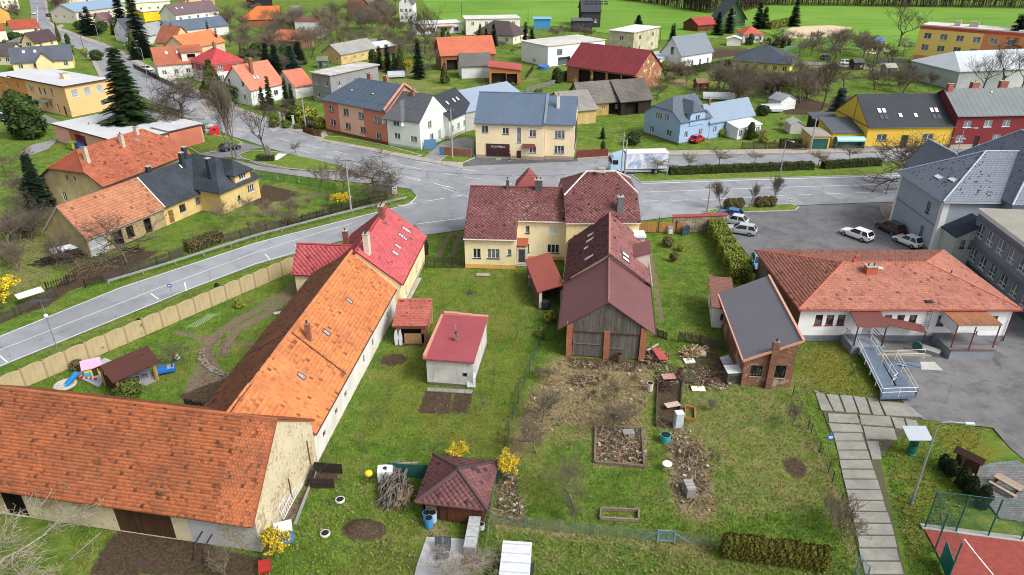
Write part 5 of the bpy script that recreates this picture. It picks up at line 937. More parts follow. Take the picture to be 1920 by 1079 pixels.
# -- houses further back
TL = lambda c,**k: roofing(c,'tile',.4,.4,.14,**k)
def wins(spec): return [o for s in spec for o in aw(*s)]
FAR = [
 # name, label, A, B, depth, kind, zf, zr, wall, roof, extra
 ('yellow_gable_house','pale yellow two-storey house with brown roof beside the far street',(-161.2,244.4),(-156.4,243.4),9.5,'gy',5.6,8.4,(236,214,150),TL((84,66,70)),dict(openings=wins((('F',1,1.6,2.0,1.3,'3'),('F',1,4.2,2.0,1.3,'3'),('R',2,3.9,1.0,1.2))))),
 ('slate_bungalow','low house with wide blue-grey roof and small yellow gable',(-150.9,221.5),(-136.7,228.7),9,'gx',2.8,6.4,(228,214,160),TL((92,98,112)),dict(openings=wins((('F',4,1,1.2,1.2),)))),
 ('red_hatch_house','house with flat grey terrace and red tiled roof left of the far street',(-190.3,285.4),(-183.4,291.1),12,'gx',4.5,7.0,(222,216,200),TL((176,84,60)),{}),
 ('white_balcony_house','white house with grey roof and balcony at the left picture edge',(-171.6,253.1),(-166.5,253.1),7,'shy',4.2,4.8,(224,228,230),TL((128,130,126)),dict(openings=wins((('F',2,2.0,1.2,1.3),)))),
 ('cream_edge_house','cream house with red roof cut by the left picture edge',(-187.3,267.1),(-184,272.1),10,'gx',6.0,8.5,(226,222,200),TL((170,78,62)),dict(openings=wins((('F',2,1.5,1.3,1.2),('R',2,1.5,1,1.2))))),
 ('orange_solar_house','orange house with black solar panel roof in the top left corner',(-233.8,337.6),(-229.6,345.4),12,'gy',4.4,8.0,(216,160,84),TL((46,54,72)),{}),
 ('white_corner_house','white house with brown roof in the top left corner',(-265.2,395.2),(-261.2,403.1),11,'gx',5.5,8.5,(226,220,196),TL((110,74,64)),dict(openings=wins((('F',3,3.2,1.2,1.2),('F',3,.9,1.2,1.2))))),
 ('blue_roof_hall','long hall with pale blue metal roof beside the far street',(-195.8,339.5),(-187.4,368.7),14,'gx',5.0,8.0,(206,198,184),roofing((132,160,186),'seam',.6,var=.08,rough=.4),dict(cat='hall',openings=wins((('F',7,2.4,1.0,1.2),('L',3,2.2,1.0,1.2))))),
 ('long_orange_roof','long low building with orange tiled roof behind the blue hall',(-236.6,405.8),(-222.2,444.1),12,'gx',4.5,8.0,(214,200,176),TL((210,108,66)),{}),
 ('mauve_cottage','small cottage with mauve roof behind the street trees',(-193.8,345.4),(-191.5,349.5),7,'gx',2.6,4.6,(220,206,180),TL((140,102,104)),{}),
 ('mauve_shed','small pale shed with mauve roof right of the cottage',(-179.9,330.2),(-176.8,333.9),7,'gx',2.8,5.2,(222,208,182),TL((140,102,104)),dict(cat='shed',openings=wins((('F',2,.9,.9,1.0),)))),
 ('white_steep_house','white steep-gabled house with slate roof near the tall spruces',(-153.2,288.3),(-144.7,281.3),8,'gy',4.0,8.2,(228,232,238),TL((84,90,104)),dict(openings=wins((('F',2,1.5,.9,1.2),('F',1,4.2,1.0,1.2))))),
 ('white_flat_block','cream flat-roofed block at the top edge',(-188.2,380.4),(-175.2,390.2),12,'flat',5.0,5.0,(230,220,190),felt((206,210,214)),dict(cat='building',openings=wins((('F',4,1.6,1.1,1.2),)))),
 ('yellow_hall','bright yellow low hall with white roof near the top edge',(-169.3,347.4),(-163,355.7),9,'flat',4.2,4.2,(240,202,40),felt((214,218,220)),dict(cat='hall')),
 ('mauve_roof_house','white house with wide mauve-grey roof and white porch',(-152.9,343.4),(-141,364.3),11,'gx',3.4,7.4,(230,230,226),TL((118,98,104)),dict(openings=wins((('F',5,1.0,1.3,1.2),)))),
 ('steel_roof_house','low house with steel-blue roof and snow guards behind orange tiles',(-130.2,286.3),(-115.4,305.4),10,'gx',3.6,6.6,(206,208,206),TL((96,110,130)),{}),
 ('grey_sheet_house','grey house with pale sheet roof beside the spruces',(-135.4,277.3),(-133,291.1),9,'gx',3.2,6.4,(200,200,196),roofing((150,154,158),'seam',.6),{}),
 ('old_tile_house','old house with moss-brown tiles and cracked cream gable',(-124.5,259.9),(-117.7,258.7),11,'gx',3.4,8.0,(222,196,140),TL((166,96,72),rgb2=(104,70,56)),dict(openings=wins((('R',1,4.0,1.2,1.0),)))),
 ('orange_tile_barn','barn with plain orange tiled roof behind the old cracked gable',(-106.7,243.7),(-100.8,260.5),10,'gx',3.6,7.2,(210,190,160),TL((222,130,80)),dict(cat='barn')),
 ('loggia_house','white house with brown tiles, loggia and white gable by the street',(-101.7,209.9),(-90.6,216.4),9.5,'gx',4.2,8.2,(228,226,220),TL((180,104,78)),dict(dirt=.5,openings=wins((('L',2,1.2,.9,1.3),('L',1,4.2,.8,1.4),('F',4,1.3,1.2,1.2))))),
 ('red_hip_house','white and red house with bright red hipped roof',(-83.1,202.3),(-76.7,209.9),11,'gx',5.6,9.4,painted((214,218,228),((-1,30,3.2,5.0,(188,60,58)),),.08),TL((196,72,76)),dict(hipL=(6,5.6),hipR=(6,5.6),openings=wins((('F',2,3.4,1.8,1.4,'3'),('F',2,.9,1.8,1.4,'3'),('L',3,3.4,1.2,1.4),('L',2,.9,1.2,1.4))))),
 ('salmon_roof_house','white gabled house with salmon roof and tall brick chimney',(-64.1,176.8),(-58.5,185.2),10.5,'gx',4.0,9.0,(230,236,230),TL((222,132,104)),dict(dirt=.1,openings=wins((('L',2,1.2,1.0,1.3),('L',2,4.4,1.0,1.3),('F',2,1.3,1.3,1.3))))),
 ('salmon_roof_garage','small white garage with salmon roof next to the grey cube',(-55.4,184.6),(-52,188.4),9,'gx',3.2,6.4,(232,232,226),TL((216,122,98)),dict(cat='garage')),
 ('grey_cube_house','grey and white flat-roofed cube house with tar-stained roof',(-50.1,182.1),(-44.7,178.5),17,'flat',7.0,7.0,(140,142,144),roofing((196,196,196),'felt',rgb2=(130,120,110)),dict(thick=.25,openings=wins((('F',2,4.3,1.3,1.4),('F',2,1.2,1.2,1.2),('R',3,4.0,1.0,1.2))))),
 ('ochre_shed','long ochre shed with worn grey roof among the gardens',(-54.4,234.4),(-45.7,248.7),8,'gx',3.2,5.8,(214,186,120),roofing((150,150,148),'seam',.5),dict(cat='shed',dirt=.6,openings=wins((('F',4,1.2,1.0,.9),('L',2,1.2,.8,.9))))),
 ('glass_roof_shed','little brown shed with pale translucent roof beside the ochre shed',(-46.3,250.9),(-40.5,257.6),5,'shy',2.6,3.6,(110,84,72),felt((206,210,212)),dict(cat='shed')),
 ('orange_roof_barn','barn with bright orange roof near the top edge',(-117.6,327.1),(-102,331),12,'gx',3.2,7.8,(150,100,70),TL((222,118,58)),dict(cat='barn',hipL=(7,3.2))),
 ('black_gable_barn','barn with black boarded gable and orange roof at the top edge',(-135.7,400.4),(-127.7,405.8),14,'gy',4.5,9.0,(46,44,46),TL((206,110,66)),dict(cat='barn')),
 ('white_cube_house','white cube house with maroon flat roof among bare trees',(-85,294),(-75.3,294),9,'flat',6.4,6.4,(206,210,204),felt((150,70,80)),dict(dirt=.5,openings=wins((('L',2,1.0,2.0,1.8),('L',2,3.8,2.0,1.6))))),
 ('brick_gable_barn','barn with bare orange brick gable and slate roof at the top edge',(-77.9,357.8),(-67.8,357.8),16,'gy',7.0,13.0,'brick',TL((110,112,120)),dict(cat='barn')),
 ('orange_cottage','cottage with orange roof half hidden by bare branches',(-90,272.1),(-75.8,267.1),8,'gx',2.8,5.6,(150,110,80),TL((222,120,72)),dict(hipL=(4,2.8))),
 ('white_top_house','tall white house with brown roof against the green field',(-51.4,345.4),(-45.3,345.4),14,'gy',8.0,12.0,(226,230,234),TL((120,104,104)),dict(openings=wins((('F',3,4.4,1.2,1.4),('F',3,1.2,1.2,1.4),('F',1,8.2,1.0,1.2))))),
 ('white_flat_villa','low white villa with flat roof and timber terrace',(-39.4,303.1),(-20.7,309.5),10,'flat',4.0,4.0,(228,232,236),felt((214,218,222)),dict(openings=wins((('F',4,.8,2.2,1.6),)))),
 ('cream_flat_villa','cream flat-roofed villa below the green field',(-18.6,303.1),(3.3,306.3),12,'flat',6.0,6.0,(226,224,208),felt((206,208,204)),dict(openings=wins((('F',4,3.6,1.2,1.3),)))),
 ('brown_roof_villa','cream villa with dark brown hipped roof in front of the flat villa',(-14.3,285.4),(0.4,277.3),12,'gx',3.2,7.2,(230,220,196),TL((92,78,80)),dict(hipL=(5,3.2),hipR=(5,3.2),openings=wins((('R',3,1,1.2,1.3),('F',3,1.0,1.3,1.3))))),
 ('brick_barn','brick barn with faded orange tiled roof between gardens',(-21.6,224.2),(-5.3,228.7),10,'gx',4.6,9.0,'brick',TL((206,112,82)),dict(cat='barn',openings=[('F',.2,.05,3.4,3.0,'o',{}),('F',.55,.05,3.4,3.0,'o',{})])),
 ('red_sheet_barn','barn with flat red sheet roof and dark open side',(-6.3,202.3),(2.4,202.3),9,'shx',5.0,4.0,(186,120,76),felt((176,82,74)),dict(cat='barn',openings=[('F',.3,.05,4.0,3.2,'o',{}),('F',.72,.05,3.0,3.0,'o',{})])),
 ('dark_roof_shed','white shed with dark grey roof beside the brick barn',(-14.6,211.5),(-6.2,213.1),8,'gx',3.6,6.4,(220,222,222),TL((110,108,106)),dict(cat='shed')),
 ('white_modern_house','modern white flat-roofed house with dark window behind the red barn',(11.2,230.6),(30.5,244.4),14,'flat',6.2,6.2,(232,234,236),felt((196,196,190)),dict(dirt=.05,openings=[('F',.2,3.2,2.2,1.8,'1',dict(frame=(80,84,90))),('F',.28,.05,5.0,2.4,'o',dict(rgb=(90,96,104)))])),
 ('stained_flat_house','two-storey stained cream house with flat white roof',(33.9,259.9),(41.5,254.2),19,'flat',7.2,7.2,(206,198,168),felt((214,216,214)),dict(dirt=.9,openings=wins((('F',1,4.4,1.6,1.4),('F',3,1.2,1.2,1.4),('R',2,4.4,1.6,1.4),('R',2,1.2,1.2,1.3))))),
 ('white_grey_gable_house','crisp white gabled house with grey roof beside the red barn',(46.5,230.6),(51.4,224.2),15,'gy',4.6,9.4,(232,234,238),roofing((120,132,142),'seam',.6,var=.06),dict(dirt=.05,openings=[('F',.55,4.4,1.2,2.2,'1',dict(frame=(60,62,66)))] + wins((('R',4,.4,.9,2.2,'1'),)))),
 ('white_flat_link','low white flat-roofed link beside the crisp white gabled house',(40,228.7),(45.3,225.1),12,'flat',3.4,3.4,(228,230,234),felt((176,186,194)),dict(cat='annex',openings=[('F',.6,.1,1.2,2.1,'d',{})])),
 ('black_modern_house','black timber-clad modern house with solar panels',(30.2,326.5),(38.3,326.5),16,'gx',6.5,11.0,(60,62,66),TL((70,74,82)),dict(openings=wins((('F',2,2.0,1.4,1.6),)))),
 ('black_modern_annex','low black annex with solar panels before the black modern house',(25.4,312.8),(33.4,312.8),10,'flat',4.2,4.2,(66,66,68),felt((96,100,106)),dict(cat='annex')),
 ('green_gable_house','dark green gabled house with grey roof near the forest',(91.9,330.2),(102.2,330.2),14,'gy',3.8,10.6,(88,120,84),TL((96,104,112)),dict(ov=.9,openings=wins((('F',1,4.5,1.6,1.8),('F',2,1.0,1.6,1.4))))),
 ('red_cabin','small log cabin with red roof below the green house',(77.6,312.8),(86.4,317.8),9,'gx',2.6,5.0,(120,72,56),TL((186,72,70)),dict(cat='cabin')),
 ('white_red_cottage','white cottage with red hipped roof near the forest',(87.6,282.7),(95.3,282.7),9,'gx',3.0,5.4,(228,230,232),TL((206,96,84)),dict(hipL=(4,3),hipR=(4,3),openings=wins((('F',3,.8,1.2,1.4),)))),
 ('white_garden_shed','little white garden shed with pale roof in the far garden',(79.4,274.7),(84.1,273.4),4,'gy',2.4,3.2,(236,236,232),felt((222,220,210)),dict(cat='shed')),
 ('yellow_bungalow','yellow bungalow with dark slate hipped roof and covered porch',(67.7,225.1),(82.7,218.1),15,'gx',3.2,6.8,(232,206,96),TL((70,80,94)),dict(hipL=(7.5,3.2),hipR=(7.5,3.2),ov=.8,openings=wins((('F',6,.8,1.2,1.4),('R',3,.9,1.2,1.2))))),
 ('corrugated_hall','pale corrugated hall behind bare trees at the right edge',(119.7,195.1),(153.4,202.3),18,'gx',5.0,8.5,(186,190,194),roofing((196,204,212),'seam',.8,var=.08,rough=.4),dict(cat='hall',hipL=(5,5))),
]
for nm,lb,A,B,W_,kd,zf,zr,wl,rf_,ex in FAR:
    ex = dict(ex); ex.setdefault('ov',.4)
    H = house(nm,lb,A,B,W_,kd,zf,zr,wall=brick() if wl == 'brick' else wl,roof=rf_,**ex)
    if nm in ('salmon_roof_house',): chimney(H,3.5,3.0,.8,.6,10.6,brick((170,84,62))); skylight(H,0,3.0,1.6,.7,1.1); skylight(H,0,3.9,1.6,.7,1.1)
    if nm in ('slate_bungalow','loggia_house','mauve_roof_house'):
        for u in (3.0,6.0): skylight(H,0,u,2.4,.9,1.3)
    if nm in ('old_tile_house','yellow_gable_house','white_top_house','white_steep_house','red_hip_house','mauve_roof_house','yellow_bungalow','blue_roof_hall'): chimney(H,H.L * .5,H.W * .5,.7,.7,zr + 1.0,brick((180,100,76)))
    if nm == 'loggia_house':
        volume(H.root,(7.0,.2),5.2,3.0,[(6.9,0,.25)],plaster((220,214,200)),TL((170,100,76)),ov=.3,z0=4.4,wallname='loggia_wall',roofname='loggia_roof',openings=[('F',.5,4.9,2.2,1.5,'o',{})])
    if nm == 'black_modern_house':
        for i in range(5):
            for j in range(2):
                k = link('solar_panel',MB().box(0,0,.05,1.6,1.0,.1,glass((36,40,52),0.0)).mesh('solar_panel'),H.roof); mm = roof_basis(H,0).to_4x4(); mm.translation = Vector(on_roof(H,0,1.5 + i * 2.1,4.0 + j * 1.4)); k.matrix_local = mm
    if nm == 'slate_bungalow': volume(H.root,(6.2,-1.2),4.4,5,planes_for('gy',4.4,5,2.8,5.2),plaster((228,214,160)),TL((92,98,112)),ov=.4,wallname='gable_wall',roofname='gable_roof')
    if nm == 'white_flat_villa': 
        MB().box(9.5,-3,2.9,16,-.1,3.1,wood((206,140,70))).obj('pergola_roof',H.root)
        for x in (9.7,15.8): MB().bar((x,-2.8,0),(x,-2.8,2.9),.15,.15,wood((206,140,70))).obj('post',H.root)

# -- red barn with open bays
H = house('red_barn','big open-fronted barn with dark red roof and broken brick gable',(15.6,207.0),(32.6,193.0),14.5,'gx',4.6,9.8,cat='barn',wall=brick((190,110,72),(150,84,58),patch=(206,190,150)),roof=roofing((138,54,62),'tile',.45,.4,.12),ov=.4,openings=[('F',x,.05,4.0,3.9,'o',dict(rgb=(40,24,24),name='bay')) for x in (.27,.49,.71,.91)])
# -- old U-shaped farm
H = house('old_farm_range','old ochre farm range with worn grey roof and open dark gable end',(16.4,165.3),(26.4,169),8.5,'gx',3.4,7.0,cat='farm building',wall=(206,170,96),dirt=.8,roof=roofing((124,120,114),'tile',.45,.4,.2,rgb2=(84,80,76)),ov=.6,openings=wins((('F',3,1.4,.9,.9),)) + [('F',.8,.05,3.6,2.6,'o',{})])
V = volume(H.root,(H.L - 1.5,-1.5),8.0,10.5,planes_for('gx',8.0,10.5,3.4,7.0),wood((56,50,46)),roofing((110,106,100),'tile',.45,.4,.2,rgb2=(70,66,62)),ov=.5,wallname='cart_shed_wall',roofname='cart_shed_roof',openings=[('F',.35,.05,3.6,2.6,'o',{})])
for y in (-.6,3.5): MB().box(H.L + 6.5,y,0,H.L + 6.9,y + .4,3.4,brick()).obj('pillar',H.root)
V = volume(H.root,(-7.0,-6),7.5,12,planes_for('gx',7.5,12,3.2,6.2),plaster((206,180,120),.7),roofing((150,146,142),'tile',.45,.4,.15),ov=.4,wallname='yard_wall',roofname='yard_roof')
# -- yellow and orange apartment block
AS = dict(gl=(86,94,104)); L_ap = 41.0
A_ = np.array((127.5,234.4)); B_ = A_ + L_ap * np.array((.766,-.643))
H = house('apartment_block','three-storey yellow and orange apartment block with flat roof',A_,B_,12,'flat',11.6,11.6,cat='apartment block',wall=painted((214,138,86),((-1,17.5,3.2,10.9,(238,206,110)),(25.5,50,3.2,7.2,(238,206,110)),(-1,60,10.9,12.2,(196,92,70))),.08),roof=felt((206,204,200)),ov=.15,thick=.35,fmat=plain((196,92,70)),
  openings=[('F',(i + .6) / 9.2,z,2.0,1.7,'2',dict(gl=(86,94,104))) for i in range(9) for z in (8.2,4.8)] + [('F',(i + .6) / 9.2,1.5,1.6,1.0,'1',dict(gl=(60,62,68))) for i in (0,1,3,4,6)] + [('F',.27,.1,1.3,2.4,'d',dict(rgb=(230,230,230)))])
for u in (9,13.5,24): chimney(H,u,6,1.6 if u != 13.5 else 2.4,1.2,13.4,plaster((190,180,168)),pots=0)
MB().box(0,-.15,11.95,L_ap,.1,12.3,plain((220,216,210))).obj('parapet',H.roof)

# ================================================================= VEGETATION
def seg_mesh(name,segs,mat,sides=3,extra=None):
    """tapered prisms along segments (n,8): p0,p1,r0,r1 ; extra: (verts,tris,rnd) appended"""
    S = np.array(segs); p0,p1,r0,r1 = S[:,:3],S[:,3:6],S[:,6:7],S[:,7:8]; d = p1 - p0; d /= np.linalg.norm(d,axis=1,keepdims=True) + 1e-9
    up = np.where(np.abs(d[:,2:3]) < .9,np.array([[0,0,1.]]),np.array([[1.,0,0]])); u = np.cross(d,up); u /= np.linalg.norm(u,axis=1,keepdims=True); v = np.cross(d,u); n = len(S); rings = []
    for p,r in ((p0,r0),(p1,r1)):
        for k in range(sides):
            a = 2 * math.pi * k / sides; rings.append(p + r * (math.cos(a) * u + math.sin(a) * v))
    V = np.stack(rings,1).reshape(-1,3); b = (np.arange(n) * 2 * sides)[:,None,None]
    q = []
    for k in range(sides): k2 = (k + 1) % sides; q += [(k,k2,sides + k2),(k,sides + k2,sides + k)]
    F_ = (np.array(q)[None] + b).reshape(-1,3); rn = np.repeat(RNG.random(n),len(q))
    return np_mesh(name,V,F_,mat,rn)
def grow(seed,height=8.0,trunk=.25,spread=.6,levels=5,kids=(3,5),up=.25,r0=.16,crook=.25,ratio=.72,twist=0):
    rd = np.random.default_rng(seed); tr,cr = [],[]
    def branch(p,d,L,r,lv):
        n = 4 if lv == 0 else 3; pts = [p]
        for i in range(n):
            d = d + rd.normal(0,crook * (.4 if lv == 0 else 1),3) + np.array((0,0,up * .18 * (lv > 0))); d /= np.linalg.norm(d); pts.append(pts[-1] + d * L / n)
        for i in range(n): (tr if lv == 0 else cr).append((*pts[i],*pts[i + 1],r * (1 - .45 * i / n),r * (1 - .45 * (i + 1) / n)))
        if lv >= levels: return
        k = int(rd.integers(kids[0],kids[1] + 1)) + (1 if lv == 0 else 0)
        for j in range(k):
            t = rd.uniform(.35 if lv else .6,1.0); i = min(n - 1,int(t * n)); q = pts[i] + (pts[i + 1] - pts[i]) * (t * n - i)
            a = rd.uniform(0,2 * math.pi) if lv else 2 * math.pi * (j + rd.uniform(-.2,.2)) / k; side = np.array((math.cos(a),math.sin(a),0)); e = d * (1 - spread) + side * spread + np.array((0,0,up)); e /= np.linalg.norm(e)
            branch(q,e,L * rd.uniform(ratio * .8,ratio * 1.1) * (1.35 if lv == 0 else 1),r * .52,lv + 1)
        if lv: branch(pts[-1],d,L * .65,r * .5,lv + 1)
    branch(np.zeros(3),np.array((0,0,1.)),height * trunk,r0,0)
    cr = np.array(cr); tr = np.array(tr); top = max(cr[:,5].max(),1e-3); s = height / top
    cr[:,:6] *= s; tr[:,:6] *= s; cr[:,6:] = np.maximum(cr[:,6:],.0095); return tr,cr
BRK = bark((106,94,82),(66,58,52)); BRK2 = bark((116,106,94),(76,68,62)); BRK3 = bark((136,124,110),(92,84,74)); REDT_ = bark((142,130,110),(102,92,78))
TREES = {}
def tree_kind(key,bk=BRK,twig=None,**kw):
    v = []
    for s in range(kw.pop('n',3)):
        tr,cr = grow(hash(key) % 1000 if False else sum(map(ord,key)) + s * 17,**kw); v.append((seg_mesh('trunk',tr,bk,7),seg_mesh('crown',cr,twig or bk,3),kw['height']))
    TREES[key] = v
tree_kind('big',height=11.0,trunk=.2,spread=.62,levels=5,kids=(2,4),up=.35,r0=.24,n=3)
tree_kind('fruit',bk=BRK2,height=5.0,trunk=.22,spread=.74,levels=4,kids=(3,5),up=.2,r0=.14,crook=.3,n=4)
tree_kind('grey',bk=BRK3,height=5.0,trunk=.18,spread=.55,levels=4,kids=(3,5),up=.32,r0=.1,n=3)
tree_kind('bush',bk=REDT_,height=2.2,trunk=.05,spread=.6,levels=3,kids=(5,8),up=.45,r0=.045,n=3)
tree_kind('ball',bk=REDT_,height=3.0,trunk=.4,spread=.85,levels=3,kids=(6,8),up=.12,r0=.07,ratio=.55,n=3)
tree_kind('upright',bk=BRK3,height=4.5,trunk=.2,spread=.32,levels=4,kids=(4,5),up=.6,r0=.07,n=2)
tree_kind('sapling',bk=BRK2,height=2.4,trunk=.4,spread=.5,levels=2,kids=(3,4),up=.4,r0=.035,n=3)
tree_kind('dense',bk=BRK2,height=6.0,trunk=.2,spread=.8,levels=5,kids=(4,4),up=.1,r0=.2,crook=.3,n=1)
tree_kind('pale',bk=bark((176,168,152),(126,116,102)),height=6.0,trunk=.15,spread=.8,levels=5,kids=(3,4),up=.1,r0=.12,crook=.4,n=2)
def scatter_mesh(name,pts,nrm,size,mat,rn,rnd,squash=.6):
    """leaf-sized pieces at points, roughly facing nrm"""
    n = len(pts); nn = nrm + rnd.normal(0,.55,(n,3)); nn /= np.linalg.norm(nn,axis=1,keepdims=True); t = rnd.normal(0,1,(n,3)); u = np.cross(nn,t); u /= np.linalg.norm(u,axis=1,keepdims=True); v = np.cross(nn,u)
    s = size * rnd.uniform(.6,1.35,(n,1)); V = np.stack([pts - u * s * squash,pts + v * s * -.5,pts + u * s * squash,pts + v * s * .9],1).reshape(-1,3); F_ = np.arange(n * 4).reshape(n,4); return np_mesh(name,V,F_,mat,rn)
def conifer(seed,h=10.0,r=2.6,whorls=20,base=.05,droop=.25,mat=None,dens=1.3,needle=.5):
    rd = np.random.default_rng(seed); V = []; F_ = []; rn = []; k0 = 0; segs = []
    for i in range(whorls):
        t = base + (1 - base) * (i + rd.uniform(-.9,.9)) / whorls; z = h * min(t,.985); rr = r * (1 - t) ** .85 * rd.uniform(.8,1.12) + .12; nb = int(rd.integers(8,11))
        for j in range(nb):
            a = 2 * math.pi * (j + rd.uniform(-.4,.4)) / nb + i; L = rr * rd.uniform(.75,1.1); z = min(h * .985,max(h * base * .7,h * min(t,.985) + rd.normal(0,1.1 * h / whorls))); d = np.array((math.cos(a),math.sin(a),0)); sd_ = np.array((-math.sin(a),math.cos(a),0)); m = max(3,int(L / needle * 2.0 * dens)); tone = rd.uniform(0,1)
            segs.append((0,0,z,*(d * L * .85 + (0,0,z - droop * L * .6)),.035,.012))
            for q in range(m):
                f = (q + .6) / m; c = d * L * f + np.array((0,0,z - droop * L * f * f + .10 * L * f)); wd = needle * (1.15 - .55 * f) * rd.uniform(.8,1.3)
                for sgn in (-1,1):
                    tip = c + sd_ * sgn * wd * 1.35 + d * wd * .75 + np.array((0,0,-.16 * wd + rd.normal(0,.05))); b2 = c + d * wd * .7; b1 = c - d * wd * .5; V += [b1,b2 + (0,0,.03),tip]; F_.append((k0,k0 + 1,k0 + 2)); k0 += 3; rn.append(.55 * tone + rd.uniform(0,.45))
    trunk = [(0,0,h * k / 6,0,0,h * (k + 1) / 6,.022 * h * (1 - k / 6.3),.022 * h * (1 - (k + 1) / 6.3)) for k in range(6)]
    V = np.array(V); F_ = np.array(F_); return seg_mesh('trunk',trunk + segs,BRK,5),np_mesh('crown',V,F_,mat,np.array(rn)),h
SPR = foliage((58,84,48),(22,34,24)); SPR2 = foliage((50,70,50),(18,28,24)); THU = foliage((84,92,40),(38,44,20)); THG = foliage((62,84,38),(24,36,18)); BLS = foliage((70,94,88),(30,44,44)); BOX_ = foliage((96,112,44),(44,56,22)); YEL = foliage((236,206,24),(176,146,18)); HBR = foliage((112,104,62),(66,60,36)); YG = foliage((150,158,56),(84,92,32))
TREES['spruce'] = [conifer(s,10,2.6,34,mat=SPR2,needle=.42) for s in (1,2,3)]; TREES['bluespruce'] = [conifer(5,6,2.0,24,mat=BLS,needle=.4)]
TREES['great'] = [conifer(9,22,6.4,46,.05,.28,SPR,1.5,.95)]; TREES['fir'] = [conifer(s,8,1.5,30,mat=SPR,needle=.36) for s in (21,22)]
def leafy(seed,shape,n,size,mat,core=None):
    """shape: 'cone'|'ball'|'column' of unit height/width -> scaled mesh; leaves through the outer shell"""
    rd = np.random.default_rng(seed); z = rd.uniform(.02,1,n); a = rd.uniform(0,2 * math.pi,n)
    prof = {'cone': lambda z: .5 * np.minimum(1,(1 - z) * 1.25 + .06) * np.minimum(1,.6 + z * 3),'ball': lambda z: .5 * np.sqrt(np.maximum(0.01,1 - (2 * z - 1) ** 2)),'column': lambda z: .5 * np.minimum(1,np.sqrt(np.maximum(0,(1.02 - z) * 3.2))) * np.minimum(1,.75 + z * 2)}[shape]
    lump = 1 + .14 * np.sin(a * 3 + z * 9 + seed) + .1 * np.sin(a * 7 - z * 17); rr = prof(z) * lump * rd.uniform(.72,1.05,n) ; p = np.stack([rr * np.cos(a),rr * np.sin(a),z],1); nr = np.stack([np.cos(a),np.sin(a),.5 * (z - .3)],1)
    rn = np.clip(.5 + .2 * np.sin(a * 5 + z * 13 + seed) + rd.normal(0,.2,n),0,1); return p,nr,rn,prof
def leafy_kind(key,shape,h,w_,n,size,mat,variants=2):
    out = []
    for s in range(variants):
        p,nr,rn,prof = leafy(s * 7 + len(key),shape,n,size,mat); p = p * np.array((w_,w_,h)); rd = np.random.default_rng(s); me = scatter_mesh('foliage',p,nr,size,mat,rn,rd)
        core = MB().lathe([(max(.02,float(prof(np.array([z]))[0]) * w_ * .78),z * h) for z in (.01,.15,.35,.55,.75,.9,.97)],foliage((62,60,36),(42,42,24)),10).mesh('inner_core',True); out.append((core,me,h))  # solid dark brown core filling the crown, in place of inner branches
    TREES[key] = out
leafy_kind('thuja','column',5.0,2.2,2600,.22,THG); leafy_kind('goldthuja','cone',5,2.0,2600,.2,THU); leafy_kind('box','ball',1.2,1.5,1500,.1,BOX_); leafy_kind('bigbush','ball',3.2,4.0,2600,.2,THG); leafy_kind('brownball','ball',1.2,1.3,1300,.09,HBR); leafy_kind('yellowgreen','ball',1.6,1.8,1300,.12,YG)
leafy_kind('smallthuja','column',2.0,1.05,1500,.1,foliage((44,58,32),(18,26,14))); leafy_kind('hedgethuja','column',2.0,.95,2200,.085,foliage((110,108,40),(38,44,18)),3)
def forsythia_kind():
    out = []
    for s in range(2):
        tr,cr = grow(300 + s,height=2.2,trunk=.06,spread=.6,levels=4,kids=(4,5),up=.4,r0=.04); rd = np.random.default_rng(s); i = rd.integers(0,len(cr),2600); f = rd.random((2600,1)); p = cr[i,:3] + (cr[i,3:6] - cr[i,:3]) * f + rd.normal(0,.05,(2600,3)); out.append((seg_mesh('twig',np.vstack([tr,cr]),BRK3,3),scatter_mesh('blossom',p,rd.normal(0,1,p.shape),.075,YEL,rd.random(2600),rd),2.2))
    TREES['forsythia'] = out
forsythia_kind()
NAMES = dict(big='tree',fruit='fruit_tree',grey='bare_tree',bush='shrub',ball='clipped_tree',upright='young_tree',sapling='sapling',dense='blossom_tree',pale='walnut_tree',spruce='spruce',bluespruce='blue_spruce',great='great_spruce',fir='fir',thuja='thuja',goldthuja='thuja',box='box_bush',bigbush='evergreen_bush',brownball='clipped_shrub',yellowgreen='shrub',smallthuja='thuja',hedgethuja='hedge_thuja',forsythia='forsythia')
CATS = dict(big='tree',fruit='tree',grey='tree',bush='shrub',ball='tree',upright='tree',sapling='sapling',dense='tree',pale='tree',spruce='tree',bluespruce='tree',great='tree',fir='tree',thuja='shrub',goldthuja='shrub',box='shrub',bigbush='shrub',brownball='shrub',yellowgreen='shrub',smallthuja='shrub',hedgethuja='shrub',forsythia='shrub')
TCOUNT = {}
def plant(kind,pos,height,label,wid=1.0,group=None,var=None,rz=None):
    i = TCOUNT.get(kind,0); TCOUNT[kind] = i + 1; v = TREES[kind]; st,cr,h0 = v[(i if var is None else var) % len(v)]; s = height / h0
    o = thing(NAMES[kind],label,CATS[kind],pos,(i * 2.4 if rz is None else rz),group); o.scale = (s * wid,s * wid,s); link(st.name.split('.')[0],st,o); link(cr.name.split('.')[0],cr,o); return o
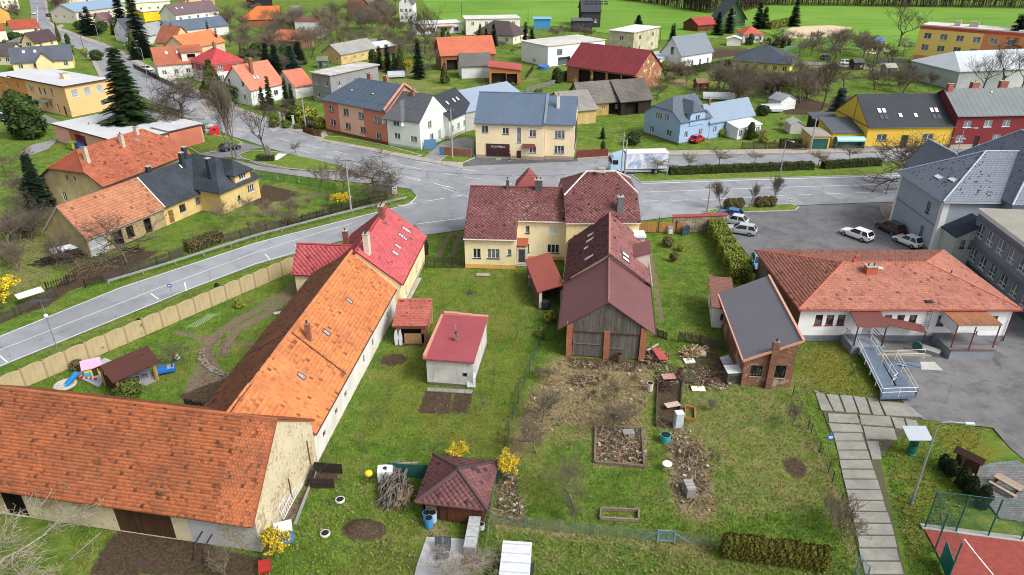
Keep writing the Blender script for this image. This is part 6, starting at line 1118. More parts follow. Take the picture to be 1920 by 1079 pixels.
PL = [
 ('great',(-78.8,146),18.6,'towering dark green spruce rising over the pink annex',1.15),('spruce',(-133.9,267.1),21,'tall dark spruce behind the far street near the yellow hall',.8),('spruce',(-171.4,330.2),17,'dark spruce in front of the blue roof hall',.8),('spruce',(-74.3,105.4),9.0,'dark young spruce on the lawn left of the red tile house',1.15),
 ('spruce',(-170.5,303.1),11,'bushy dark spruce between street and mauve cottage',1.3),('spruce',(-176.5,309.5),8,'smaller spruce left of the mauve cottage',1.3),('goldthuja',(-129.5,253.1),9,'tall golden-green conifer below the tall street spruce',.8),('spruce',(-123.3,248.7),8,'broad dark conifer by the grey sheet roof',1.4),('spruce',(-124.7,244.4),6,'dark conifer hiding the pavement at the spruces',1.6),
 ('spruce',(123.8,330.2),12,'lone dark spruce beside the fallow field',1.0),('spruce',(155.7,225.1),24,'big dark spruce at the right edge by the apartments',1.0),('spruce',(148.6,219.8),17,'dark spruce in front of the apartment corner',1.2),('spruce',(83.3,303.1),9,'dark conifer left of the red cottage',1.2),('spruce',(89.6,309.5),10,'dark conifer below the green gabled house',1.2),('spruce',(105.7,323),11,'dark conifer right of the green gabled house',1.2),('spruce',(108.4,323),9,'shorter conifer right of the green gabled house',1.3),('spruce',(53.7,319.5),6,'wide dark pine on the field edge',2.0),('spruce',(61.3,286.8),6,'small conifer left of the white grey gable',.8),('spruce',(62.1,286.8),6.5,'second small conifer left of white grey gable',.8),
 ('goldthuja',(-77,185.9),9.5,'tall olive thuja in front of the red hip house',1.5),('bigbush',(-71.6,178.5),5,'round evergreen bush before the white gabled house',1.1),('fir',(-106.5,262.3),10,'slim dark fir behind the red hip house',.6),('fir',(-103,259.9),8,'slim dark fir nearest the red hip roof',.6),('goldthuja',(-87.4,238.3),6,'thin thuja at the corner of the red hip house',.7),
 ('spruce',(-73.4,219.8),9,'dark green conifer left in the group behind the salmon roof',1.3),('spruce',(-68.7,213.1),9.5,'dark green conifer centre in group behind salmon roof',1.3),('bluespruce',(-68.7,228.7),7,'bluish spruce behind the small salmon garage',1.2),('spruce',(-68.4,236.3),7,'dark rounded conifer by the orange cottage',1.6),('thuja',(-86.4,248.7),4.5,'dense evergreen bush at the orange cottage garden',1.6),
 ('fir',(-60.2,172.8),5.5,'young fir left before the white gabled house',1.0),('fir',(-58.4,172.8),8.0,'taller young fir before the white gabled house',.9),('fir',(-55.5,176.2),7,'green young fir in front of the salmon garage',.9),('fir',(-53.4,173.9),6,'second young fir in front of the salmon garage',.9),
 ('thuja',(-44,232.5),5,'dark thuja at the end of the ochre shed',1.1),('fir',(-40.9,226.9),7,'conifer first in the row behind the pink house',1.2),('fir',(-37.7,222.4),8,'conifer second in the row behind the pink house',1.2),('bluespruce',(-35.2,219.8),6,'bluish conifer in the row behind pink house',.9),('goldthuja',(-33.4,219.8),8,'golden conifer in the row behind pink house',.9),('spruce',(-27.1,212.3),11,'dense dark spruce beside the yellow shrub',.9),('goldthuja',(-19,205.3),5.5,'olive cone thuja by the brick barn',1.2),('forsythia',(-31.1,221.5),4.0,'yellow flowering shrub among conifers behind the pink house',1.0),
 ('goldthuja',(-11.9,280),7,'golden conifer before the brown roof villa',1.0),('spruce',(-9.6,277.3),6,'dark conifer right of the golden one',1.0),('spruce',(-6.7,274.7),8,'dark conifer at the brown villa corner',1.0),('fir',(4.9,269.6),9,'tall slim fir beside the brown roof villa',1.0),('spruce',(7.1,267.1),7,'bushy conifer beside the slim fir',1.3),('thuja',(12.9,206),4,'dense hedge bush by the small pool',1.6),('bluespruce',(75.3,164.3),7.0,'blue-green spruce in the garden by the yellow house',1.2),
 ('thuja',(-101.4,147.7),9.0,'huge rounded thuja by the orange flat block',1.5),('thuja',(-103.3,148.5),9.5,'tall thuja left of the huge rounded one',1.1),('goldthuja',(-173.5,285.4),7.0,'narrow dark thuja beside the far street',.55),('thuja',(-164.8,276),4,'small dark thuja beside the far street',.9),
 ('dense',(-70.2,151.5),15.5,'big bare tree with thick trunk at the grassy junction',.8),('upright',(-53.6,132.7),17,'slender bare tree beside the black car',.5),('upright',(-52.7,132),16,'multi-stemmed bare tree beside the black car',.6),('big',(-58.1,141.6),8,'small bare tree near the red container',.5),('big',(-47.7,134.5),13,'bare tree behind the war memorial',.7),('dense',(-22.7,110.8),8.4,'round bare tree with pale buds at the road bend',1.0),('grey',(-32.2,113.5),5.0,'small bare tree by green mesh fence',.9),('grey',(-28.1,111.4),5.4,'bare tree between power pole and mesh fence',.9),('ball',(-42,134.8),3.2,'small round-topped tree on the grass island',.8),
 ('big',(-30.2,255.3),17,'huge bare tree spreading over the central gardens',1.0),('big',(-35,267.1),14,'second huge bare tree in the central gardens',.8),('grey',(-25.1,223.3),7,'bare tree right of the dense dark spruce',1.1),('big',(141.9,272.1),17,'broad bare tree beside the apartment block',1.0),('ball',(134.1,253.1),6,'low umbrella tree left of the apartment block',1.3),('big',(75.1,172.8),14,'tall bare tree behind the yellow garage yard',.8),('fruit',(89.7,195.1),8,'bare fruit tree in orchard left of centre',1.0),('fruit',(103.6,211.5),8,'bare fruit tree in orchard near the parked white car',1.0),('fruit',(98.7,196.5),7,'bare fruit tree at the orchard path',.9),('fruit',(103.6,191.1),7.5,'bushy bare fruit tree behind the yellow roof',1.1),('upright',(110.3,191.1),6,'upright bare tree behind the yellow roof',1.2),('fruit',(118.5,248.7),8,'bare tree next to the playground',.9),('big',(123.4,189.7),12,'bare tree left before the corrugated hall',.9),('big',(130.1,193.8),14,'bare tree centre before the corrugated hall',.9),('big',(136.8,193.8),12,'bare tree right before the corrugated hall',.9),
 ('fruit',(56.6,177.4),9.5,'wide bare fruit tree right of the blue house',1.0),('fruit',(65,112.9),10.5,'dark bare tree beside the grey school',1.2),('fruit',(69.3,117.3),10,'second dark bare tree at the school corner',.9),('upright',(33,105.4),4.8,'upright young tree left on the car park verge',1.1),('upright',(37.5,105.7),4.6,'upright young tree middle on the car park verge',.8),('upright',(41.9,106.4),5.2,'upright young tree right on the car park verge',.9),
 ('ball',(25.6,122),4.2,'round-crowned street tree standing before the truck',1.05),('ball',(32.3,125.7),3.6,'round-crowned street tree just right of the truck',.95),('ball',(38.2,126.3),4.2,'round-crowned street tree second right of the truck',.95),('ball',(44.7,127.3),3.4,'round-crowned street tree third right of the truck',.95),('ball',(56.2,126.3),4.2,'round-crowned street tree at the hedge gap',.95),('ball',(63.3,129),4.2,'round-crowned street tree before the bus shelter',.95),('ball',(70.5,130.6),3.8,'round-crowned street tree before the yellow house',.95),
 ('fruit',(-51.1,85.4),7.5,'bare fruit tree in front of the tiled farm barn',1.0),('grey',(-42,96.7),4.4,'small bare tree at the farmhouse corner',.9),('grey',(-40.3,100.9),3.6,'bare shrub tree beside farmhouse wall',.9),('fruit',(-59.4,83.4),5.0,'dark bare tree by the woodpile',1.0),('fruit',(-89.8,121.4),5.0,'bare fruit tree on the lawn at the left edge',.9),('grey',(-88.6,125.7),4.2,'pale bare tree by the left lawn path',1.0),('grey',(-68.9,89.4),6,'grey bare tree in the wild garden at the left edge',1.2),('fruit',(-68.4,93.1),5,'bare tree in the wild garden',1.2),
 ('fruit',(-34.09,59.55),3.6,'small leafing tree beside the blue sandpit table',.95),('pale',(-33.44,32.95),7.5,'pale bare tree branches in the bottom left corner',1.3),('pale',(-4.09,33.12),3.4,'bare tree tips at the bottom edge over the patio',1.2),('grey',(4.68,41.41),4.2,'grey bare fruit tree in the overgrown plot',.9),('grey',(4.53,39.43),2.4,'smaller bare fruit tree near the plot fence',.9),('bush',(2.08,47.28),3.4,'wild brown shrub by the plot boundary',1.2),('bush',(2.79,51.49),3.6,'wild olive shrub left in the overgrown plot',1.2),('bush',(9.05,49.98),3.0,'low dark shrub in the overgrown plot',1.3),('bush',(10.61,51.64),2.2,'twiggy shrub right of the sunken bed',1.4),('bush',(24.11,37.87),3.4,'brown twiggy shrub beside concrete path',1.2),('bush',(25.1,50.88),2.4,'grey-brown shrub by workshop fence',1.2),('bush',(18.38,53.39),1.3,'dark tuft shrub on the rough lawn',1.3),('bush',(24.25,39.97),2.2,'thin brown shrub behind the thuja row',1.0),
 ('forsythia',(-4.63,46.07),2.0,'yellow forsythia by the green netting',1.1),('forsythia',(-0.09,43.78),3.0,'yellow forsythia on a bare stem at plot corner',.85),('forsythia',(-27.1,106.4),2.6,'yellow forsythia beside the power pole',1.5),('forsythia',(-16.68,35.82),2.7,'yellow forsythia at the barn corner',.95),('forsythia',(-59.44,72.89),4.4,'large yellow forsythia at the left picture edge',1.4),('bush',(-19.55,34.17),2.8,'olive bush at the bottom edge before the barn',1.0),
 ('box',(-36.32,55.48),1.7,'round clipped box bush beside the garden pavilion',1.1),('yellowgreen',(-31.93,73.15),1.1,'yellow-green bush on the garden lawn',1.0),('smallthuja',(-40.46,66.82),2.0,'dark thuja column against the garden wall',.8),('smallthuja',(-35,75),2.2,'narrow dark thuja against garden wall near the road',.6),('smallthuja',(-11.9,88),2.4,'dark thuja beside the red roof house',.9),('brownball',(-27.8,83.4),1.2,'brown bush at the wall end',1.0),('box',(-43.44,63.34),1.2,'low shrub between wall and playhouse',1.0),('brownball',(-43.88,60.12),1.0,'low green-brown shrub by garden wall panels',1.2),
 ('bush',(5.98,67.17),1.8,'small shrub left of the wooden barn',1.2),('yellowgreen',(4.23,69.88),1.2,'yellow-green shrub by the lean-to',1.1),('yellowgreen',(3.14,66.6),1.0,'small yellowish shrub by green mesh fence',1.0),('brownball',(21.7,90.8),1.4,'tall clipped brown shrub by the timber gate',1.1),('brownball',(21.5,85.9),1.3,'dark clipped shrub on the strip lawn',.8),('yellowgreen',(23.2,89.4),1.0,'light green shrub on the strip lawn',1.0),('bigbush',(24.6,142),2.6,'dark evergreen bush behind the truck',.9),('thuja',(17.8,135.9),2.5,'dark thuja beside municipal yard',.8),('bigbush',(48.8,157.4),2.4,'evergreen bush beside the blue house terrace',1.1),('thuja',(49.7,146),3.6,'cone-shaped green bush right of the red car',.9),('bigbush',(59.1,167.4),2.2,'dark low bush behind the dark fence',1.2),('spruce',(19,146.8),2.4,'dark dwarf conifer at the municipal yard fence',1.2),
]
for k,p,hh,lb,wd in PL: plant(k,p,hh,lb,wd)
for i,p in enumerate([(35.45,45.29),(35.65,44.53),(35.87,43.29),(36.04,42.34),(36.14,41.07)]): plant('smallthuja',p,(1.5,1.6,2.0,1.8,2.0)[i],'dark thuja number %s in the row beside the paved picnic place' % ('one','two','three','four','five')[i],1.0,'thujas beside the picnic place')
for i,p in enumerate([(34.1,105.4),(35,105.5),(35.9,105.7),(39.2,106.3),(40.2,106.4),(41.2,106.5)]): plant('brownball',p,1.7,'clipped round brown shrub on the car park verge',.9,'clipped shrubs on the car park verge')
hr = random.Random(5)
for i in range(15):
    t = i / 14; p = np.array((15.19,36.29)) * (1 - t) + np.array((21.58,35.16)) * t; plant('hedgethuja',tuple(p),2.15 + hr.uniform(-.1,.1),'yellow-green thuja in the clipped row by the lower fence',.88,'thuja row by the lower fence')
# saplings on the lawn
for i,p in enumerate([(-11.4,55.3),(-11.56,53.07),(-11.64,50.88),(-12.47,51.8),(-3.27,52.43),(-2.96,53.23),(-3.42,47.62),(-6.49,46.47),(-1.38,73.28),(0.29,65.48),(1.01,63.34),(-6.68,50.88),(2.89,54.04),(-1.83,57.5),(-8.3,75.3),(-3.29,68.91),(-15.53,44.03),(-12.23,47.28),(12.46,54.04),(15.8,55.73),(5.96,50.88),(11.53,41.07)]): plant('sapling',p,2.2 + .5 * math.sin(i * 3),'thin bare sapling on the lawn or plot',1.0,'bare saplings on the lawns')
# trees and shrubs filling the gardens behind
def fill(poly,n,kinds,h0,h1,label,group,seed):
    rd = np.random.default_rng(seed); a = np.array(poly); c = 0; t = 0
    while c < n and t < n * 40:
        t += 1; x,y = rd.uniform(a[:,0].min(),a[:,0].max()),rd.uniform(a[:,1].min(),a[:,1].max())
        if pip(np.array([x]),np.array([y]),poly)[0] > 0: plant(kinds[int(rd.integers(len(kinds)))],(x,y),rd.uniform(h0,h1),label,rd.uniform(.9,1.3),group); c += 1
fill([(-92.9,246.5),(-98.1,312.8),(-89.1,349.5),(-62.8,371),(-45.7,297),(-52.7,282.7),(-67.7,277.3),(-64.3,246.5),(-81.5,244.4)],55,('fruit','grey','grey','bush'),6,11,'grey bare garden tree in the thicket behind the salmon roofs','bare trees in the upper gardens',1)
fill([(-64.8,248.7),(-66.4,289.7),(-49,312.8),(-28.1,303.1),(-24.2,238.3),(-39,244.4),(-47.6,253.1),(-55.4,238.3)],60,('bush','fruit','grey','grey'),2.5,6,'bare shrub or fruit tree in the central gardens','bare shrubs in the central gardens',2)
fill([(48.7,193.8),(59.4,198.6),(77.5,202.3),(89.4,202.3),(82.5,185.2),(63.1,176.2),(50.9,185.2)],30,('fruit','grey','fruit','bush'),4.5,9.5,'bare fruit tree in the orchard behind the blue and yellow houses','orchard trees',3)
fill([(97.3,282.7),(106.4,285.4),(137.6,257.6),(125.4,236.3),(93.5,238.3)],22,('fruit','bush','grey'),4.5,9,'bare garden tree near the far parked cars','bare trees near the far parked cars',4)
fill([(37.9,182.1),(48.4,198.6),(51.9,218.1),(44.7,209.9),(33.2,182.1)],10,('grey','fruit','bush'),4,7,'grey bare tree in the thicket beside the red barn gable','thicket beside the red barn',5)
fill([(-226.2,371),(-270.3,454),(-265.9,454),(-208.1,353.6),(-201,333.9)],7,('grey','big'),9,14,'tall grey bare tree beside the far street bend','bare trees at the street bend',6)
fill([(-78.2,101.3),(-74.5,108.3),(-66,97.1),(-61.1,81.1),(-63.3,78.1)],12,('bush','grey','bush'),2,4,'tangled bare shrub in the wild garden at the left edge','shrubs of the wild garden',7)
fill([(-38.9,105.9),(-31.7,111.4),(-21.4,112.9),(-20.8,108.8),(-31.7,98.1),(-40.3,93.1),(-41.7,95)],16,('bush','bush','grey'),1.4,3,'bare shrub in the roadside garden behind the guard rail','shrubs of the roadside garden',8)
fill([(10.6,297),(24.5,312.8),(34,297),(24.6,285.4),(12.4,289.7)],10,('bush','grey'),3,5,'brown bare shrub below the black modern house','shrubs below the black house',9)
fill([(-49.5,157.9),(-46.6,167.9),(-41.8,155.6),(-45,152)],6,('bigbush','bush','yellowgreen'),2,4,'dense garden shrub left of the pink house','shrubs left of the pink house',10)
fill([(-59.7,169.5),(-51.4,171.7),(-45.7,159.3),(-51.7,159.3)],6,('bigbush','bush','fruit'),2,4,'garden shrub before the white gabled house','shrubs before the white gabled house',11)
fill([(67,209.9),(83.8,211.5),(90,203.8),(71,176.2),(64.8,173.4),(57.9,176.2)],26,('bush','fruit'),2,4,'low bare shrub in the orchard grass','orchard shrubs',12)
fill([(43,153.3),(64.3,164.3),(59.2,143.5),(50.7,140.8),(40.4,142.7)],12,('bush','box','yellowgreen'),.8,2.0,'garden shrub between blue house and yellow yard','shrubs between blue house and yellow yard',13)
fill([(-161,269.6),(-145.1,257.6),(-134.1,238.3),(-143.5,244.4)],6,('bush','bigbush','yellowgreen'),1.5,3.5,'garden shrub beside the slate bungalow','shrubs by the slate bungalow',14)
fill([(-118.1,312.8),(-122.1,337.6),(-109.2,312.8),(-94.8,257.6),(-102.8,269.6)],8,('grey','fruit','bush'),4,7,'bare tree behind the red hip house','bare trees behind the red hip house',15)
fill([(2.16,60.32),(5.47,61.3),(12.28,59.36),(11.21,52.43),(1.91,50.88)],12,('bush',),.8,1.6,'low brown shrub in the overgrown plot','low shrubs of the overgrown plot',16)
fill([(-17.6,198.6),(5.6,188.4),(6.6,176.2),(11.5,195.1),(6,202.3),(-13.9,209.9)],8,('bush','box'),1,2.4,'low shrub on the grass behind the blue metal hall','shrubs behind the blue hall',17)
fill([(-31.4,303.1),(3.8,267.1),(10.7,246.5),(8.4,230.6),(-3.7,257.6),(-28.9,288.3)],16,('bush','fruit','thuja'),1.5,4,'garden shrub below the flat villas','shrubs below the flat villas',18)
fill([(29.8,241.3),(32.8,252),(57.4,218.1),(63.2,209.9),(50.7,202.3)],14,('bush','bush','yellowgreen'),1,2.5,'shrub in the garden of the crisp white gabled house','shrubs by the white gabled house',19)
fill([(99.6,289.7),(74.1,263.5),(62.5,246.5),(80.8,267.1),(103.9,267.1)],16,('bush','fruit','thuja'),1.5,4,'garden shrub behind the yellow bungalow','shrubs behind the bungalow',20)
fill([(-214,312.8),(-215.7,330.2),(-154.6,236.3),(-152.7,222.4),(-164.9,236.3)],10,('bush','fruit','bigbush'),2,5,'garden bush among the houses at the left edge','bushes among the left houses',21)
fill([(-194.6,330.2),(-175.4,309.5),(-158.8,294),(-174.7,330.2),(-191.6,337.6)],9,('bush','bigbush','fruit'),2,4.5,'bush beside the mauve cottage garden','bushes by the mauve cottage',22)
fill([(-141.7,357.8),(-141.8,395.2),(-110.2,337.6),(-115.9,312.8)],12,('grey','fruit','bush'),4,8,'bare tree between mauve roof and orange barns','bare trees by the orange barns',23)
fill([(-72.3,395.2),(-63.7,422.7),(-52,349.5),(-57.9,312.8)],10,('grey','fruit'),5,9,'bare tree between the brick gable and the white top house','bare trees by the white top house',24)
fill([(98.6,209.9),(118.1,218.1),(125.5,208.3),(117.5,193.8),(96.2,191.1)],12,('fruit','bush','grey'),3,6,'bare fruit tree in the orchard behind the yellow roof','orchard trees behind the yellow roof',25)
fill([(-45.9,151.1),(-57.7,159.3),(-68.5,172.8),(-60.7,168.5),(-47.3,156.5)],6,('bush','box'),1,2,'low roadside shrub before the white gabled house','roadside shrubs',26)
fill([(-80.4,104.7),(-79,110.8),(-71.3,103.6),(-66.1,93.1),(-70.5,89.4)],10,('grey','bush','fruit'),2,5,'bare tangle left of the tiled farm barn','tangle by the farm barn',27)
fill([(-86.7,236.3),(-85,244.4),(-65.8,238.3),(-59.6,226.9),(-63.8,218.1),(-81.1,226.9)],10,('grey','bigbush','fruit'),2.5,6,'tree or bush between orange cottage and salmon roofs','trees by the orange cottage',28)
fill([(-168.3,312.8),(-197.4,395.2),(-172.7,349.5),(-139.7,269.6)],10,('spruce','bush','grey'),3,8,'tree beside the white steep house','trees by the white steep house',29)
fill([(-261.4,395.2),(-242.6,380.4),(-218.4,341.5),(-232.6,349.5)],8,('fruit','bush','grey'),3,6,'bare tree among the houses of the top left corner','top left corner trees',30)
# hedges: clipped, one leafy mass each
def hedge(label,a,b,wd,hh,mat,size=.14,dens=70,name='hedge'):
    a = np.array(a); b = np.array(b); L = float(np.linalg.norm(b - a)); an = math.atan2(*(b - a)[::-1]); o = thing(name,label,'hedge',(*a,0),an); rd = np.random.default_rng(int(L * 10)); n = int(dens * (L * hh * 2 + L * wd)); 
    f = rd.random(n); s = rd.random(n) * L; en = rd.random(n) < wd / (L + wd); s = np.where(en,np.where(rd.random(n) < .5,-.02,L + .02),s); top = f < wd / (wd + 2 * hh); side = np.where(rd.random(n) < .5,-1,1); y = np.where(top | en,rd.uniform(-.5,.5,n) * wd,side * wd * .5 * rd.uniform(.85,1.06,n)); z = np.where(top & ~en,hh * rd.uniform(.92,1.05,n),rd.uniform(.03,1,n) * hh); z += .08 * np.sin(s * 2.1) * (z / hh); y *= 1 + .08 * np.sin(s * 1.7 + 1)
    nr = np.stack([0 * y,np.where(top,0,side),np.where(top,1.,.2)],1); rn = np.clip(.5 + .15 * np.sin(s * 2.7 + z * 4) + rd.normal(0,.2,n),0,1)
    link('foliage',scatter_mesh('foliage',np.stack([s,y,z],1),nr,size,mat,rn,rd),o); MB().box(.05,-wd * .42,0,L - .05,wd * .42,hh * .93,foliage((62,60,36),(42,42,24))).obj('branches',o)  # foliage shell over a solid dark brown box that fills the hedge's inside
HG = foliage((66,84,36),(30,40,18)); HY = foliage((128,140,46),(58,74,28))
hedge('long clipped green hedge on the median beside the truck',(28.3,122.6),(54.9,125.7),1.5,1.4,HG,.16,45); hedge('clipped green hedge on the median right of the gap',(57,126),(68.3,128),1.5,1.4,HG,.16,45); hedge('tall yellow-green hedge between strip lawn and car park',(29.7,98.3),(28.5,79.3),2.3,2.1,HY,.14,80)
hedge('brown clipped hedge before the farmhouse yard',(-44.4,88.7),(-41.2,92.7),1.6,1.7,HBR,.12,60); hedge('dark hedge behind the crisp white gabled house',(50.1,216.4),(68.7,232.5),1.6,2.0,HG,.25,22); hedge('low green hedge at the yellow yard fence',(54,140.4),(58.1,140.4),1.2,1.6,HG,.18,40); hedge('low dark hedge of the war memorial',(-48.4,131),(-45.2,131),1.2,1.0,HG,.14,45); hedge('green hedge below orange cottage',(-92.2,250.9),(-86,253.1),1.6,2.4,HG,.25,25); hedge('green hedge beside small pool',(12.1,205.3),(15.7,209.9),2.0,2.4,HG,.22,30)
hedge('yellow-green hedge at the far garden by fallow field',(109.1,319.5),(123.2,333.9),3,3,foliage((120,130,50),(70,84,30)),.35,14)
# forest at the horizon: reads as one mass
def forest():
    rd = np.random.default_rng(4); segs = []; n = 1500; edge = np.array([(18.6,674.9),(61.6,464.2),(85.4,419.8),(99.8,382.8),(122.3,395.2),(142.3,422.7),(273.7,405.8),(365.8,387.7)]); cum = np.concatenate([[0],np.cumsum(np.linalg.norm(np.diff(edge,axis=0),axis=1))])
    for i in range(n):
        s = rd.uniform(0,cum[-1]); k = min(len(edge) - 2,int(np.searchsorted(cum,s) - 1)); k = max(0,k); f = (s - cum[k]) / (cum[k + 1] - cum[k]); p = edge[k] * (1 - f) + edge[k + 1] * f; d = rd.exponential(9); p = p + np.array((rd.normal(0,1),d)); H_ = rd.uniform(11,19); lean = rd.normal(0,.6,2)
        segs.append((*p,0,p[0] + lean[0],p[1] + lean[1],H_ * .8,.22,.08))
        for j in range(16):
            z = H_ * rd.uniform(.12,.95); a = rd.uniform(0,6.28); L = rd.uniform(1.2,3.4) * (1.1 - .5 * z / H_); q = np.array((p[0] + lean[0] * z / H_,p[1] + lean[1] * z / H_,z)); e = q + np.array((math.cos(a) * L,math.sin(a) * L,L * rd.uniform(.4,1.2))); segs.append((*q,*e,.12,.04))
            for m in range(2): segs.append((*(q + (e - q) * .6),*(e + rd.normal(0,.9,3)),.06,.025))
    o = link('forest',seg_mesh('forest',segs,bark((84,74,64),(54,48,42)),3),None,kind='stuff',label='bare brown deciduous forest along the horizon',category='forest')
    return o
forest()

# ================================================================= VEHICLES
def car(label,a,b,rgb,kind='hatch',name='car',length=None):
    """a = ground point under the rear, b = under the front"""
    a,b = np.array(a),np.array(b); c = (a + b) / 2; d = b - a; L = length or {'hatch': 4.1,'estate': 4.65,'suv': 4.6,'van': 4.9}[kind]; an = math.atan2(d[1],d[0]); o = thing(name,label,'car',tuple(c),an); z0 = .04
    W_ = .9 if kind != 'van' else .95; top = {'hatch': 1.47,'estate': 1.48,'suv': 1.68,'van': 1.9}[kind]; belt = {'hatch': .95,'estate': .94,'suv': 1.06,'van': 1.1}[kind]; h = L / 2
    t = NT('car_paint',.25,.6); t.p.inputs['Base Color'].default_value = (*srgb(rgb),1); t.p.inputs['Coat Weight'].default_value = .6; PM = t.m; GL = glass((26,30,36),0.0); BK = plain((26,26,28),.7)
    st = [(-h,.5,belt * .92,.82),(-h + .12,.3,belt * 1.0,.93),(-h * .62,.24,belt,1.0),(-h * .1,.24,belt,1.0),(h * .34,.24,belt * .97,1.0),(h * .52,.24,belt * .90,.99),(h * .82,.26,belt * .80,.95),(h - .1,.3,belt * .7,.86),(h,.42,belt * .58,.74)]
    vs,fs = [],[]; k = 8
    for x,zb,zt,wf in st:
        y = W_ * wf; m = zb + (zt - zb) * .55; vs += [(x,-y * .9,zb),(x,-y,zb + .12),(x,-y,m),(x,-y * .93,zt),(x,y * .93,zt),(x,y,m),(x,y,zb + .12),(x,y * .9,zb)]
    for i in range(len(st) - 1): fs += [(i * k + j,i * k + (j + 1) % k,(i + 1) * k + (j + 1) % k,(i + 1) * k + j) for j in range(k)]
    fs += [tuple(range(k - 1,-1,-1)),tuple(range((len(st) - 1) * k,len(st) * k))]
    MB().add([(x,y,z + z0) for x,y,z in vs],[tuple(reversed(f)) for f in fs],PM).obj('body',o,smooth=False)
    r0,r1 = {'hatch': (-h + .18,-h + .75),'estate': (-h + .12,-h + .5),'suv': (-h + .12,-h + .55),'van': (-h + .06,-h + .2)}[kind]; f0,f1 = (h * .42,h * .06) if kind != 'van' else (h * .6,h * .36); yb,yt = W_ * .9,W_ * .68
    B0 = [(r0,-yb,belt),(f0,-yb,belt * .95),(f0,yb,belt * .95),(r0,yb,belt)]; T0 = [(r1,-yt,top),(f1,-yt,top),(f1,yt,top),(r1,yt,top)]; bz = lambda P_: [(x,y,z + z0) for x,y,z in P_]
    B0,T0 = bz(B0),bz(T0)
    for nm,q in (('windscreen',(B0[1],B0[2],T0[2],T0[1])),('rear_window',(B0[3],B0[0],T0[0],T0[3])),('side_window',(B0[0],B0[1],T0[1],T0[0])),('side_window',(B0[2],B0[3],T0[3],T0[2]))): MB().poly(q,GL).obj(nm,o)
    rb = MB().prism([(T0[0][0] - .04,-yt - .02,top + z0 + .03),(T0[1][0] + .04,-yt - .02,top + z0 + .03),(T0[1][0] + .04,yt + .02,top + z0 + .03),(T0[0][0] - .04,yt + .02,top + z0 + .03)],PM,(0,0,-.06))
    for p,q in zip(B0,T0): rb.bar(p,q,.09,.07,PM)
    for s in (-1,1):
        xm = (r1 + f1) / 2 - .1; rb.bar((xm,s * yb,belt),(xm,s * yt,top),.1,.05,PM)
        if kind != 'hatch': rb.bar((r1 + .75,s * yb,belt),(r1 + .75,s * yt,top),.1,.05,PM)
    rb.obj('roof',o)
    for x in (-h * .6,h * .62):
        for s in (-1,1):
            w_ = MB().tube([(x,s * (W_ - .2),.32 + z0),(x,s * (W_ + .02),.32 + z0)],.32,BK,14).obj('wheel',o); MB().tube([(x,s * (W_ + .01),.32 + z0),(x,s * (W_ + .035),.32 + z0)],.2,metal((176,178,182),.3,.8),10).obj('rim',w_)
    for s in (-1,1):
        MB().box(h - .14,s * W_ * .66 - .18,belt * .58,h + .0,s * W_ * .66 + .14,belt * .72,plain((222,226,230),.15)).obj('headlight',o); MB().box(-h - .02,s * W_ * .72 - .12,belt * .66,-h + .12,s * W_ * .72 + .12,belt * .95,plain((150,20,22),.2)).obj('taillight',o); MB().box(f0 - .45,s * (W_ + .12) - .09,belt + .02,f0 - .28,s * (W_ + .12) + .09,belt + .16,PM).obj('mirror',o)
    MB().box(-h - .03,-.26,.55,-h + .1,.26,.68,plain((226,226,220))).obj('number_plate',o); MB().box(-h - .02,-W_ * .8,.3,h + .01,W_ * .8,.36,BK).obj('sill',o); return o
car('white estate car alone in the middle of the car park',(50.3,92.3),(48.3,95.4),(236,238,240),'estate'); car('dark brown SUV parked against the grey school',(55.6,94.4),(54.7,97.7),(66,40,34),'suv'); car('white hatchback behind the salmon roof by the school wall',(56.1,90.1),(54.8,92.7),(232,234,236),'hatch')
car('blue car farthest in the row by the tall hedge',(34.6,100.9),(31.9,102.4),(36,92,170),'hatch'); car('silver car second in the row by the tall hedge',(34.6,98.3),(31.8,100),(196,202,208),'hatch'); car('silver estate car nearest in the row by the tall hedge',(34.7,94.8),(31.5,96.2),(178,184,190),'estate'); car('pale blue hatchback between hedge and white building',(32.7,86.2),(32,82),(96,146,190),'hatch')
car('blue car half hidden at the school corner',(61.2,103.1),(58.8,101.5),(40,110,180),'hatch'); car('bright red car beside the pale blue house',(36.8,142.7),(39.6,146),(206,24,40),'hatch'); car('black car parked on the side lane by bare trees',(-57.4,137),(-54.7,139.6),(26,28,34),'hatch')
car('white car driving on the far street',(-233.2,368.7),(-243.1,385.2),(236,236,236),'hatch'); car('dark car parked beside the far street',(-227,368.7),(-222.3,364.3),(30,34,42),'hatch'); car('silver van at the left edge by the orange block',(-120.9,167.4),(-120.6,171.7),(206,210,214),'van'); car('black car in front of the huge rounded thuja',(-115,159.8),(-115.8,165.8),(36,40,46),'suv'); car('white car on the far lane beside the orchard',(105.1,235.4),(109.4,234.4),(232,234,236),'estate'); car('blue-grey car on the far lane beside the white one',(102.4,243.4),(106,245.5),(60,84,120),'hatch'); car('dark SUV parked before the apartment block',(123.9,223.3),(126.6,221.5),(44,50,52),'suv'); car('white car behind the dark street fence',(-113.6,225.1),(-110.2,223.3),(226,228,230),'hatch'); car('blue car parked under the big bare tree',(-90.3,197.9),(-88.2,196.5),(120,150,190),'hatch'); car('dark blue car parked on the far side lane',(99.2,228.7),(101.7,226.9),(40,50,66),'hatch')
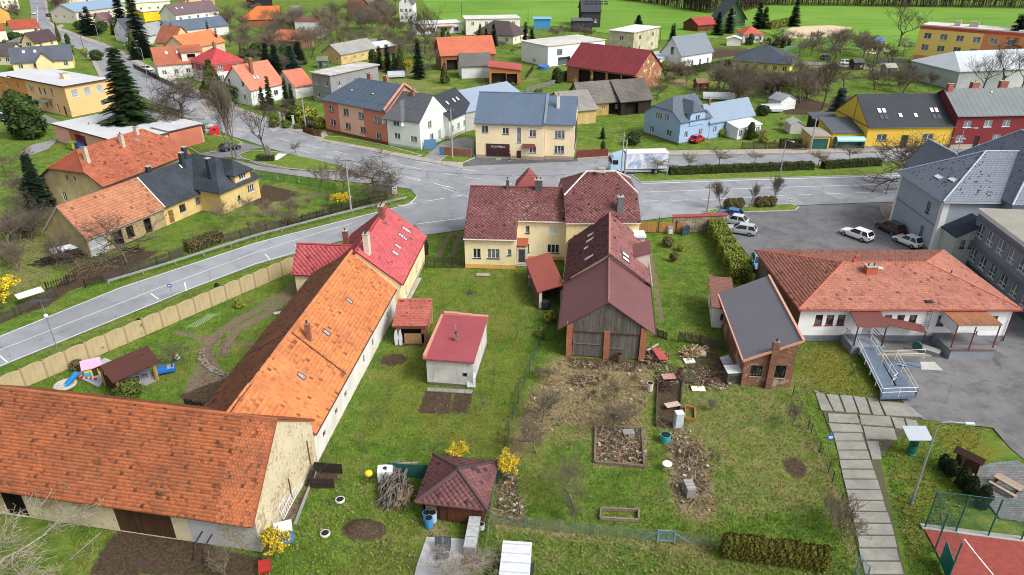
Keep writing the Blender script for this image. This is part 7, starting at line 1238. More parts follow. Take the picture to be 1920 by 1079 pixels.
def truck():
    a,b = np.array((27.7,124.1)),np.array((17.5,123.5)); d = b - a; an = math.atan2(d[1],d[0]); L = float(np.linalg.norm(d)); o = thing('delivery_truck','large white and pale blue curtain-sided truck on the service road','truck',tuple(a),an); CB = plain((168,200,226),.3,var=.04); WH_ = plain((240,242,244),.4,var=.03); GY = metal((150,156,164)); BK = plain((28,30,34),.7)
    cx = L - 2.4; t = NT('truck_print',.5,.4); co = t.coord(); n1 = t.noise(co,.35,3,.6,.6); n2 = t.noise(co,1.6,4); t.col(t.mix(t.val(n2,.5,.6,0,.35),t.ramp(n1,[(.3,srgb((150,164,206))),(.46,srgb((206,214,236))),(.56,srgb((232,236,244))),(.7,srgb((160,176,216)))]),srgb((120,132,176))))
    bx = MB().box(0,-1.25,1.1,cx - .35,1.25,3.9,t.m).obj('cargo_box',o); MB().box(-.05,-1.3,3.9,cx - .3,1.3,4.02,WH_).obj('box_roof',o); MB().box(-.05,-1.28,.98,cx - .32,1.28,1.1,GY).obj('box_frame',o)
    MB().prism([(cx,-1.2,.75),(L,-1.2,.75),(L,-1.2,2.1),(L - .18,-1.2,3.0),(L - .5,-1.2,3.35),(cx + .3,-1.2,3.85),(cx,-1.2,3.85)],CB,(0,2.4,0)).obj('cab',o)
    MB().prism([(L + .012,-1.1,2.05),(L - .14,-1.1,2.88),(L - .14,1.1,2.88),(L + .012,1.1,2.05)],glass((26,32,40),0.),(.02,0,0)).obj('windscreen',o)
    for s in (-1,1):
        MB().box(cx + 1.1,s * 1.2 - .012,1.95,L - .35,s * 1.2 + .012,2.75,glass((26,32,40),0.)).obj('side_window',o); MB().box(L - .2,s * 1.42 - .1,2.2,L - .05,s * 1.42 + .1,2.8,BK).obj('mirror',o); MB().box(L - .1,s * .85 - .22,.95,L + .03,s * .85 + .22,1.2,plain((226,230,232),.2)).obj('headlight',o)
        for x in (2.0,L - 1.1): w_ = MB().tube([(x,s * .95,.5),(x,s * 1.24,.5)],.5,BK,16).obj('wheel',o); MB().tube([(x,s * 1.23,.5),(x,s * 1.26,.5)],.26,metal((200,202,206),.35),10).obj('rim',w_)
        for k in range(2): MB().box(2.8,s * 1.2 - .02,.5 + .25 * k,cx - .2,s * 1.2 + .02,.62 + .25 * k,plain((206,208,210))).obj('side_guard',o)
    MB().box(.2,-.5,.6,L - .2,.5,.95,BK).obj('chassis',o); MB().box(L - .02,-1.2,.35,L + .06,1.2,.75,CB).obj('bumper',o)
    me = text_mesh('ŠTIVI LAČA',.62,plain((246,246,246)))
    lt = link('lettering',me,bx,(2.4,1.27,1.75)); lt.rotation_euler = (R(90),0,R(180)); return o
truck()
# ================================================================= PERSON
def person():
    p = (-0.4,131); o = thing('person','person in magenta jacket and dark trousers walking past the municipal building','person',p,R(200)); J = plain((150,44,84)); T_ = plain((36,32,40)); SK = plain((206,160,136)); HR = plain((46,34,30))
    b = MB()
    for s in (-1,1): b.tube([(.0,s * .1,.92),(.05 * s + .06,s * .11,.5),(.16 * s,s * .1,.08)],[.1,.07,.05],T_,8).box(.16 * s - .07,s * .1 - .05,.0,.16 * s + .18,s * .1 + .05,.08,plain((226,226,226)))
    b.tube([(0,0,.86),(0,0,1.1),(.01,0,1.35),(.02,0,1.48),(.03,0,1.52)],[.17,.16,.2,.15,.07],J,10)
    for s in (-1,1): b.tube([(.02,s * .2,1.42),(-.04 * s,s * .26,1.15),(.12 + .06 * s,s * .24,.95)],[.07,.055,.045],J,8).tube([(.12 + .06 * s,s * .24,.95),(.17 + .06 * s,s * .24,.88)],[.04,.03],SK,6)
    b.tube([(.03,0,1.5),(.035,0,1.58)],.055,SK,8); b.lathe([(.03,1.55),(.085,1.6),(.1,1.68),(.09,1.76),(.04,1.81)],SK,10,(.04,0)); b.obj('body',o,smooth=True); MB().lathe([(.1,1.66),(.115,1.72),(.1,1.8),(.04,1.845)],HR,10,(.015,0)).obj('hair',o,smooth=True)
person()
# ================================================================= WALLS, FENCES, GATES
def lerp(a,b,t): a,b = np.array(a,float),np.array(b,float); return a + (b - a) * t
def panel_wall():
    a,b = (-48.4,55.39),(-26.9,84.6); A,L,an = frame2(a,b); o = thing('garden_wall','sand-coloured concrete panel wall between the road and the play garden','wall',A,an); PM = plaster((184,166,128),.4); n = 18; w_ = L / n
    vs = [(.06,0,0)]; xs = [.06 + (w_ - .12) * i / 6 for i in range(7)]; top = [1.95 + .16 * math.sin(math.pi * i / 6) for i in range(7)]; b_ = MB().prism([(xs[0],-.05,0)] + [(xs[6],-.05,0)] + [(xs[i],-.05,top[i]) for i in range(6,-1,-1)],PM,(0,.1,0)); me = b_.mesh('panel'); pm = MB().box(-.08,-.09,0,.08,.09,2.1,plaster((160,142,108),.4)).mesh('post')
    for i in range(n): link('panel',me,o,(i * w_,0,0)); link('post',pm,o,(i * w_,0,0))
panel_wall()
def guard_rail():
    pts = [(-50.1,78.7),(-44.3,84.6),(-36.5,93.3),(-27.6,100.9),(-21.9,105.4),(-17,109.1)]; o = thing('guard_rail','grey steel guard rail along the outside of the road bend','guard rail',(*pts[0],0)); M_ = metal((176,182,188),.45,.5); P0 = np.array(pts[0]); b = MB(); rel = [np.array(p) - P0 for p in pts]
    for p,q in zip(rel[:-1],rel[1:]):
        b.bar((*p,.72),(*q,.72),.06,.14,M_).bar((*p,.56),(*q,.56),.06,.1,M_)
    b.obj('rail',o); pm = MB().box(-.06,-.08,0,.06,.08,.75,M_).mesh('post')
    for p,q in zip(rel[:-1],rel[1:]):
        m = int(np.linalg.norm(q - p) / 3)
        for i in range(m): c = p + (q - p) * i / m; link('post',pm,o,(c[0] - .02,c[1] + .1,0))
guard_rail()
def picket(label,pts,hh=1.2,gap=.13,rgb=(92,84,76),wd=.085,name='picket_fence',group=None):
    pts = [np.array(p) for p in pts]; o = thing(name,label,'fence',tuple(pts[0]),0,group); WM = wood(rgb); b = MB(); r = MB(); rd_ = random.Random(len(label)); pm = MB().box(-.06,-.06,0,.06,.06,hh + .1,WM).mesh('post')
    for p,q in zip(pts[:-1],pts[1:]):
        L = np.linalg.norm(q - p); d = (q - p) / L; nrm = np.array((-d[1],d[0])); p0 = p - pts[0]; n = int(L / gap)
        for i in range(n):
            c = p0 + d * gap * i; h_ = hh * rd_.uniform(.9,1.06); lean = rd_.gauss(0,.02); b.bar((*c,.04),(c[0] + d[0] * lean,c[1] + d[1] * lean,h_),wd,.025,WM,(*nrm,0))
        for z in (.3,hh * .78): e = p0 + d * L - nrm * .04; s = p0 - nrm * .04; r.bar((*s,z),(*e,z),.04,.08,WM)
        for i in range(int(L / 2.4) + 1): c = p0 + d * min(L,2.4 * i) - nrm * .1; link('post',pm,o,(*c,0))
    b.obj('pickets',o,kind='stuff'); r.obj('rail',o); return o
picket('dark picket fence by the road at the left edge',[(-57.84,68.68),(-56.5,71.36),(-54.9,76.2)],1.25); picket('grey picket fence before the farm yard',[(-51.1,79.6),(-48.3,82.9),(-45.7,85.9)],1.3); picket('short grey picket fence left of the brown hedge',[(-45.7,86.2),(-44.4,88)],1.2); picket('grey picket fence right of the brown hedge behind the guard rail',[(-40.7,92.3),(-37.7,94.6),(-33.4,98.3)],1.2); picket('dark picket fence behind the guard rail towards the junction',[(-33.4,98.3),(-26.7,104.5),(-20.2,109.8)],1.1,rgb=(70,62,56)); picket('weathered picket fence right of the wooden barn',[(17.94,65.48),(20.35,64.51),(22.45,63.44)],1.25,.12,(104,94,82)); picket('short picket fence against the wooden barn',[(15.62,66.37),(16.79,65.48)],1.1,.12,(96,88,80)); picket('dark picket fence beside the turquoise garage yard',[(45.7,138.5),(51.2,138.9),(58.4,137.8)],1.5,.2,(84,66,56)); picket('low dark fence between barn and long orange barn',[(-30.03,53.39),(-28.37,52.9),(-26.84,52.51)],1.2,.14,(56,48,44)); picket('brown board fence left of the pink house',[(-44.9,151.5),(-41.8,148.5),(-40.1,147.7)],1.5,.12,(110,76,54)); picket('rough grey picket gate in the junk yard',[(16.76,57.59),(18.02,57.41)],1.3,.14,(120,108,92)); picket('dark fence along the street before the loggia house',[(-118,228.7),(-101,208.3),(-87.3,191.7)],1.3,.2,(70,60,56)); picket('dark fence behind the blue house terrace',[(49.4,163.3),(54.4,160.3)],1.6,.2,(56,48,50)); picket('dark farm gate by the left road',[(-56.9,77.2),(-54.6,80)],1.2,.3,(60,50,44)); picket('dark farm gate leaf beside the grey pickets',[(-52.7,78.1),(-51,79.4)],1.2,.3,(60,50,44))
@cached
def netting(rgb,a=.25):
    t = NT('wire_mesh',.6,.3); t.p.inputs['Base Color'].default_value = (*srgb(rgb),1); uv = t.n('NewGeometry').outputs['Position']; sep = t.n('SeparateXYZ'); t.l(uv,sep.inputs[0]); s = t.math('ADD',sep.outputs[0],sep.outputs[1])
    def ln(x): return t.math('LESS_THAN',t.math('FRACT',t.math('MULTIPLY',x,9.0)),a)
    f = t.math('MAXIMUM',ln(t.math('ADD',s,sep.outputs[2])),ln(t.math('SUBTRACT',s,sep.outputs[2]))); t.l(f,t.p.inputs['Alpha']); return t.m
def mesh_fence(label,pts,hh=1.3,rgb=(70,96,80),post=(90,110,96),step=2.5,a=.16,pr=.035,group=None):
    pts = [np.array(p) for p in pts]; o = thing('mesh_fence',label,'fence',tuple(pts[0]),0,group); nm = netting(rgb,a); pm = MB().tube([(0,0,0),(0,0,hh + .08)],pr,metal(post,.6,.2),6).mesh('post')
    for p,q in zip(pts[:-1],pts[1:]):
        a_,b_ = p - pts[0],q - pts[0]; L = np.linalg.norm(q - p); MB().poly([(*a_,.03),(*b_,.03),(*b_,hh),(*a_,hh)],nm).obj('netting',o)
        for i in range(int(L / step) + 1): c = a_ + (b_ - a_) * min(1,i * step / L); link('post',pm,o,(*c,0))
    return o
mesh_fence('green mesh fence between lawn and overgrown plot',[(5,70.61),(2.83,64.18),(0,51.64),(-0.95,44.03)],1.35,(62,92,80),(60,84,76)); mesh_fence('rusty wire fence along the lower end of the plot',[(-1.52,39.22),(3.55,38.53),(10.57,37.62)],1.15,(120,134,124),(130,134,130)); mesh_fence('wire fence right of the blue plot gate',[(11.78,37.47),(14.24,37.07),(15.03,36.87)],1.15,(120,134,124),(130,134,130)); mesh_fence('leaning wire fence between plot and concrete path',[(26.75,55.56),(26.3,49.76),(25.76,43.72),(24.97,37.87)],1.1,(100,110,100),(40,44,44)); mesh_fence('bright green mesh fence by the side lane',[(-44.2,120.2),(-36.9,117.3),(-29.5,114)],1.4,(70,140,60),(50,100,50),2.5,.3); mesh_fence('dark iron fence between red roof house and cream house',[(-11.3,83.9),(-6.3,83.6)],1.6,(50,44,42),(50,44,42),1.2,.3); mesh_fence('thin wire fence beside the gazebo',[(-1.29,43.72),(-1.55,40.52),(-2.02,34.57)],1.2,(130,140,136),(120,130,130))
nb = thing('green_netting','dark green privacy netting along the back of the gazebo garden','netting',(-10.08,44.47)); q0 = np.array((-10.08,44.47))
for i in range(6): a_,b_ = lerp((-10.08,44.47),(-1.07,43.54),i / 6) - q0,lerp((-10.08,44.47),(-1.07,43.54),(i + 1) / 6) - q0; MB().prism([(*a_,0),(*b_,0),(*b_,1.35 + .1 * (i % 2)),(*a_,1.35 + .1 * ((i + 1) % 2))],plain((28,84,76),.7),(0,.03,0)).obj('panel',nb)
def gate_frame(label,p,q,hh,rgb,braces=True,name='metal_gate'):
    A,L,an = frame2(p,q); o = thing(name,label,'gate',A,an); M_ = metal(rgb,.5,.2)
    for x in (0,L): MB().tube([(x,0,0),(x,0,hh)],.05,M_,6).obj('post',o)
    MB().bar((0,0,hh - .08),(L,0,hh - .08),.05,.05,M_).bar((0,0,.15),(L,0,.15),.05,.05,M_).obj('leaf_frame',o); MB().poly([(0,0,.15),(L,0,.15),(L,0,hh - .08),(0,0,hh - .08)],netting(rgb,.12)).obj('netting',o)
    if braces: MB().bar((0,0,hh * .8),(-1.2,0,.05),.05,.05,M_).bar((L,0,hh * .8),(L + 1.2,0,.05),.05,.05,M_).obj('brace',o)
gate_frame('light blue metal gate in the lower plot fence',(10.56,37.57),(11.74,37.47),1.2,(130,160,190)); gate_frame('blue metal gate beside the concrete path at the bottom edge',(23.8,34.8),(24.03,33.81),1.7,(110,150,180),False)
tg = thing('timber_gate','orange-brown double timber gate beside the stone wall','gate',*[(lambda f: (f[0],f[2]))(frame2((18.6,95.8),(23.3,95.6)))][0]); GW = wood((196,142,88))
for x0,x1 in ((0,2.6),(2.7,5.2),(5.3,6.5)):
    for k in range(int((x1 - x0) / .24)): MB().box(x0 + k * .24,0,.08,x0 + k * .24 + .225,.04,1.65,GW).obj('board',tg)
for x in (2.62,5.22): MB().box(x,-.05,0,x + .1,.1,2.4 if x < 3 else 1.9,plain((84,58,44))).obj('post',tg)
sw = thing('stone_wall','rubble stone wall with red tile coping by the car park','wall',*[(lambda f: (f[0],f[2]))(frame2((23.3,95.6),(29.4,96.2)))][0]); rs = random.Random(2); stm = [plaster((150,136,118),.5),plaster((176,160,140),.5),brick()]
MB().box(0,.1,0,8.0,.45,2.4,plaster((140,128,112),.8)).obj('core',sw)
for zr_ in range(8):
    x = rs.uniform(-.2,0)
    while x < 7.8:
        w_ = rs.uniform(.28,.6); MB().box(max(0,x),.04 - rs.uniform(0,.05),zr_ * .29 + .02,min(8,x + w_ - .04),.15,zr_ * .29 + .28,stm[rs.choice((0,0,1,1,0))]).obj('stone',sw); x += w_
MB().prism([(-.1,-.1,2.5),(8.1,-.1,2.5),(8.1,.6,2.62),(-.1,.6,2.62)],plain((150,66,62)),(0,0,-.1)).obj('coping',sw)
bw = thing('brick_yard_wall','low brick yard wall with blue gate by the municipal building','wall',*[(lambda f: (f[0],f[2]))(frame2((-13.2,134.5),(-7.3,132.7)))][0]); MB().box(0,0,0,5.6,.3,1.7,brick((160,84,62),(130,66,52))).obj('wall',bw); MB().box(-.9,-.1,0,-.05,.1,1.7,plain((84,130,176))).obj('gate_leaf',bw)
MB().box(0,0,0,2.4,.08,2.0,plain((88,134,180))).obj('yard_gate',None,(*(-17.5,138.5),0),.2,label='blue sheet yard gate beside the white gable house',category='gate')
rf = thing('red_board_fence','dark red board fence right of the municipal building','fence',*[(lambda f: (f[0],f[2]))(frame2((12.3,132.4),(18.9,133.8)))][0])
for k in range(14): MB().box(k * .46,0,.1,k * .46 + .43,.05,1.6,plain((112,50,46))).obj('board',rf)
wf = thing('white_panel_fence','white street fence in front of the white gabled house','fence',*[(lambda f: (f[0],f[2]))(frame2((-77.1,184.6),(-61.6,167.4)))][0])
for k in range(6): MB().box(k * 2.3,0,.1,k * 2.3 + 2.1,.08,1.3,plain((214,220,228))).obj('panel',wf); MB().box(k * 2.3 - .15,-.05,0,k * 2.3 + .05,.15,1.5,plain((190,190,190))).obj('post',wf)
for i,p in enumerate([(-52.5,160.8),(-51.4,159.8),(-48.8,157.9)]): MB().box(-.2,-.2,0,.2,.2,2.0,plaster((222,218,206))).box(-.26,-.26,2.0,.26,.26,2.12,plaster((206,200,190))).obj('gate_pillar',None,(*p,0),label=('left','middle','right')[i] + ' white gate pillar of the garden beside the pink house',category='pillar',group='white gate pillars')
# ================================================================= POLES AND LAMPS
WOODP = wood((116,104,90)); CONP = concrete((170,168,162),0.0)
def pole(label,p,hh,mat=None,arms=((.9,.0),),name='power_pole',tilt=0,cat='pole'):
    o = thing(name,label,cat,p); mat = mat or CONP; MB().tube([(0,0,0),(0,0,hh)],[.16,.09],mat,8).obj('pole',o)
    for k,(w_,dz) in enumerate(arms):
        MB().bar((-w_,0,hh - .3 - dz),(w_,0,hh - .3 - dz),.08,.08,metal((120,122,124))).obj('cross_arm',o)
        for x in (-w_ * .85,0,w_ * .85): MB().tube([(x,0,hh - .26 - dz),(x,0,hh - .05 - dz)],.05,plain((200,196,188),.3),6).obj('insulator',o)
    return o
pole('grey power pole beside the forsythia at the road bend',(-25.2,104.5),8.42); pole('timber power pole by the white gabled house garden',(-45.1,154.2),8.16); pole('concrete double pole with lamp arms beside the truck',(19,119),8.67,arms=((1.2,.6),)); pole('second thin pole beside the truck',(19.6,119),7.38,arms=()); pole('leaning concrete pole on the car park verge',(30.4,103.8),4.43); pole('wooden pole in front of the pink annex',(-86,143.5),4.29,WOODP,()); pole('slim dark pole by the far street',(-151,261.1),5.18,WOODP,()); pole('pole in front of the garden before the pink house',(59.2,137.8),6.66); pole('pole at the far field edge',(81,309.5),3.53,WOODP); pole('pole beside the white grey gable',(55.7,280),5.51,WOODP,()); pole('pole on the field edge near the cream flat villa',(7.1,333.9),6.86,WOODP,()); pole('thin pole before the brown yard wall',(-11.4,132.4),9.55,CONP,((.7,0),)); pole('white pole on the playground edge',(121.2,244.4),5.74,CONP,()); pole('field pole near the white top house',(-23.5,353.6),7.68,WOODP,())
def lamp(label,p,hh,arm,rgb=(176,182,188),name='street_lamp',head=True):
    o = thing(name,label,'street lamp',p); M_ = metal(rgb,.4,.5); ax,ay = arm; MB().tube([(0,0,0),(0,0,hh * .55),(0,0,hh - .5),(ax * .12,ay * .12,hh - .12),(ax * .35,ay * .35,hh),(ax,ay,hh - .05)],[.1,.08,.06,.05,.045,.04],M_,8).obj('mast',o)
    if head: L = math.hypot(ax,ay); d = np.array((ax,ay)) / L; c = np.array((ax,ay)); MB().bar((*(c - d * .1),hh - .06),(*(c + d * .55),hh - .04),.24,.12,plain((200,204,208),.4)).obj('lamp_head',o)
    MB().tube([(0,0,0),(0,0,.9)],.11,metal((110,140,176),.5,.2),8).obj('base_sleeve',o); return o
lamp('tall grey street lamp with curved arm beside the concrete path',(30.93,41.36),7.96,(1.9,-.2)); lamp('street lamp with long mast on the hedge median',(47.5,121.1),6.82,(.6,-1.0)); lamp('white lamp before the dark red house',(86.4,134.5),5.42,(2.0,0.)); lamp('lamp between yellow and dark red house',(83.9,134.5),3.57,(2.2,-.8)); lamp('street lamp by the spruces on the far street',(-106.3,212.3),8.49,(-1.6,.2)); lamp('street lamp beside mauve cottage',(-155.3,280),6.82,(-1.2,0)); lamp('far street lamp near white steep house',(-132.1,253.1),5.91,(-1.2,0)); lamp('lamp by service road flag pole',(27.1,119.6),3.09,(.1,.1),head=False)
sl = thing('solar_lamp','slim solar-powered lamp on the road verge by the garden wall','street lamp',(-47.47,63.03)); hh = 6.2; MB().tube([(0,0,0),(0,0,hh)],[.06,.045],metal((170,176,180)),8).obj('mast',sl); MB().prism([(-.7,-.5,hh + .25),(.7,-.5,hh + .25),(.7,.6,hh - .1),(-.7,.6,hh - .1)],glass((88,96,122),0.),(0,0,-.05)).obj('solar_panel',sl); MB().lathe([(.1,hh - 1.9),(.18,hh - 1.8),(.2,hh - 1.6),(.1,hh - 1.5)],plain((226,228,230)),10).obj('lamp_head',sl); MB().box(-.2,-.2,0,.2,.2,.06,plain((200,204,204))).obj('foot_plate',sl)
def sign(label,p,hh,plates,name='road_sign'):
    o = thing(name,label,'sign',p); MB().tube([(0,0,0),(0,0,hh)],.035,metal((180,184,186)),6).obj('pole',o)
    for z,w_,h_,rgb,ed in plates: pl = MB().box(-w_ / 2,-.06,z,w_ / 2,-.035,z + h_,plain(rgb,.4)).obj('plate',o); MB().box(-w_ * .34,-.068,z + h_ * .3,w_ * .34,-.06,z + h_ * .7,plain(ed,.4)).obj('symbol',pl)
    return o
sign('blue road sign on the verge by the garden wall',(-40.44,74.74),2.3,((1.8,.5,.45,(40,100,190),(230,230,230)),)); sign('red and white road signs at the bend tip',(-19.1,110.1),2.2,((1.5,.8,.5,(226,226,226),(190,50,50)),(.9,.8,.5,(226,226,226),(190,50,50)))); sign('thin road sign on the bend tip',(-21.1,109.8),2.6,((2.1,.4,.4,(90,90,96),(60,60,66)),)); sign('blue sign on a pole beside the concrete path',(26.66,47.21),2.2,((1.5,.5,.6,(60,110,180),(210,220,230)),)); sign('small white sign on the car park verge',(43.9,106.1),1.6,((1.1,.5,.4,(210,210,206),(120,120,120)),))
for i,p in enumerate([(-41.1,119.6),(-37,118.2)]): MB().tube([(0,0,0),(0,0,1.0)],.07,plain((226,228,230)),6).tube([(0,0,.7),(0,0,.85)],.075,plain((30,30,30)),6).obj('marker_post',None,(*p,0),label=('left','right')[i] + ' white marker post on the side lane',category='post',group='white marker posts')
# overhead wires
def wire(label,p,q,z0,z1,sag=.9): n = 14; b = MB().tube([(*lerp(p,q,i / n),z0 + (z1 - z0) * i / n - sag * 4 * (i / n) * (1 - i / n)) for i in range(n + 1)],.018,plain((56,56,60)),4); b.obj('overhead_wire',label=label,category='wire')
wire('overhead wire from the bend pole to the corner house',(-25.2,104.5),(7.2,92.0),8.2,10.0); wire('overhead wire from timber pole across the pink house',(-45.1,154.2),(-11.4,132.4),9.5,8.8); wire('overhead wire before the cream municipal building',(-11.4,132.4),(19,119),8.6,8.6); wire('overhead wire from truck pole to car park pole',(19,119),(30.4,103.8),8.4,5.3); wire('overhead wire over the pink annex',(-86,143.5),(-113.4,167.9),5.3,6.5)

# ================================================================= FOREGROUND THINGS
CON = concrete((148,148,140),.35)
# concrete slab path, each slab a piece
def slabs():
    o = thing('slab_path','path of weathered concrete slabs leading down the right side','path',(26.76,38.38)); P0 = np.array((26.76,38.38)); rd_ = random.Random(8); AREAS.append([(28.27,49.98),(31.73,50.88),(31.18,46.6),(27.42,34.57),(24.85,34.57)])
    def quad(pts,z=.06): MB().prism([(*(np.array(p) - P0),z + rd_.uniform(-.015,.015)) for p in pts],CON,(0,0,-.12)).obj('slab',o)
    Lp = [(28.41,49.98),(27.92,47.97),(26.75,43.72),(25.75,39.7),(24.37,34.57)]; Rp = [(30.91,49.98),(30.44,47.97),(29.45,43.72),(28.49,39.7),(27.02,34.57)]
    cum = lambda P_: np.concatenate([[0],np.cumsum(np.linalg.norm(np.diff(np.array(P_),axis=0),axis=1))])
    def at(P_,t): c = cum(P_); s = t * c[-1]; k = min(len(P_) - 2,max(0,int(np.searchsorted(c,s) - 1))); f = (s - c[k]) / (c[k + 1] - c[k]); return lerp(P_[k],P_[k + 1],f)
    n = 13
    for i in range(n): a,b = i / n + .004,(i + 1) / n - .006; j = rd_.uniform(-.06,.06); quad([at(Lp,a) + (j,0),at(Rp,a) + (j,0),at(Rp,b) + (j,0),at(Lp,b) + (j,0)])
    for q in ([(29.16,56.43),(29.82,55.73),(29.61,53.07),(28.59,53.23)],[(30.02,55.73),(31.07,55.56),(30.61,52.99),(29.71,53.07)],[(31.27,55.56),(32.36,55.48),(31.77,52.82),(30.77,52.9)],[(32.47,55.39),(33.51,55.22),(32.87,52.67),(31.93,52.74)],[(33.71,55.22),(34.6,55.05),(33.98,52.43),(33.08,52.59)],[(34.64,54.71),(36.96,54.21),(37.47,52.19),(34.23,52.43)],[(28.99,52.74),(31.61,52.59),(31.28,51.26),(28.64,51.49)],[(31.77,52.51),(34.44,52.27),(34.04,50.8),(31.36,51.11)],[(28.45,51.26),(31.23,51.03),(31.04,50.05),(28.33,50.13)],[(31.4,50.88),(34.02,50.58),(33.53,48.96),(30.9,49.11)],[(34.55,52.19),(35.55,51.96),(35.09,50.43),(34.17,50.58)],[(30.82,48.82),(31.8,48.75),(31.03,46.47),(30.22,46.47)],[(35.7,51.96),(36.56,51.64),(36.13,50.43),(35.23,50.43)]): quad(q)
    sheet('joint_soil',[tuple(np.array(p) - P0) for p in [(29.22,56.17),(37.04,54.38),(37.2,51.96),(33.43,48.96),(30.95,46.6),(27.13,34.57),(24.3,34.57),(27.83,47.97)]],-.012,plain((84,80,56)),parent=o)
slabs()
# -- gazebo shed
GW2 = wood((98,62,46)); root = thing('garden_gazebo','brown timber garden hut with hipped maroon shingle roof','hut',*(lambda f: (f[0],f[2]))(frame2((-6.89,39.75),(-2.11,39))))
L_ = frame2((-6.89,39.75),(-2.11,39))[1]; H = volume(root,(.1,.2),L_ - .2,4.6,planes_for('gx',L_ - .2,4.6,1.95,3.0,hipR=(2.4,1.95),hipL=(2.4,1.95)),GW2,felt((110,72,74)),ov=.42,thick=.1,tiles={i: dict(mat=GAZ,w=.34,kind='diamond',jit=.01) for i in range(4)},ridge=plain((70,54,58)),fmat=plain((90,62,58)),openings=[('F',.13,.1,1.1,1.6,'o',dict(rgb=(50,40,34),name='log_store'))])
for k in range(9): MB().box(1.5,.12,.1 + k * .19,L_ - .1,.17,.1 + k * .19 + .175,GW2).obj('board',root)
MB().box(2.1,.06,.15,3.9,.12,1.75,wood((110,66,46))).obj('door',root)
for k in range(5): MB().box(.35,.25,.15 + k * .27,1.4,.7,.33 + k * .27,wood((150,130,104))).obj('log_row',root)
rd_ = random.Random(4)
def logs(label,p,n,L,r,spread,rgb=(168,146,116),name='woodpile',rz=0.0,hh=.9,mess=.25):
    o = thing(name,label,'woodpile',p,rz); m = [wood(rgb),wood(tuple(int(c * .75) for c in rgb))]; me = [MB().tube([(-L / 2,0,0),(L / 2,0,0)],r,m[0],6).mesh('log'),MB().tube([(-L / 2,0,0),(L / 2,0,0)],r * .8,m[1],6).mesh('log'),MB().bar((-L * .45,0,0),(L * .45,0,0),r * 1.8,r * 1.1,m[0]).mesh('log')]
    for i in range(n):
        rad = rd_.random() ** .6; a = rd_.uniform(0,6.28); x,y = spread[0] * rad * math.cos(a),spread[1] * rad * math.sin(a); z = r + (hh * (1 - rad) * rd_.uniform(.5,1.0) if mess > .17 else hh * .7 * rd_.random()); k = link('log',rd_.choice(me),o,(x,y,z)); k.rotation_euler = (rd_.gauss(0,mess),rd_.gauss(0,mess),rd_.gauss(0,mess * 2)); 
    return o
logs('messy firewood heap beside the wooden barn',(14.69,62.1),190,.8,.06,(1.6,1.9),(176,150,126),hh=1.1,mess=.6); logs('pile of pale split timber before the picket fence',(18.96,62.92),60,1.7,.06,(1.4,.7),(196,166,128),rz=.5,hh=.8,mess=.3); logs('grey stacked branches left of the gazebo',(-9.46,42.93),230,1.1,.05,(2.2,.95),(132,126,116),hh=1.5,mess=.16,rz=1.5); logs('small rick of weathered logs beside the gazebo',(-8.45,41.76),50,1.3,.06,(.8,.5),(170,148,118),hh=.7,rz=1.3,mess=.15); logs('brush heap of pale offcuts on the dry ground before the barn',(7.13,57.87),120,.7,.06,(1.5,.9),(166,146,116),hh=.8,mess=.7); logs('dark woodpile beside the tiled farm barn',(-59.6,86.6),130,1.4,.09,(4.2,1.2),(84,76,68),hh=1.3,mess=.3,rz=.5); logs('long low firewood stack by the farm barn corner',(-59,88),60,.8,.08,(2.4,.5),(106,88,70),hh=1.0,rz=1.9,mess=.15)
logs('heap of brown brushwood in the junk bed',(14.78,56.79),60,.9,.03,(.9,.7),(104,78,64),hh=.5,mess=.5); logs('scattered boards on the rubble by the workshop',(20,58.23),40,1.1,.04,(2.0,.8),(140,112,92),hh=.15,mess=.3); logs('rough timber offcuts under the lean trees',(-52.2,89.4),24,1.6,.07,(1.6,.5),(110,96,84),hh=.5,mess=.3); logs('dead branches lying along the overgrown bed',(15.41,47.28),46,1.6,.03,(.9,2.6),(126,106,82),hh=.2,mess=.25,rz=1.2)
wt = MB().prism([(-2.2,-.7,1.2),(2.2,-.7,1.2),(2.2,.7,1.45),(-2.2,.7,1.45)],plain((206,212,222),.5,var=.3),(0,0,-.05)).obj('tarpaulin',None,(*(-59.6,87.6),0),.75,label='white sheet covering the firewood stack by the farm barn',category='tarpaulin')
MB().prism([(-1.4,-.6,.5),(1.4,-.6,.5),(1.4,.6,.7),(-1.4,.6,.7)],plain((216,220,224),.4),(0,0,-.06)).obj('roofing_sheet',None,(*(-57.09,74.47),.6),.85,label='white corrugated sheet propped over the roadside fence',category='sheet')
def barrel(label,p,rgb,hh=.9,r=.3,open_=True,name='barrel',group=None):
    o = thing(name,label,'barrel',p,0,group); m = plain(rgb,.5); MB().lathe([(r * .92,0),(r,.06),(r,hh * .32),(r * 1.04,hh * .34),(r,hh * .37),(r,hh * .66),(r * 1.04,hh * .68),(r,hh * .71),(r,hh)],m,14).obj('drum',o); MB().lathe([(r * .9,hh + .004),(r * .88,hh + .008)],plain((24,24,26) if open_ else tuple(int(c * 1.1) if c * 1.1 < 255 else 255 for c in rgb),.6),14).obj('opening' if open_ else 'lid',o); MB().lathe([(r * 1.05,hh - .03),(r * 1.05,hh + .002)],m,14).obj('rim',o); return o
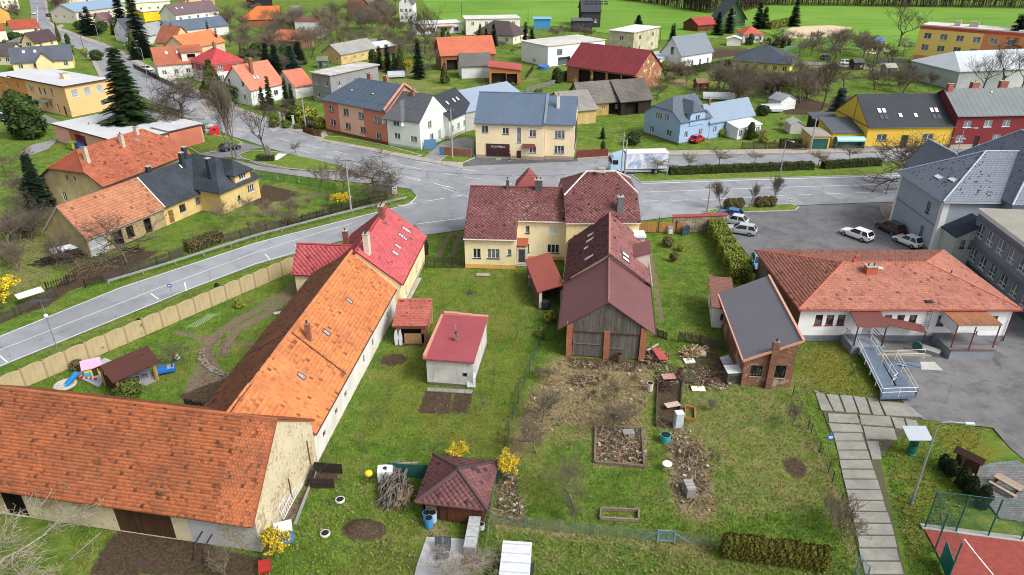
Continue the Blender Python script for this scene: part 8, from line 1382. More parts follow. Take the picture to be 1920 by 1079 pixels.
barrel('blue barrel left of the pair before the gazebo',(-6.38,39.54),(80,150,206)); barrel('blue barrel nearest in front of the gazebo',(-6.17,39),(60,136,200)); barrel('grey barrel before the gazebo',(-5.94,39.54),(176,190,202)); barrel('whitewashed barrel on the dry plot',(13.25,56.34),(196,186,176)); barrel('rusty drum at the wooden barn gate',(10.96,61.5),(96,70,60)); barrel('rusty drum at the junk bed corner',(16.7,58.79),(110,80,66)); barrel('large teal tub on the grass path',(13.3,48.82),(40,150,150),.75,.45); barrel('small grey pot beside the teal tub',(13.72,48.82),(110,106,104),.4,.22); barrel('black rain barrel under the lean-to',(3.93,72.89),(50,56,66),.9,.5,False); barrel('dark barrel by the white trailer',(-0.45,35.16),(66,50,46),.9,.4); barrel('white bucket beside the gazebo grill',(-2.26,38.79),(214,216,216),.5,.22)
for i,p in enumerate([(-13.74,38.22),(-13.38,41.64)]): MB().lathe([(.3,0),(.38,.05),(.38,.2),(.32,.24),(.29,.2)],plain((196,194,188)),14).lathe([(.28,.205),(.27,.212)],plain((34,32,32)),14).obj('planter_ring',None,(*p,0),label=('lower','upper')[i] + ' pale stone planter ring on the lawn left of the soil mound',category='planter',group='stone planter rings')
# grey water container, IBC, yellow hood
ib = thing('water_container','blue and white plastic water container behind the barn forsythia','container',(-16.55,37.77),.35); MB().box(-.6,-.5,.12,.6,.5,1.15,plain((60,130,200))).obj('tank',ib); MB().box(-.62,-.52,1.15,.62,.52,1.3,plain((226,228,232))).obj('lid',ib); MB().box(-.6,-.5,0,.6,.5,.12,wood((150,130,100))).obj('pallet',ib)
ic = thing('white_tank','white plastic tank standing among the stacked branches','container',(-10.18,44.03),.1); MB().box(-.6,-.45,.1,.6,.45,1.2,plain((214,218,222))).obj('tank',ic); MB().lathe([(.16,1.2),(.16,1.26)],plain((40,40,44)),10).obj('cap',ic)
MB().lathe([(.24,.6),(.32,.72),(.3,.9),(.16,1.0),(.02,1.03)],plain((232,206,30)),12).tube([(-.3,0,0),(-.2,0,.65)],.03,BRK3,5).tube([(.3,0,0),(.2,0,.65)],.03,BRK3,5).obj('fire_bowl',None,(*(-11.5,43.91),0),label='yellow covered barrel stand left of the stacked branches',category='stand')
pr = thing('pallet_rack','pale pallets leaning behind the stacked branches','pallets',(-8.48,44.53),.1)
for k in range(9): MB().box(-.9 + k * .2,0,.2,-.78 + k * .2,.05,1.3,wood((190,184,174))).obj('slat',pr)
for z in (.3,1.2): MB().box(-.95,.05,z,.95,.1,z + .1,wood((176,170,160))).obj('rail',pr)
# lattice and bed by the barn gable, compost bins
lt = thing('white_lattice','white slatted lattice leaning along the barn gable','lattice',*(lambda f: (f[0],f[2]))(frame2((-17.11,39.43),(-16.6,44.34)))); 
for k in range(16): MB().bar((k * .31,0,.3),(k * .31,.25,1.5),.05,.03,plain((222,222,224))).obj('slat',lt)
for z,y in ((.35,.0),(1.45,.24),(.9,.12)): MB().bar((0,y - .03,z),(4.7,y - .03,z),.04,.06,plain((222,222,224))).obj('rail',lt)
MB().bar((0,0,.06),(6.9,0,.06),.2,.14,CON).obj('bed_edging',None,(*(-16.23,39.16),0),math.atan2((-16.13,44.03)[1] - (-16.23,39.16)[1],(-16.13,44.03)[0] - (-16.23,39.16)[0]),label='concrete edging along the bed at barn gable',category='edging')
cb = thing('compost_bin','dark timber compost box with straw at the barn corner','compost bin',(-16.02,43.05)); DW = wood((66,58,52)); q0 = np.array((-16.02,43.05))
for a_,b_ in (((-16.02,43.05),(-14.11,43.05)),((-16.11,44.97),(-13.82,44.72)),((-16.02,43.05),(-16.11,44.97))):
    a_,b_ = np.array(a_) - q0,np.array(b_) - q0
    for z in (.05,.3,.55,.8): MB().bar((*a_,z + .11),(*b_,z + .11),.06,.21,DW).obj('board',cb)
# patio with chairs, grill
pt = [(-6.25,37.97),(-3.39,37.77),(-3.39,34.57),(-3.37,33.21),(-6.82,33.21),(-6.66,35.44)]; AREAS.append(pt); sheet('patio',pt,.06,concrete((186,188,192),.05),thick=.12)
def chair(label,p,rz):
    o = thing('garden_chair',label,'chair',p,rz,None); M_ = plain((72,80,92),.5); MB().box(-.28,-.28,.42,.28,.28,.46,M_).obj('seat',o); MB().prism([(-.28,.26,.46),(.28,.26,.46),(.28,.42,1.05),(-.28,.42,1.05)],M_,(0,.03,0)).obj('backrest',o)
    for x in (-.26,.26):
        for y in (-.26,.26): MB().tube([(x,y,.06),(x,y,.44)],.018,M_,5).obj('leg',o)
        MB().tube([(x,-.26,.44),(x,-.26,.66),(x,.3,.68)],.018,M_,5).obj('armrest',o)
chair('left dark metal garden chair on the patio',(-5.23,36.63),.05); chair('right dark metal garden chair on the patio',(-4.66,36.63),-.05)
tb = thing('patio_table','small dark metal table in front of the patio chairs','table',(-4.9,35.91)); MB().box(-.45,-.25,.4,.45,.25,.43,plain((70,76,86))).obj('table_top',tb)
for x in (-.4,.4):
    for y in (-.2,.2): MB().tube([(x,y,.06),(x,y,.4)],.02,plain((60,64,72)),5).obj('leg',tb)
gr = thing('masonry_grill','low white block wall grill at the garden edge beside patio','grill',*(lambda f: (f[0],f[2]))(frame2((-3.11,36.15),(-2.86,38.9)))); 
for k in range(7):
    for j in range(3): MB().box(k * .42,-.5,j * .3,k * .42 + .4,.3,j * .3 + .28,concrete((160,160,158),.1)).obj('block',gr)
for k in range(3): MB().box(k * 1.0,-.55,.92,k * 1.0 + .95,.32,.98,plain((170,174,178),.4,var=.3)).obj('cover_slab',gr)
jk = thing('rubbish_crate','crate of rusty scrap below the block grill','crate',(-2.8,35.35)); MB().box(-.5,-.5,0,.5,.5,.5,wood((150,130,110))).obj('crate',jk); MB().box(-.3,-.3,.5,.1,.2,.75,metal((140,84,60),.8,.2,1.0)).box(.05,-.4,.5,.4,.1,.68,plain((40,56,96))).obj('scrap',jk)
tl = thing('box_trailer','white boxy trailer at the bottom edge of the lawn','trailer',(0.26,34.62),-.08); MB().box(-1.0,-1.4,.45,1.0,1.5,1.5,plain((200,203,208),.4)).obj('body',tl); MB().box(-1.02,-1.42,1.5,1.02,1.52,1.56,plain((204,208,212))).obj('lid',tl)
for k in range(4): MB().box(-.98,-1.2 + k * .8,1.56,.98,-1.12 + k * .8,1.585,plain((176,180,186))).obj('rib',tl)
for s in (-1,1): MB().box(s * .75 - .15,-1.46,.6,s * .75 + .15,-1.42,.78,plain((150,30,30))).obj('taillight',tl)
for s in (-1,1): MB().tube([(s * 1.0,0,.3),(s * 1.2,0,.3)],.3,plain((26,26,28)),12).obj('wheel',tl); MB().box(s * 1.1 - .15,-.5,.62,s * 1.1 + .15,.5,.68,plain((40,42,46))).obj('mudguard',tl)
mw = thing('wheelbarrow','red wheelbarrow at the bottom left by the barn','wheelbarrow',(-17.11,34.89),.3); MB().prism([(-.4,-.55,.6),(.4,-.55,.6),(.4,.5,.65),(-.4,.5,.65)],metal((186,50,44),.5,.2),(0,.05,-.3)).obj('tray',mw); MB().tube([(-.05,.75,.2),(.05,.75,.2)],.2,plain((30,30,30)),12).obj('wheel',mw)
for s in (-1,1): MB().tube([(s * .1,.8,.22),(s * .3,-.4,.45),(s * .34,-1.2,.6)],.025,metal((176,180,184)),5).obj('handle',mw)
for i,p in enumerate([(-22.55,35.91),(-21.76,35.63)]): MB().tube([(0,0,0),(.1,.3,1.0),(.5,1.2,1.5)],.06,plain((48,36,32)),7).obj('iron_post',None,(*p,0),label=('left','right')[i] + ' dark iron bar leaning at the barn wall',category='bar',group='iron bars at the barn')
fr = MB().tube([(0,0,0),(-.6,-1.4,.8),(.9,.3,1.6)],.03,metal((150,156,156)),5).obj('pipe_frame',None,(*(-30.07,36.58),0),label='bent pale pipe frame before the barn wall',category='pipe')
# -- play garden behind the panel wall
sheet('play_slab',[(-43.63,58.98),(-42.14,62.1),(-41.01,61.5),(-40.06,57.32),(-40.24,56.96)],.06,concrete((176,182,190),.05),thick=.1)
ph = thing('playhouse','toy playhouse with pink roof and yellow-green walls','playhouse',(-41.75,59.26),R(28)); YG_ = plain((226,222,84),.5); BLU_ = plain((60,170,200),.5)
MB().box(-.75,-.6,0,.75,.6,1.15,YG_).prism([(-.75,-.6,1.15),(-.75,.6,1.15),(-.75,0,1.65)],YG_,(1.5,0,0)).obj('wall',ph); MB().box(-.78,-.62,0,-.74,.62,1.1,BLU_).box(-.76,-.625,0,-.2,-.6,.6,BLU_).obj('panel',ph); PKM = plain((232,160,190),.5)
for s in (-1,1): MB().prism([(-.9,s * .78,1.08),(.9,s * .78,1.08),(.9,0,1.75),(-.9,0,1.75)],PKM,(0,0,-.06)).obj('roof_panel',ph)
MB().box(-.05,-.63,.1,.4,-.6,.95,plain((70,60,50))).obj('door',ph); MB().box(.5,-.63,.5,.7,-.6,.9,plain((80,70,56))).obj('window',ph)
sl_ = thing('toy_slide','bright blue toy slide beside the sand ring','slide',(-42.64,58.23),R(-120)); MB().prism([(0,-.25,.85),(.5,-.25,.6),(1.2,-.25,.12),(1.5,-.25,.08),(1.5,-.25,.02),(0,-.25,.7)],plain((40,150,220),.4),(0,.5,0)).obj('chute',sl_)
for s in (-.27,.27): MB().bar((0,s,.9),(1.3,s,.2),.05,.14,plain((30,130,200),.4)).obj('side_rail',sl_)
MB().bar((-.02,-.2,0),(-.02,-.2,.9),.05,.05,plain((206,50,60))).bar((-.02,.2,0),(-.02,.2,.9),.05,.05,plain((206,50,60))).obj('ladder',sl_)
fb = thing('red_border','row of red and white toy blocks edging the play slab','edging',(-43.05,58.6)); 
for k in range(9): MB().box(k * .24,-.1 - k * .06,0,k * .24 + .2,.08 - k * .06,.22,plain((206,40,60) if k % 2 == 0 else (230,200,206))).obj('block',fb)
MB().lathe([(.95,0),(1.05,.1),(1.05,.2),(.9,.28),(.75,.24),(.72,.08)],concrete((186,180,168),.1),18).obj('sand_ring',None,(*(-43.45,57.14),0),label='round stone sand ring on the lawn by the toy slide',category='sandpit')
A_,L_,an_ = frame2((-37.28,55.05),(-34.7,58.14)); pv = thing('garden_pavilion','open garden pavilion with brown roof and yellow posts','pavilion',(-39.59,57.32),0); p0 = np.array((-39.59,57.32)); YP = wood((206,172,104),(176,140,80))
c1,c2,c3 = np.array((-37.1,55.3)) - p0,np.array((-34.91,58.14)) - p0,np.array((-39.59,57.32)) - p0; c4 = c2 + (c3 - c1); zt = 2.15
for c in (c1,c2,c3,c4): MB().bar((*c,0),(*c,zt),.22,.22,YP).obj('post',pv)
e = (c2 - c1) / np.linalg.norm(c2 - c1); nn = (c3 - c1) / np.linalg.norm(c3 - c1); r1_,r2_ = (c1 + c3) / 2 - e * .5,(c2 + c4) / 2 + e * .5
for a_,b_ in ((c1,c2),(c3,c4),(c1,c3),(c2,c4)): MB().bar((*a_,zt - .08),(*b_,zt - .08),.14,.18,YP).obj('beam',pv)
PR = roofing((108,62,56),'tile',.3,.25,.15)
for a_,b_,s in ((c1,c2,-1),(c3,c4,1)): rp_ = MB().prism([(*(a_ - e * .5 + nn * .35 * s),zt - .1),(*(b_ + e * .5 + nn * .35 * s),zt - .1),(*r2_,zt + .95),(*r1_,zt + .95)],PR,(0,0,-.1)).obj('roof_panel',pv)
MB().bar((*c1,.7),(*c3,.7),.08,1.3,wood((96,58,42))).obj('side_wall',pv); MB().bar((*(c3),.5),(*c4,.5),.08,.9,wood((96,58,42))).obj('back_wall',pv); sheet('floor',[tuple(c - (0,0)) for c in (c1,c2,c4,c3)],.06,concrete((160,156,156),.05),parent=pv,thick=.08)
tb = thing('blue_table','small blue and white table under the pavilion','table',(-36.33,58.6),.3); MB().box(-.5,-.35,.68,.5,.35,.73,plain((150,176,220))).obj('table_top',tb)
for x in (-.42,.42):
    for y in (-.28,.28): MB().bar((x,y,0),(x,y,.68),.05,.05,plain((210,214,220))).obj('leg',tb)
bn = thing('grey_bench','long grey bench under the pavilion','bench',(-37.65,58.05),.55); MB().box(-1.1,-.25,.42,1.1,.25,.48,plain((170,176,184))).obj('seat',bn); MB().box(-1.0,-.2,0,-.9,.2,.42,plain((120,124,130))).box(.9,-.2,0,1.0,.2,.42,plain((120,124,130))).obj('leg',bn)
st_ = thing('blue_sand_table','bright blue sand and water table by the small leafing tree','sand table',(-34.67,59.64),.4); MB().prism([(-.85,-.55,.5),(.85,-.55,.5),(.85,.55,.5),(-.85,.55,.5)],plain((30,120,220),.4),(0,0,-.3)).obj('basin',st_); MB().box(.1,-.4,.5,.75,.45,.54,plain((170,180,196))).obj('lid',st_); MB().box(-.3,-.3,0,.3,.3,.25,plain((24,96,190),.4)).obj('foot',st_)
MB().lathe([(.02,.0),(.25,.06),(.32,.25),(.2,.46),(.02,.5)],plain((224,224,220)),12).obj('garden_ball',None,(*(-34.54,61.9),0),label='white round garden lamp ball by the small leafing tree',category='ball')
cl = thing('washing_line','green folded washing line frame on the garden lawn','washing line',(-34.42,70.61)); 
for k in range(5): MB().tube([(k * .25,0,.5),(-1.6 + k * .25,-2.8,.35)],.015,plain((190,196,176)),4).obj('line',cl)
for x,y in ((0,0),(1.0,0),(-1.6,-2.8),(-.6,-2.8)): MB().tube([(x,y,0),(x,y,.5)],.03,plain((120,160,140)),5).obj('post',cl)
stn = thing('stone_edging','curved edging of pale stones beside the muddy drive','stone edging',(-30.53,60.32)); q0 = np.array((-30.53,60.32)); spts = [(-32.72,63.87),(-32.22,62.31),(-31.24,60.9),(-30.11,59.93),(-28.76,59.17),(-27.3,58.79)]
def along(pts,d): out = []; [out.extend([lerp(a,b,(i + .5) / max(1,int(np.linalg.norm(np.array(b) - np.array(a)) / d))) for i in range(max(1,int(np.linalg.norm(np.array(b) - np.array(a)) / d)))]) for a,b in zip(pts[:-1],pts[1:])]; return out
ms = [MB().lathe([(.2,0),(.24,.05),(.2,.12),(.1,.14)],concrete((140,132,120),.3),7).mesh('stone') for _ in range(2)]
for k,c in enumerate(along(spts,.42)):
    for j in (-.6,.4): c2_ = c - q0; ob = link('stone',ms[k % 2],stn,(c2_[0] + j * .3 + rd_.uniform(-.08,.08),c2_[1] + j * .28 + rd_.uniform(-.08,.08),0)); ob.scale = (rd_.uniform(.6,1.1),rd_.uniform(.6,1.1),1); ob.rotation_euler = (0,0,rd_.uniform(0,3))
# -- overgrown plot
def bed(label,pts,hh=.3,wd=.12,rgb=(150,138,120),name='raised_bed'):
    o = thing(name,label,'garden bed',pts[0]); p0 = np.array(pts[0]); P_ = [np.array(p) - p0 for p in pts]
    for a_,b_ in zip(P_,P_[1:] + P_[:1]): MB().bar((*a_,hh / 2),(*b_,hh / 2),wd,hh,wood(rgb)).obj('board',o)
bed('long narrow raised bed near the lower wire fence',[(6.64,39.7),(9.5,39.48),(9.67,40.52),(6.83,40.68)]); bed('sunken timber-framed pit in the overgrown plot',[(6.89,46.01),(10.94,45.49),(11.52,50.43),(7.47,50.65)],.25,.18,(130,116,100)); bed('small orange timber frame beside junk bed',[(15.66,51.8),(16.54,51.64),(16.89,53.39),(16.11,53.63)],.3,.1,(190,140,70)); bed('junk-filled timber bed between path and lawn',[(12.88,50.88),(15.06,51.26),(16.98,58.88),(14.32,57.96)],.3,.12,(96,80,70),'junk_bed')
MB().box(-.5,-.35,.2,.5,.35,.28,concrete((150,152,152))).obj('stone_slab',None,(*(10.25,49.83),0),.1,label='grey slab lying in the sunken pit',category='slab')
def flat(label,p,rz,w_,l_,rgb,hh=.1,tilt=0.0,name='board',cat='board',z=.02): o = MB().box(-w_ / 2,-l_ / 2,z,w_ / 2,l_ / 2,z + hh,plain(rgb,.6,var=.3)).obj(name,None,(*p,0),rz,label=label,category=cat); o.rotation_euler = (tilt,0,rz); return o
flat('white panel lying left of the timber fence yard',(18.2,61.5),.1,1.1,.8,(226,226,226),.12); flat('cream box lid beside the white panel',(19.58,62.72),.1,1.1,.7,(206,200,180),.3); flat('cream board lying on the grass by the junk gate',(17.99,56.61),0,1.3,.8,(232,224,200),.08); flat('pink sheet on the junk bed',(15.42,58.23),.1,1.3,.9,(190,136,132),.06,z=.35); flat('pale board across the junk bed',(14.87,53.63),.3,1.4,.7,(196,172,150),.05,z=.35); flat('white sheet leaning beside the workshop',(21.71,61.1),.5,1.2,1.3,(206,214,220),.05,.7,'metal_sheet','sheet',.5); flat('flat stone slab on the lawn by the cream house',(-3.7,81.7),0,1.7,.8,(160,152,140),.06,name='stone_slab',cat='slab'); flat('concrete strip along the red roof house',(-12.3,76.2),1.45,9.0,.6,(176,170,158),.1,name='concrete_strip',cat='strip'); flat('pale slab on garden lawn by the long barn',(-27.04,71.61),.3,.9,.5,(196,196,190),.08,name='stone_slab',cat='slab')
for i in range(6): MB().box(i * .74,-.28,0,i * .74 + .7,.28,.08,CON).obj('paving_slab',None,(*(-8.19,56.52),0),-.1,label='concrete slab in the strip before the garage',category='slab',group='slabs before the garage')
wsh = thing('old_appliance','narrow white metal cabinet standing at the end of the junk bed','cabinet',(14.84,50.88),.15); MB().box(-.35,-.3,0,.35,.3,1.5,plain((186,196,206),.5)).obj('cabinet',wsh); MB().box(-.37,-.32,1.5,.37,.32,1.58,plain((206,214,222))).obj('lid',wsh)
bk = thing('concrete_trough','mossy concrete block standing in the overgrown bed','block',(13.94,42.52),.1); MB().box(-.35,-.6,0,.35,.6,.9,concrete((150,150,144),.3)).obj('block',bk)
for k in range(3): MB().box(-.36,-.5 + k * .38,.9,.36,-.25 + k * .38,.96,concrete((166,166,160))).obj('cover',bk)
sto = thing('white_stool','round white garden stool on the grass path','stool',(12.75,45.29)); MB().lathe([(.36,.52),(.4,.55),(.4,.6),(.36,.62)],plain((226,224,220)),16).obj('seat',sto)
for k in range(3): a = k * 2.1; MB().tube([(.28 * math.cos(a),.28 * math.sin(a),0),(.2 * math.cos(a),.2 * math.sin(a),.53)],.025,plain((210,210,206)),5).obj('leg',sto)
ht = thing('rabbit_hutch','old wooden hutch with pale metal lid at the workshop corner','hutch',(21.58,58.05),.1); MB().box(-.65,-.5,.1,.65,.5,1.3,wood((110,106,100))).obj('box',ht); MB().prism([(-.75,-.6,1.3),(.75,-.6,1.3),(.75,.6,1.45),(-.75,.6,1.45)],plain((206,210,212),.4),(0,0,-.05)).obj('lid',ht); MB().box(-.5,-.52,.3,.5,-.5,.9,plain((60,60,60))).obj('mesh_front',ht)
rb_ = thing('red_junk_heap','faded red sheet and boards lying on the firewood heap','scrap',(15.09,61.3),.4); MB().prism([(-.6,-.8,1.0),(.5,-.8,.7),(.6,.8,1.1),(-.5,.8,1.3)],plain((170,70,66),.7,var=.4),(0,0,-.06)).obj('sheet',rb_); MB().bar((-.9,1.0,1.1),(.6,1.3,1.35),.2,.05,wood((206,200,196))).obj('board',rb_)
wa = thing('white_cover','curved pale metal cover leaning at the garage corner','cover',(-3.95,57.14),0); MB().prism([(-.42,-.3,.05),(.42,-.3,.05),(.42,-.1,1.0),(.42,.3,1.35),(-.42,.3,1.35),(-.42,-.1,1.0)],plain((206,210,214),.4,var=.3),(0,.06,-.02)).obj('sheet',wa)
kj = thing('kayak_pair','two pale curved boards leaning on the tiled shed','boards',(-12.46,64.61)); 
for k in range(2): MB().prism([(k * .45,0,0),(k * .45 + .3,0,0),(k * .45 + .36,.1,.9),(k * .45 + .22,.15,1.9),(k * .45 + .05,.12,1.7),(k * .45 - .08,.08,.9)],plain((206,212,220),.4),(0,.06,0)).obj('board',kj)
# -- right foreground: court, picnic place, solar pillar
ct = [(30.64,38.79),(37.2,37.47),(39.57,36.97),(36.11,31.95),(29.45,31.95),(30.21,35.44)]; court = hard('sports_court',ct,.05,plain((148,66,58),.9,var=.25)); AREAS.append(ct)
marks(court,[(33.03,37.77),(33.08,36.39),(33.2,34.57)],.09,z=.056,name='court_line'); sheet('court_kerb',[(30.53,39.27),(37.52,37.97),(39.91,37.47),(39.57,36.97),(37.2,37.47),(30.49,38.74)],.1,concrete((176,176,168),.3),thick=.12)
cf = thing('court_fence','tall green mesh fence with posts around the red sports court','fence',(30.73,38.9)); q0 = np.array((30.73,38.9)); GP_ = plain((40,104,98),.5); nm_ = netting((60,110,100),.1); hc = 3.6
posts = [np.array(p) - q0 for p in [(30.73,38.9),(32.8,38.48),(34.93,38.07),(37.09,37.67)]]; pl2 = [np.array(p) - q0 for p in [(30.73,38.9),(30.27,36.68),(29.77,34.08)]]
for c in posts + pl2[1:]: MB().tube([(*c,0),(*c,hc)],.06,GP_,7).obj('post',cf)
for pp in (posts,pl2):
    for a_,b_ in zip(pp[:-1],pp[1:]): MB().poly([(*a_,.1),(*b_,.1),(*b_,hc),(*a_,hc)],nm_).obj('netting',cf); MB().tube([(*a_,hc - .03),(*b_,hc - .03)],.025,GP_,5).obj('top_rail',cf)
MB().bar((*posts[0],hc),(*lerp(posts[0],posts[1],.55),.1),.06,.06,GP_).obj('brace',cf); a_,b_ = pl2[1],pl2[2]; MB().prism([(*lerp(a_,b_,.35),.1),(*lerp(a_,b_,1.),.1),(*lerp(a_,b_,1.),1.7),(*lerp(a_,b_,.35),2.0)],plain((30,130,120),.6),(.04,0,0)).obj('screen',cf)
pvp = [(37.59,45.04),(39.93,46.01),(42.36,46.34),(43.14,44.03),(39.88,39.16),(36.85,39.8),(36.89,41.36)]; AREAS.append(pvp)
pm = NT('pavers',.9,.2); co = pm.n('NewGeometry').outputs['Position']; br = pm.n('TexBrick',Scale=1.0); br.inputs['Brick Width'].default_value = .4; br.inputs['Row Height'].default_value = .2; br.inputs['Mortar Size'].default_value = .015
for kk,vv_ in (('Color1',(126,130,134)),('Color2',(104,108,112)),('Mortar',(70,72,66))): br.inputs[kk].default_value = (*srgb(vv_),1)
pm.l(co,br.inputs['Vector']); pm.col(pm.mix(pm.math('MULTIPLY',pm.val(pm.noise(co,.9,5),.45,.7),.5),br.outputs['Color'],srgb((120,104,88)))); pm.bump(br.outputs['Fac'],.3,.02)
sheet('paved_area',pvp,.06,pm.m,thick=.1)
pc = thing('picnic_table','brown and pale timber picnic table with attached benches on the paving','picnic table',(39.27,42.93),R(-58)); TPW = wood((186,172,152),(140,120,102)); LGW = wood((92,56,44))
for k in range(4): MB().box(-1.0,-.38 + k * .195,.74,1.0,-.2 + k * .195,.79,TPW).obj('table_board',pc)
for s in (-1,1): MB().box(-1.0,s * .78 - .14,.43,1.0,s * .78 + .14,.48,TPW).obj('bench_board',pc)
for x in (-.75,.75):
    MB().bar((x,-.85,.4),(x,.85,.4),.08,.1,LGW).bar((x,-.35,.72),(x,.35,.72),.08,.1,LGW).obj('bearer',pc)
    for s in (-1,1): MB().bar((x,s * .7,.02),(x,s * .25,.72),.08,.1,LGW).obj('leg',pc)
ib_ = thing('info_board','brown timber notice board with small roof beside the paving','notice board',(36.85,44.65),R(-52)); BRW = wood((84,56,44))
for x in (-.8,.8): MB().bar((x,0,0),(x,0,2.0),.12,.12,BRW).obj('post',ib_)
MB().box(-.75,-.05,.6,.75,.05,1.75,wood((110,70,52))).obj('panel',ib_)
for s in (-1,1): MB().prism([(-1.1,s * .5,1.95),(1.1,s * .5,1.95),(1.1,0,2.3),(-1.1,0,2.3)],wood((74,52,44)),(0,0,-.06)).obj('roof_board',ib_)
MB().lathe([(.08,0),(.08,1.6),(.24,1.65),(.24,1.95),(.1,2.0)],plain((120,96,84)),10).obj('bollard_lamp',None,(*(36.53,44.78),0),label='brown bollard lamp beside the notice board',category='lamp'); 
sp = thing('solar_pillar','green pillar with tilted white solar panel on the lawn','solar pillar',(33.89,47.28)); GN = plain((24,104,84),.4); MB().lathe([(.42,0),(.46,.1),(.4,.16),(.34,.9),(.36,1.5),(.3,1.56)],GN,14).obj('pillar',sp); MB().box(-.22,-.42,1.0,.1,-.34,1.3,plain((40,40,44))).obj('screen',sp); MB().prism([(-1.0,-.7,1.95),(1.0,-.7,1.95),(1.0,.7,2.35),(-1.0,.7,2.35)],plain((168,178,188),.25,var=.05),(0,0,-.07)).obj('solar_panel',sp); MB().tube([(0,0,1.5),(0,0,2.1)],.08,metal((150,154,156)),8).obj('neck',sp)
# -- white building yard things
wr = thing('hose_reel','dark green hose reel stand by the white building','hose reel',(42.43,63.34)); MB().tube([(-.1,-.1,.75),(.1,.1,.75)],.5,plain((40,96,84)),14).obj('reel',wr); MB().bar((-.3,0,0),(-.1,0,.8),.06,.06,PO).bar((.3,0,0),(.1,0,.8),.06,.06,PO).obj('stand',wr)
for i,(p,l_) in enumerate((((40.56,62.61),6.0),((39.98,63.13),5.0))): MB().box(-l_ / 2,-.3,.03,l_ / 2,.3,.16,plain((146,140,128),.7)).obj('timber_plank',None,(*p,0),-.04,label=('front','rear')[i] + ' pale plank stack along the white building',category='planks')
MB().box(-1.0,-.45,.05,1.0,.45,.5,plain((140,142,142))).box(-1.05,-.5,.5,1.05,.5,.56,plain((156,158,156))).obj('grey_box',None,(*(43.61,63.13),0),-.7,label='pale concrete box lying before the grey terrace',category='box')
# -- war memorial, recycling containers, bins
wm = thing('war_memorial','grey stone war memorial with white base on the island','memorial',(-46.3,131.7)); MB().box(-.9,-.5,0,.9,.5,.5,concrete((190,188,184),0.)).obj('base',wm); MB().prism([(-.5,-.25,.5),(.5,-.25,.5),(.4,-.25,2.6),(0,-.25,3.0),(-.4,-.25,2.6)],concrete((130,130,130),0.),(0,.5,0)).obj('stele',wm)
sheet('memorial_paving',[(-45.5,131.3),(-45.7,135.5),(-43.9,135.2),(-44.6,131)],.14,concrete((226,226,224),0.),thick=.06)
for i,(p,rgb) in enumerate((((-66.8,152.9),(60,140,50)),((-63.5,150.2),(220,40,50)),((-65.1,151.5),(206,206,206)))): o = thing('recycling_container',('green','bright red','small grey')[i] + ' recycling container on the grassy junction','container',p,.3,'recycling containers'); MB().prism([(-.8,-.75,0),(.8,-.75,0),(.95,-.75,.9),(.7,-.75,1.6),(-.7,-.75,1.6),(-.95,-.75,.9)],plain(rgb,.4),(0,1.5,0)).obj('body',o); MB().box(-.3,-.79,1.05,.3,-.74,1.3,plain((30,30,30))).obj('slot',o)
for i,(p,rgb) in enumerate((((-87.6,138.9),(150,170,70)),((-86.1,138.5),(40,80,160)))): o = thing('waste_bin',('yellow-green','blue')[i] + ' waste container before the pink annex','bin',p,-.6,'waste containers at the pink annex'); MB().box(-1.0,-.6,.15,1.0,.6,1.4,plain(rgb,.5)).obj('body',o); MB().prism([(-1.05,-.65,1.4),(1.05,-.65,1.4),(1.05,.65,1.55),(-1.05,.65,1.55)],plain(tuple(int(c * .8) for c in rgb),.5),(0,0,-.08)).obj('lid',o)
for i,(p,rgb) in enumerate((((24.8,95),(60,84,110)),((22.9,95.4),(190,196,200)),((25.4,95.4),(70,76,84)))): o = thing('wheelie_bin',('blue','grey white','dark')[i] + ' wheelie bin in front of the stone wall','bin',p,.2,'bins at the stone wall'); MB().box(-.3,-.35,.05,.3,.35,1.0,plain(rgb,.5)).obj('body',o); MB().prism([(-.33,-.4,1.0),(.33,-.4,1.0),(.33,.4,1.1),(-.33,.4,1.1)],plain(tuple(int(c * .7) for c in rgb),.5),(0,0,-.05)).obj('lid',o)
cn = MB().box(-.35,-.3,0,.35,.3,1.2,plain((120,124,128))).box(-.38,-.33,1.2,.38,.33,1.3,plain((206,206,204))).obj('meter_box',None,(*(2.4,78.7),0),label='grey meter box post beside the red lean-to',category='meter box')
# -- bits in the far gardens
MB().lathe([(1.8,0),(1.85,.9),(1.75,.95),(1.7,.8)],plain((60,120,190),.4),18).obj('pool',None,(*(9.8,227.8),0),label='round blue garden pool by the modern white house',category='pool')
def greenhouse(label,p,rz,L,W_): 
    o = thing('greenhouse',label,'greenhouse',p,rz); m = plain((176,184,186),.25,var=.2); N_ = 8
    for k in range(N_): a0,a1 = math.pi * k / N_,math.pi * (k + 1) / N_; MB().prism([(0,-W_ / 2 * math.cos(a0),.4 + W_ * .42 * math.sin(a0)),(L,-W_ / 2 * math.cos(a0),.4 + W_ * .42 * math.sin(a0)),(L,-W_ / 2 * math.cos(a1),.4 + W_ * .42 * math.sin(a1)),(0,-W_ / 2 * math.cos(a1),.4 + W_ * .42 * math.sin(a1))],m,(0,0,-.04)).obj('pane',o)
    for x in (0.02,L - .02): MB().prism([(x,-W_ / 2 * math.cos(math.pi * k / N_),.4 + W_ * .42 * math.sin(math.pi * k / N_)) for k in range(N_ + 1)],m,(.03,0,0)).obj('end_wall',o)
greenhouse('white tunnel greenhouse behind the pink house',(-36.4,213.1),.2,5,3.5); greenhouse('white tunnel greenhouse in the central gardens',(-57.9,280),.2,4,3); greenhouse('pale greenhouse in the orchard right of the blue house',(59.3,170.6),.1,5,3.5); greenhouse('long translucent greenhouse behind the blue house',(48.8,184.6),-.1,8,3.4)
H = house('white_hut','small white hut with grey roof in the orchard',(64.5,171.7),(68.9,173.9),4,'gy',2.2,3.4,cat='hut',wall=(226,230,232),roof=felt((150,156,162)),ov=.2)
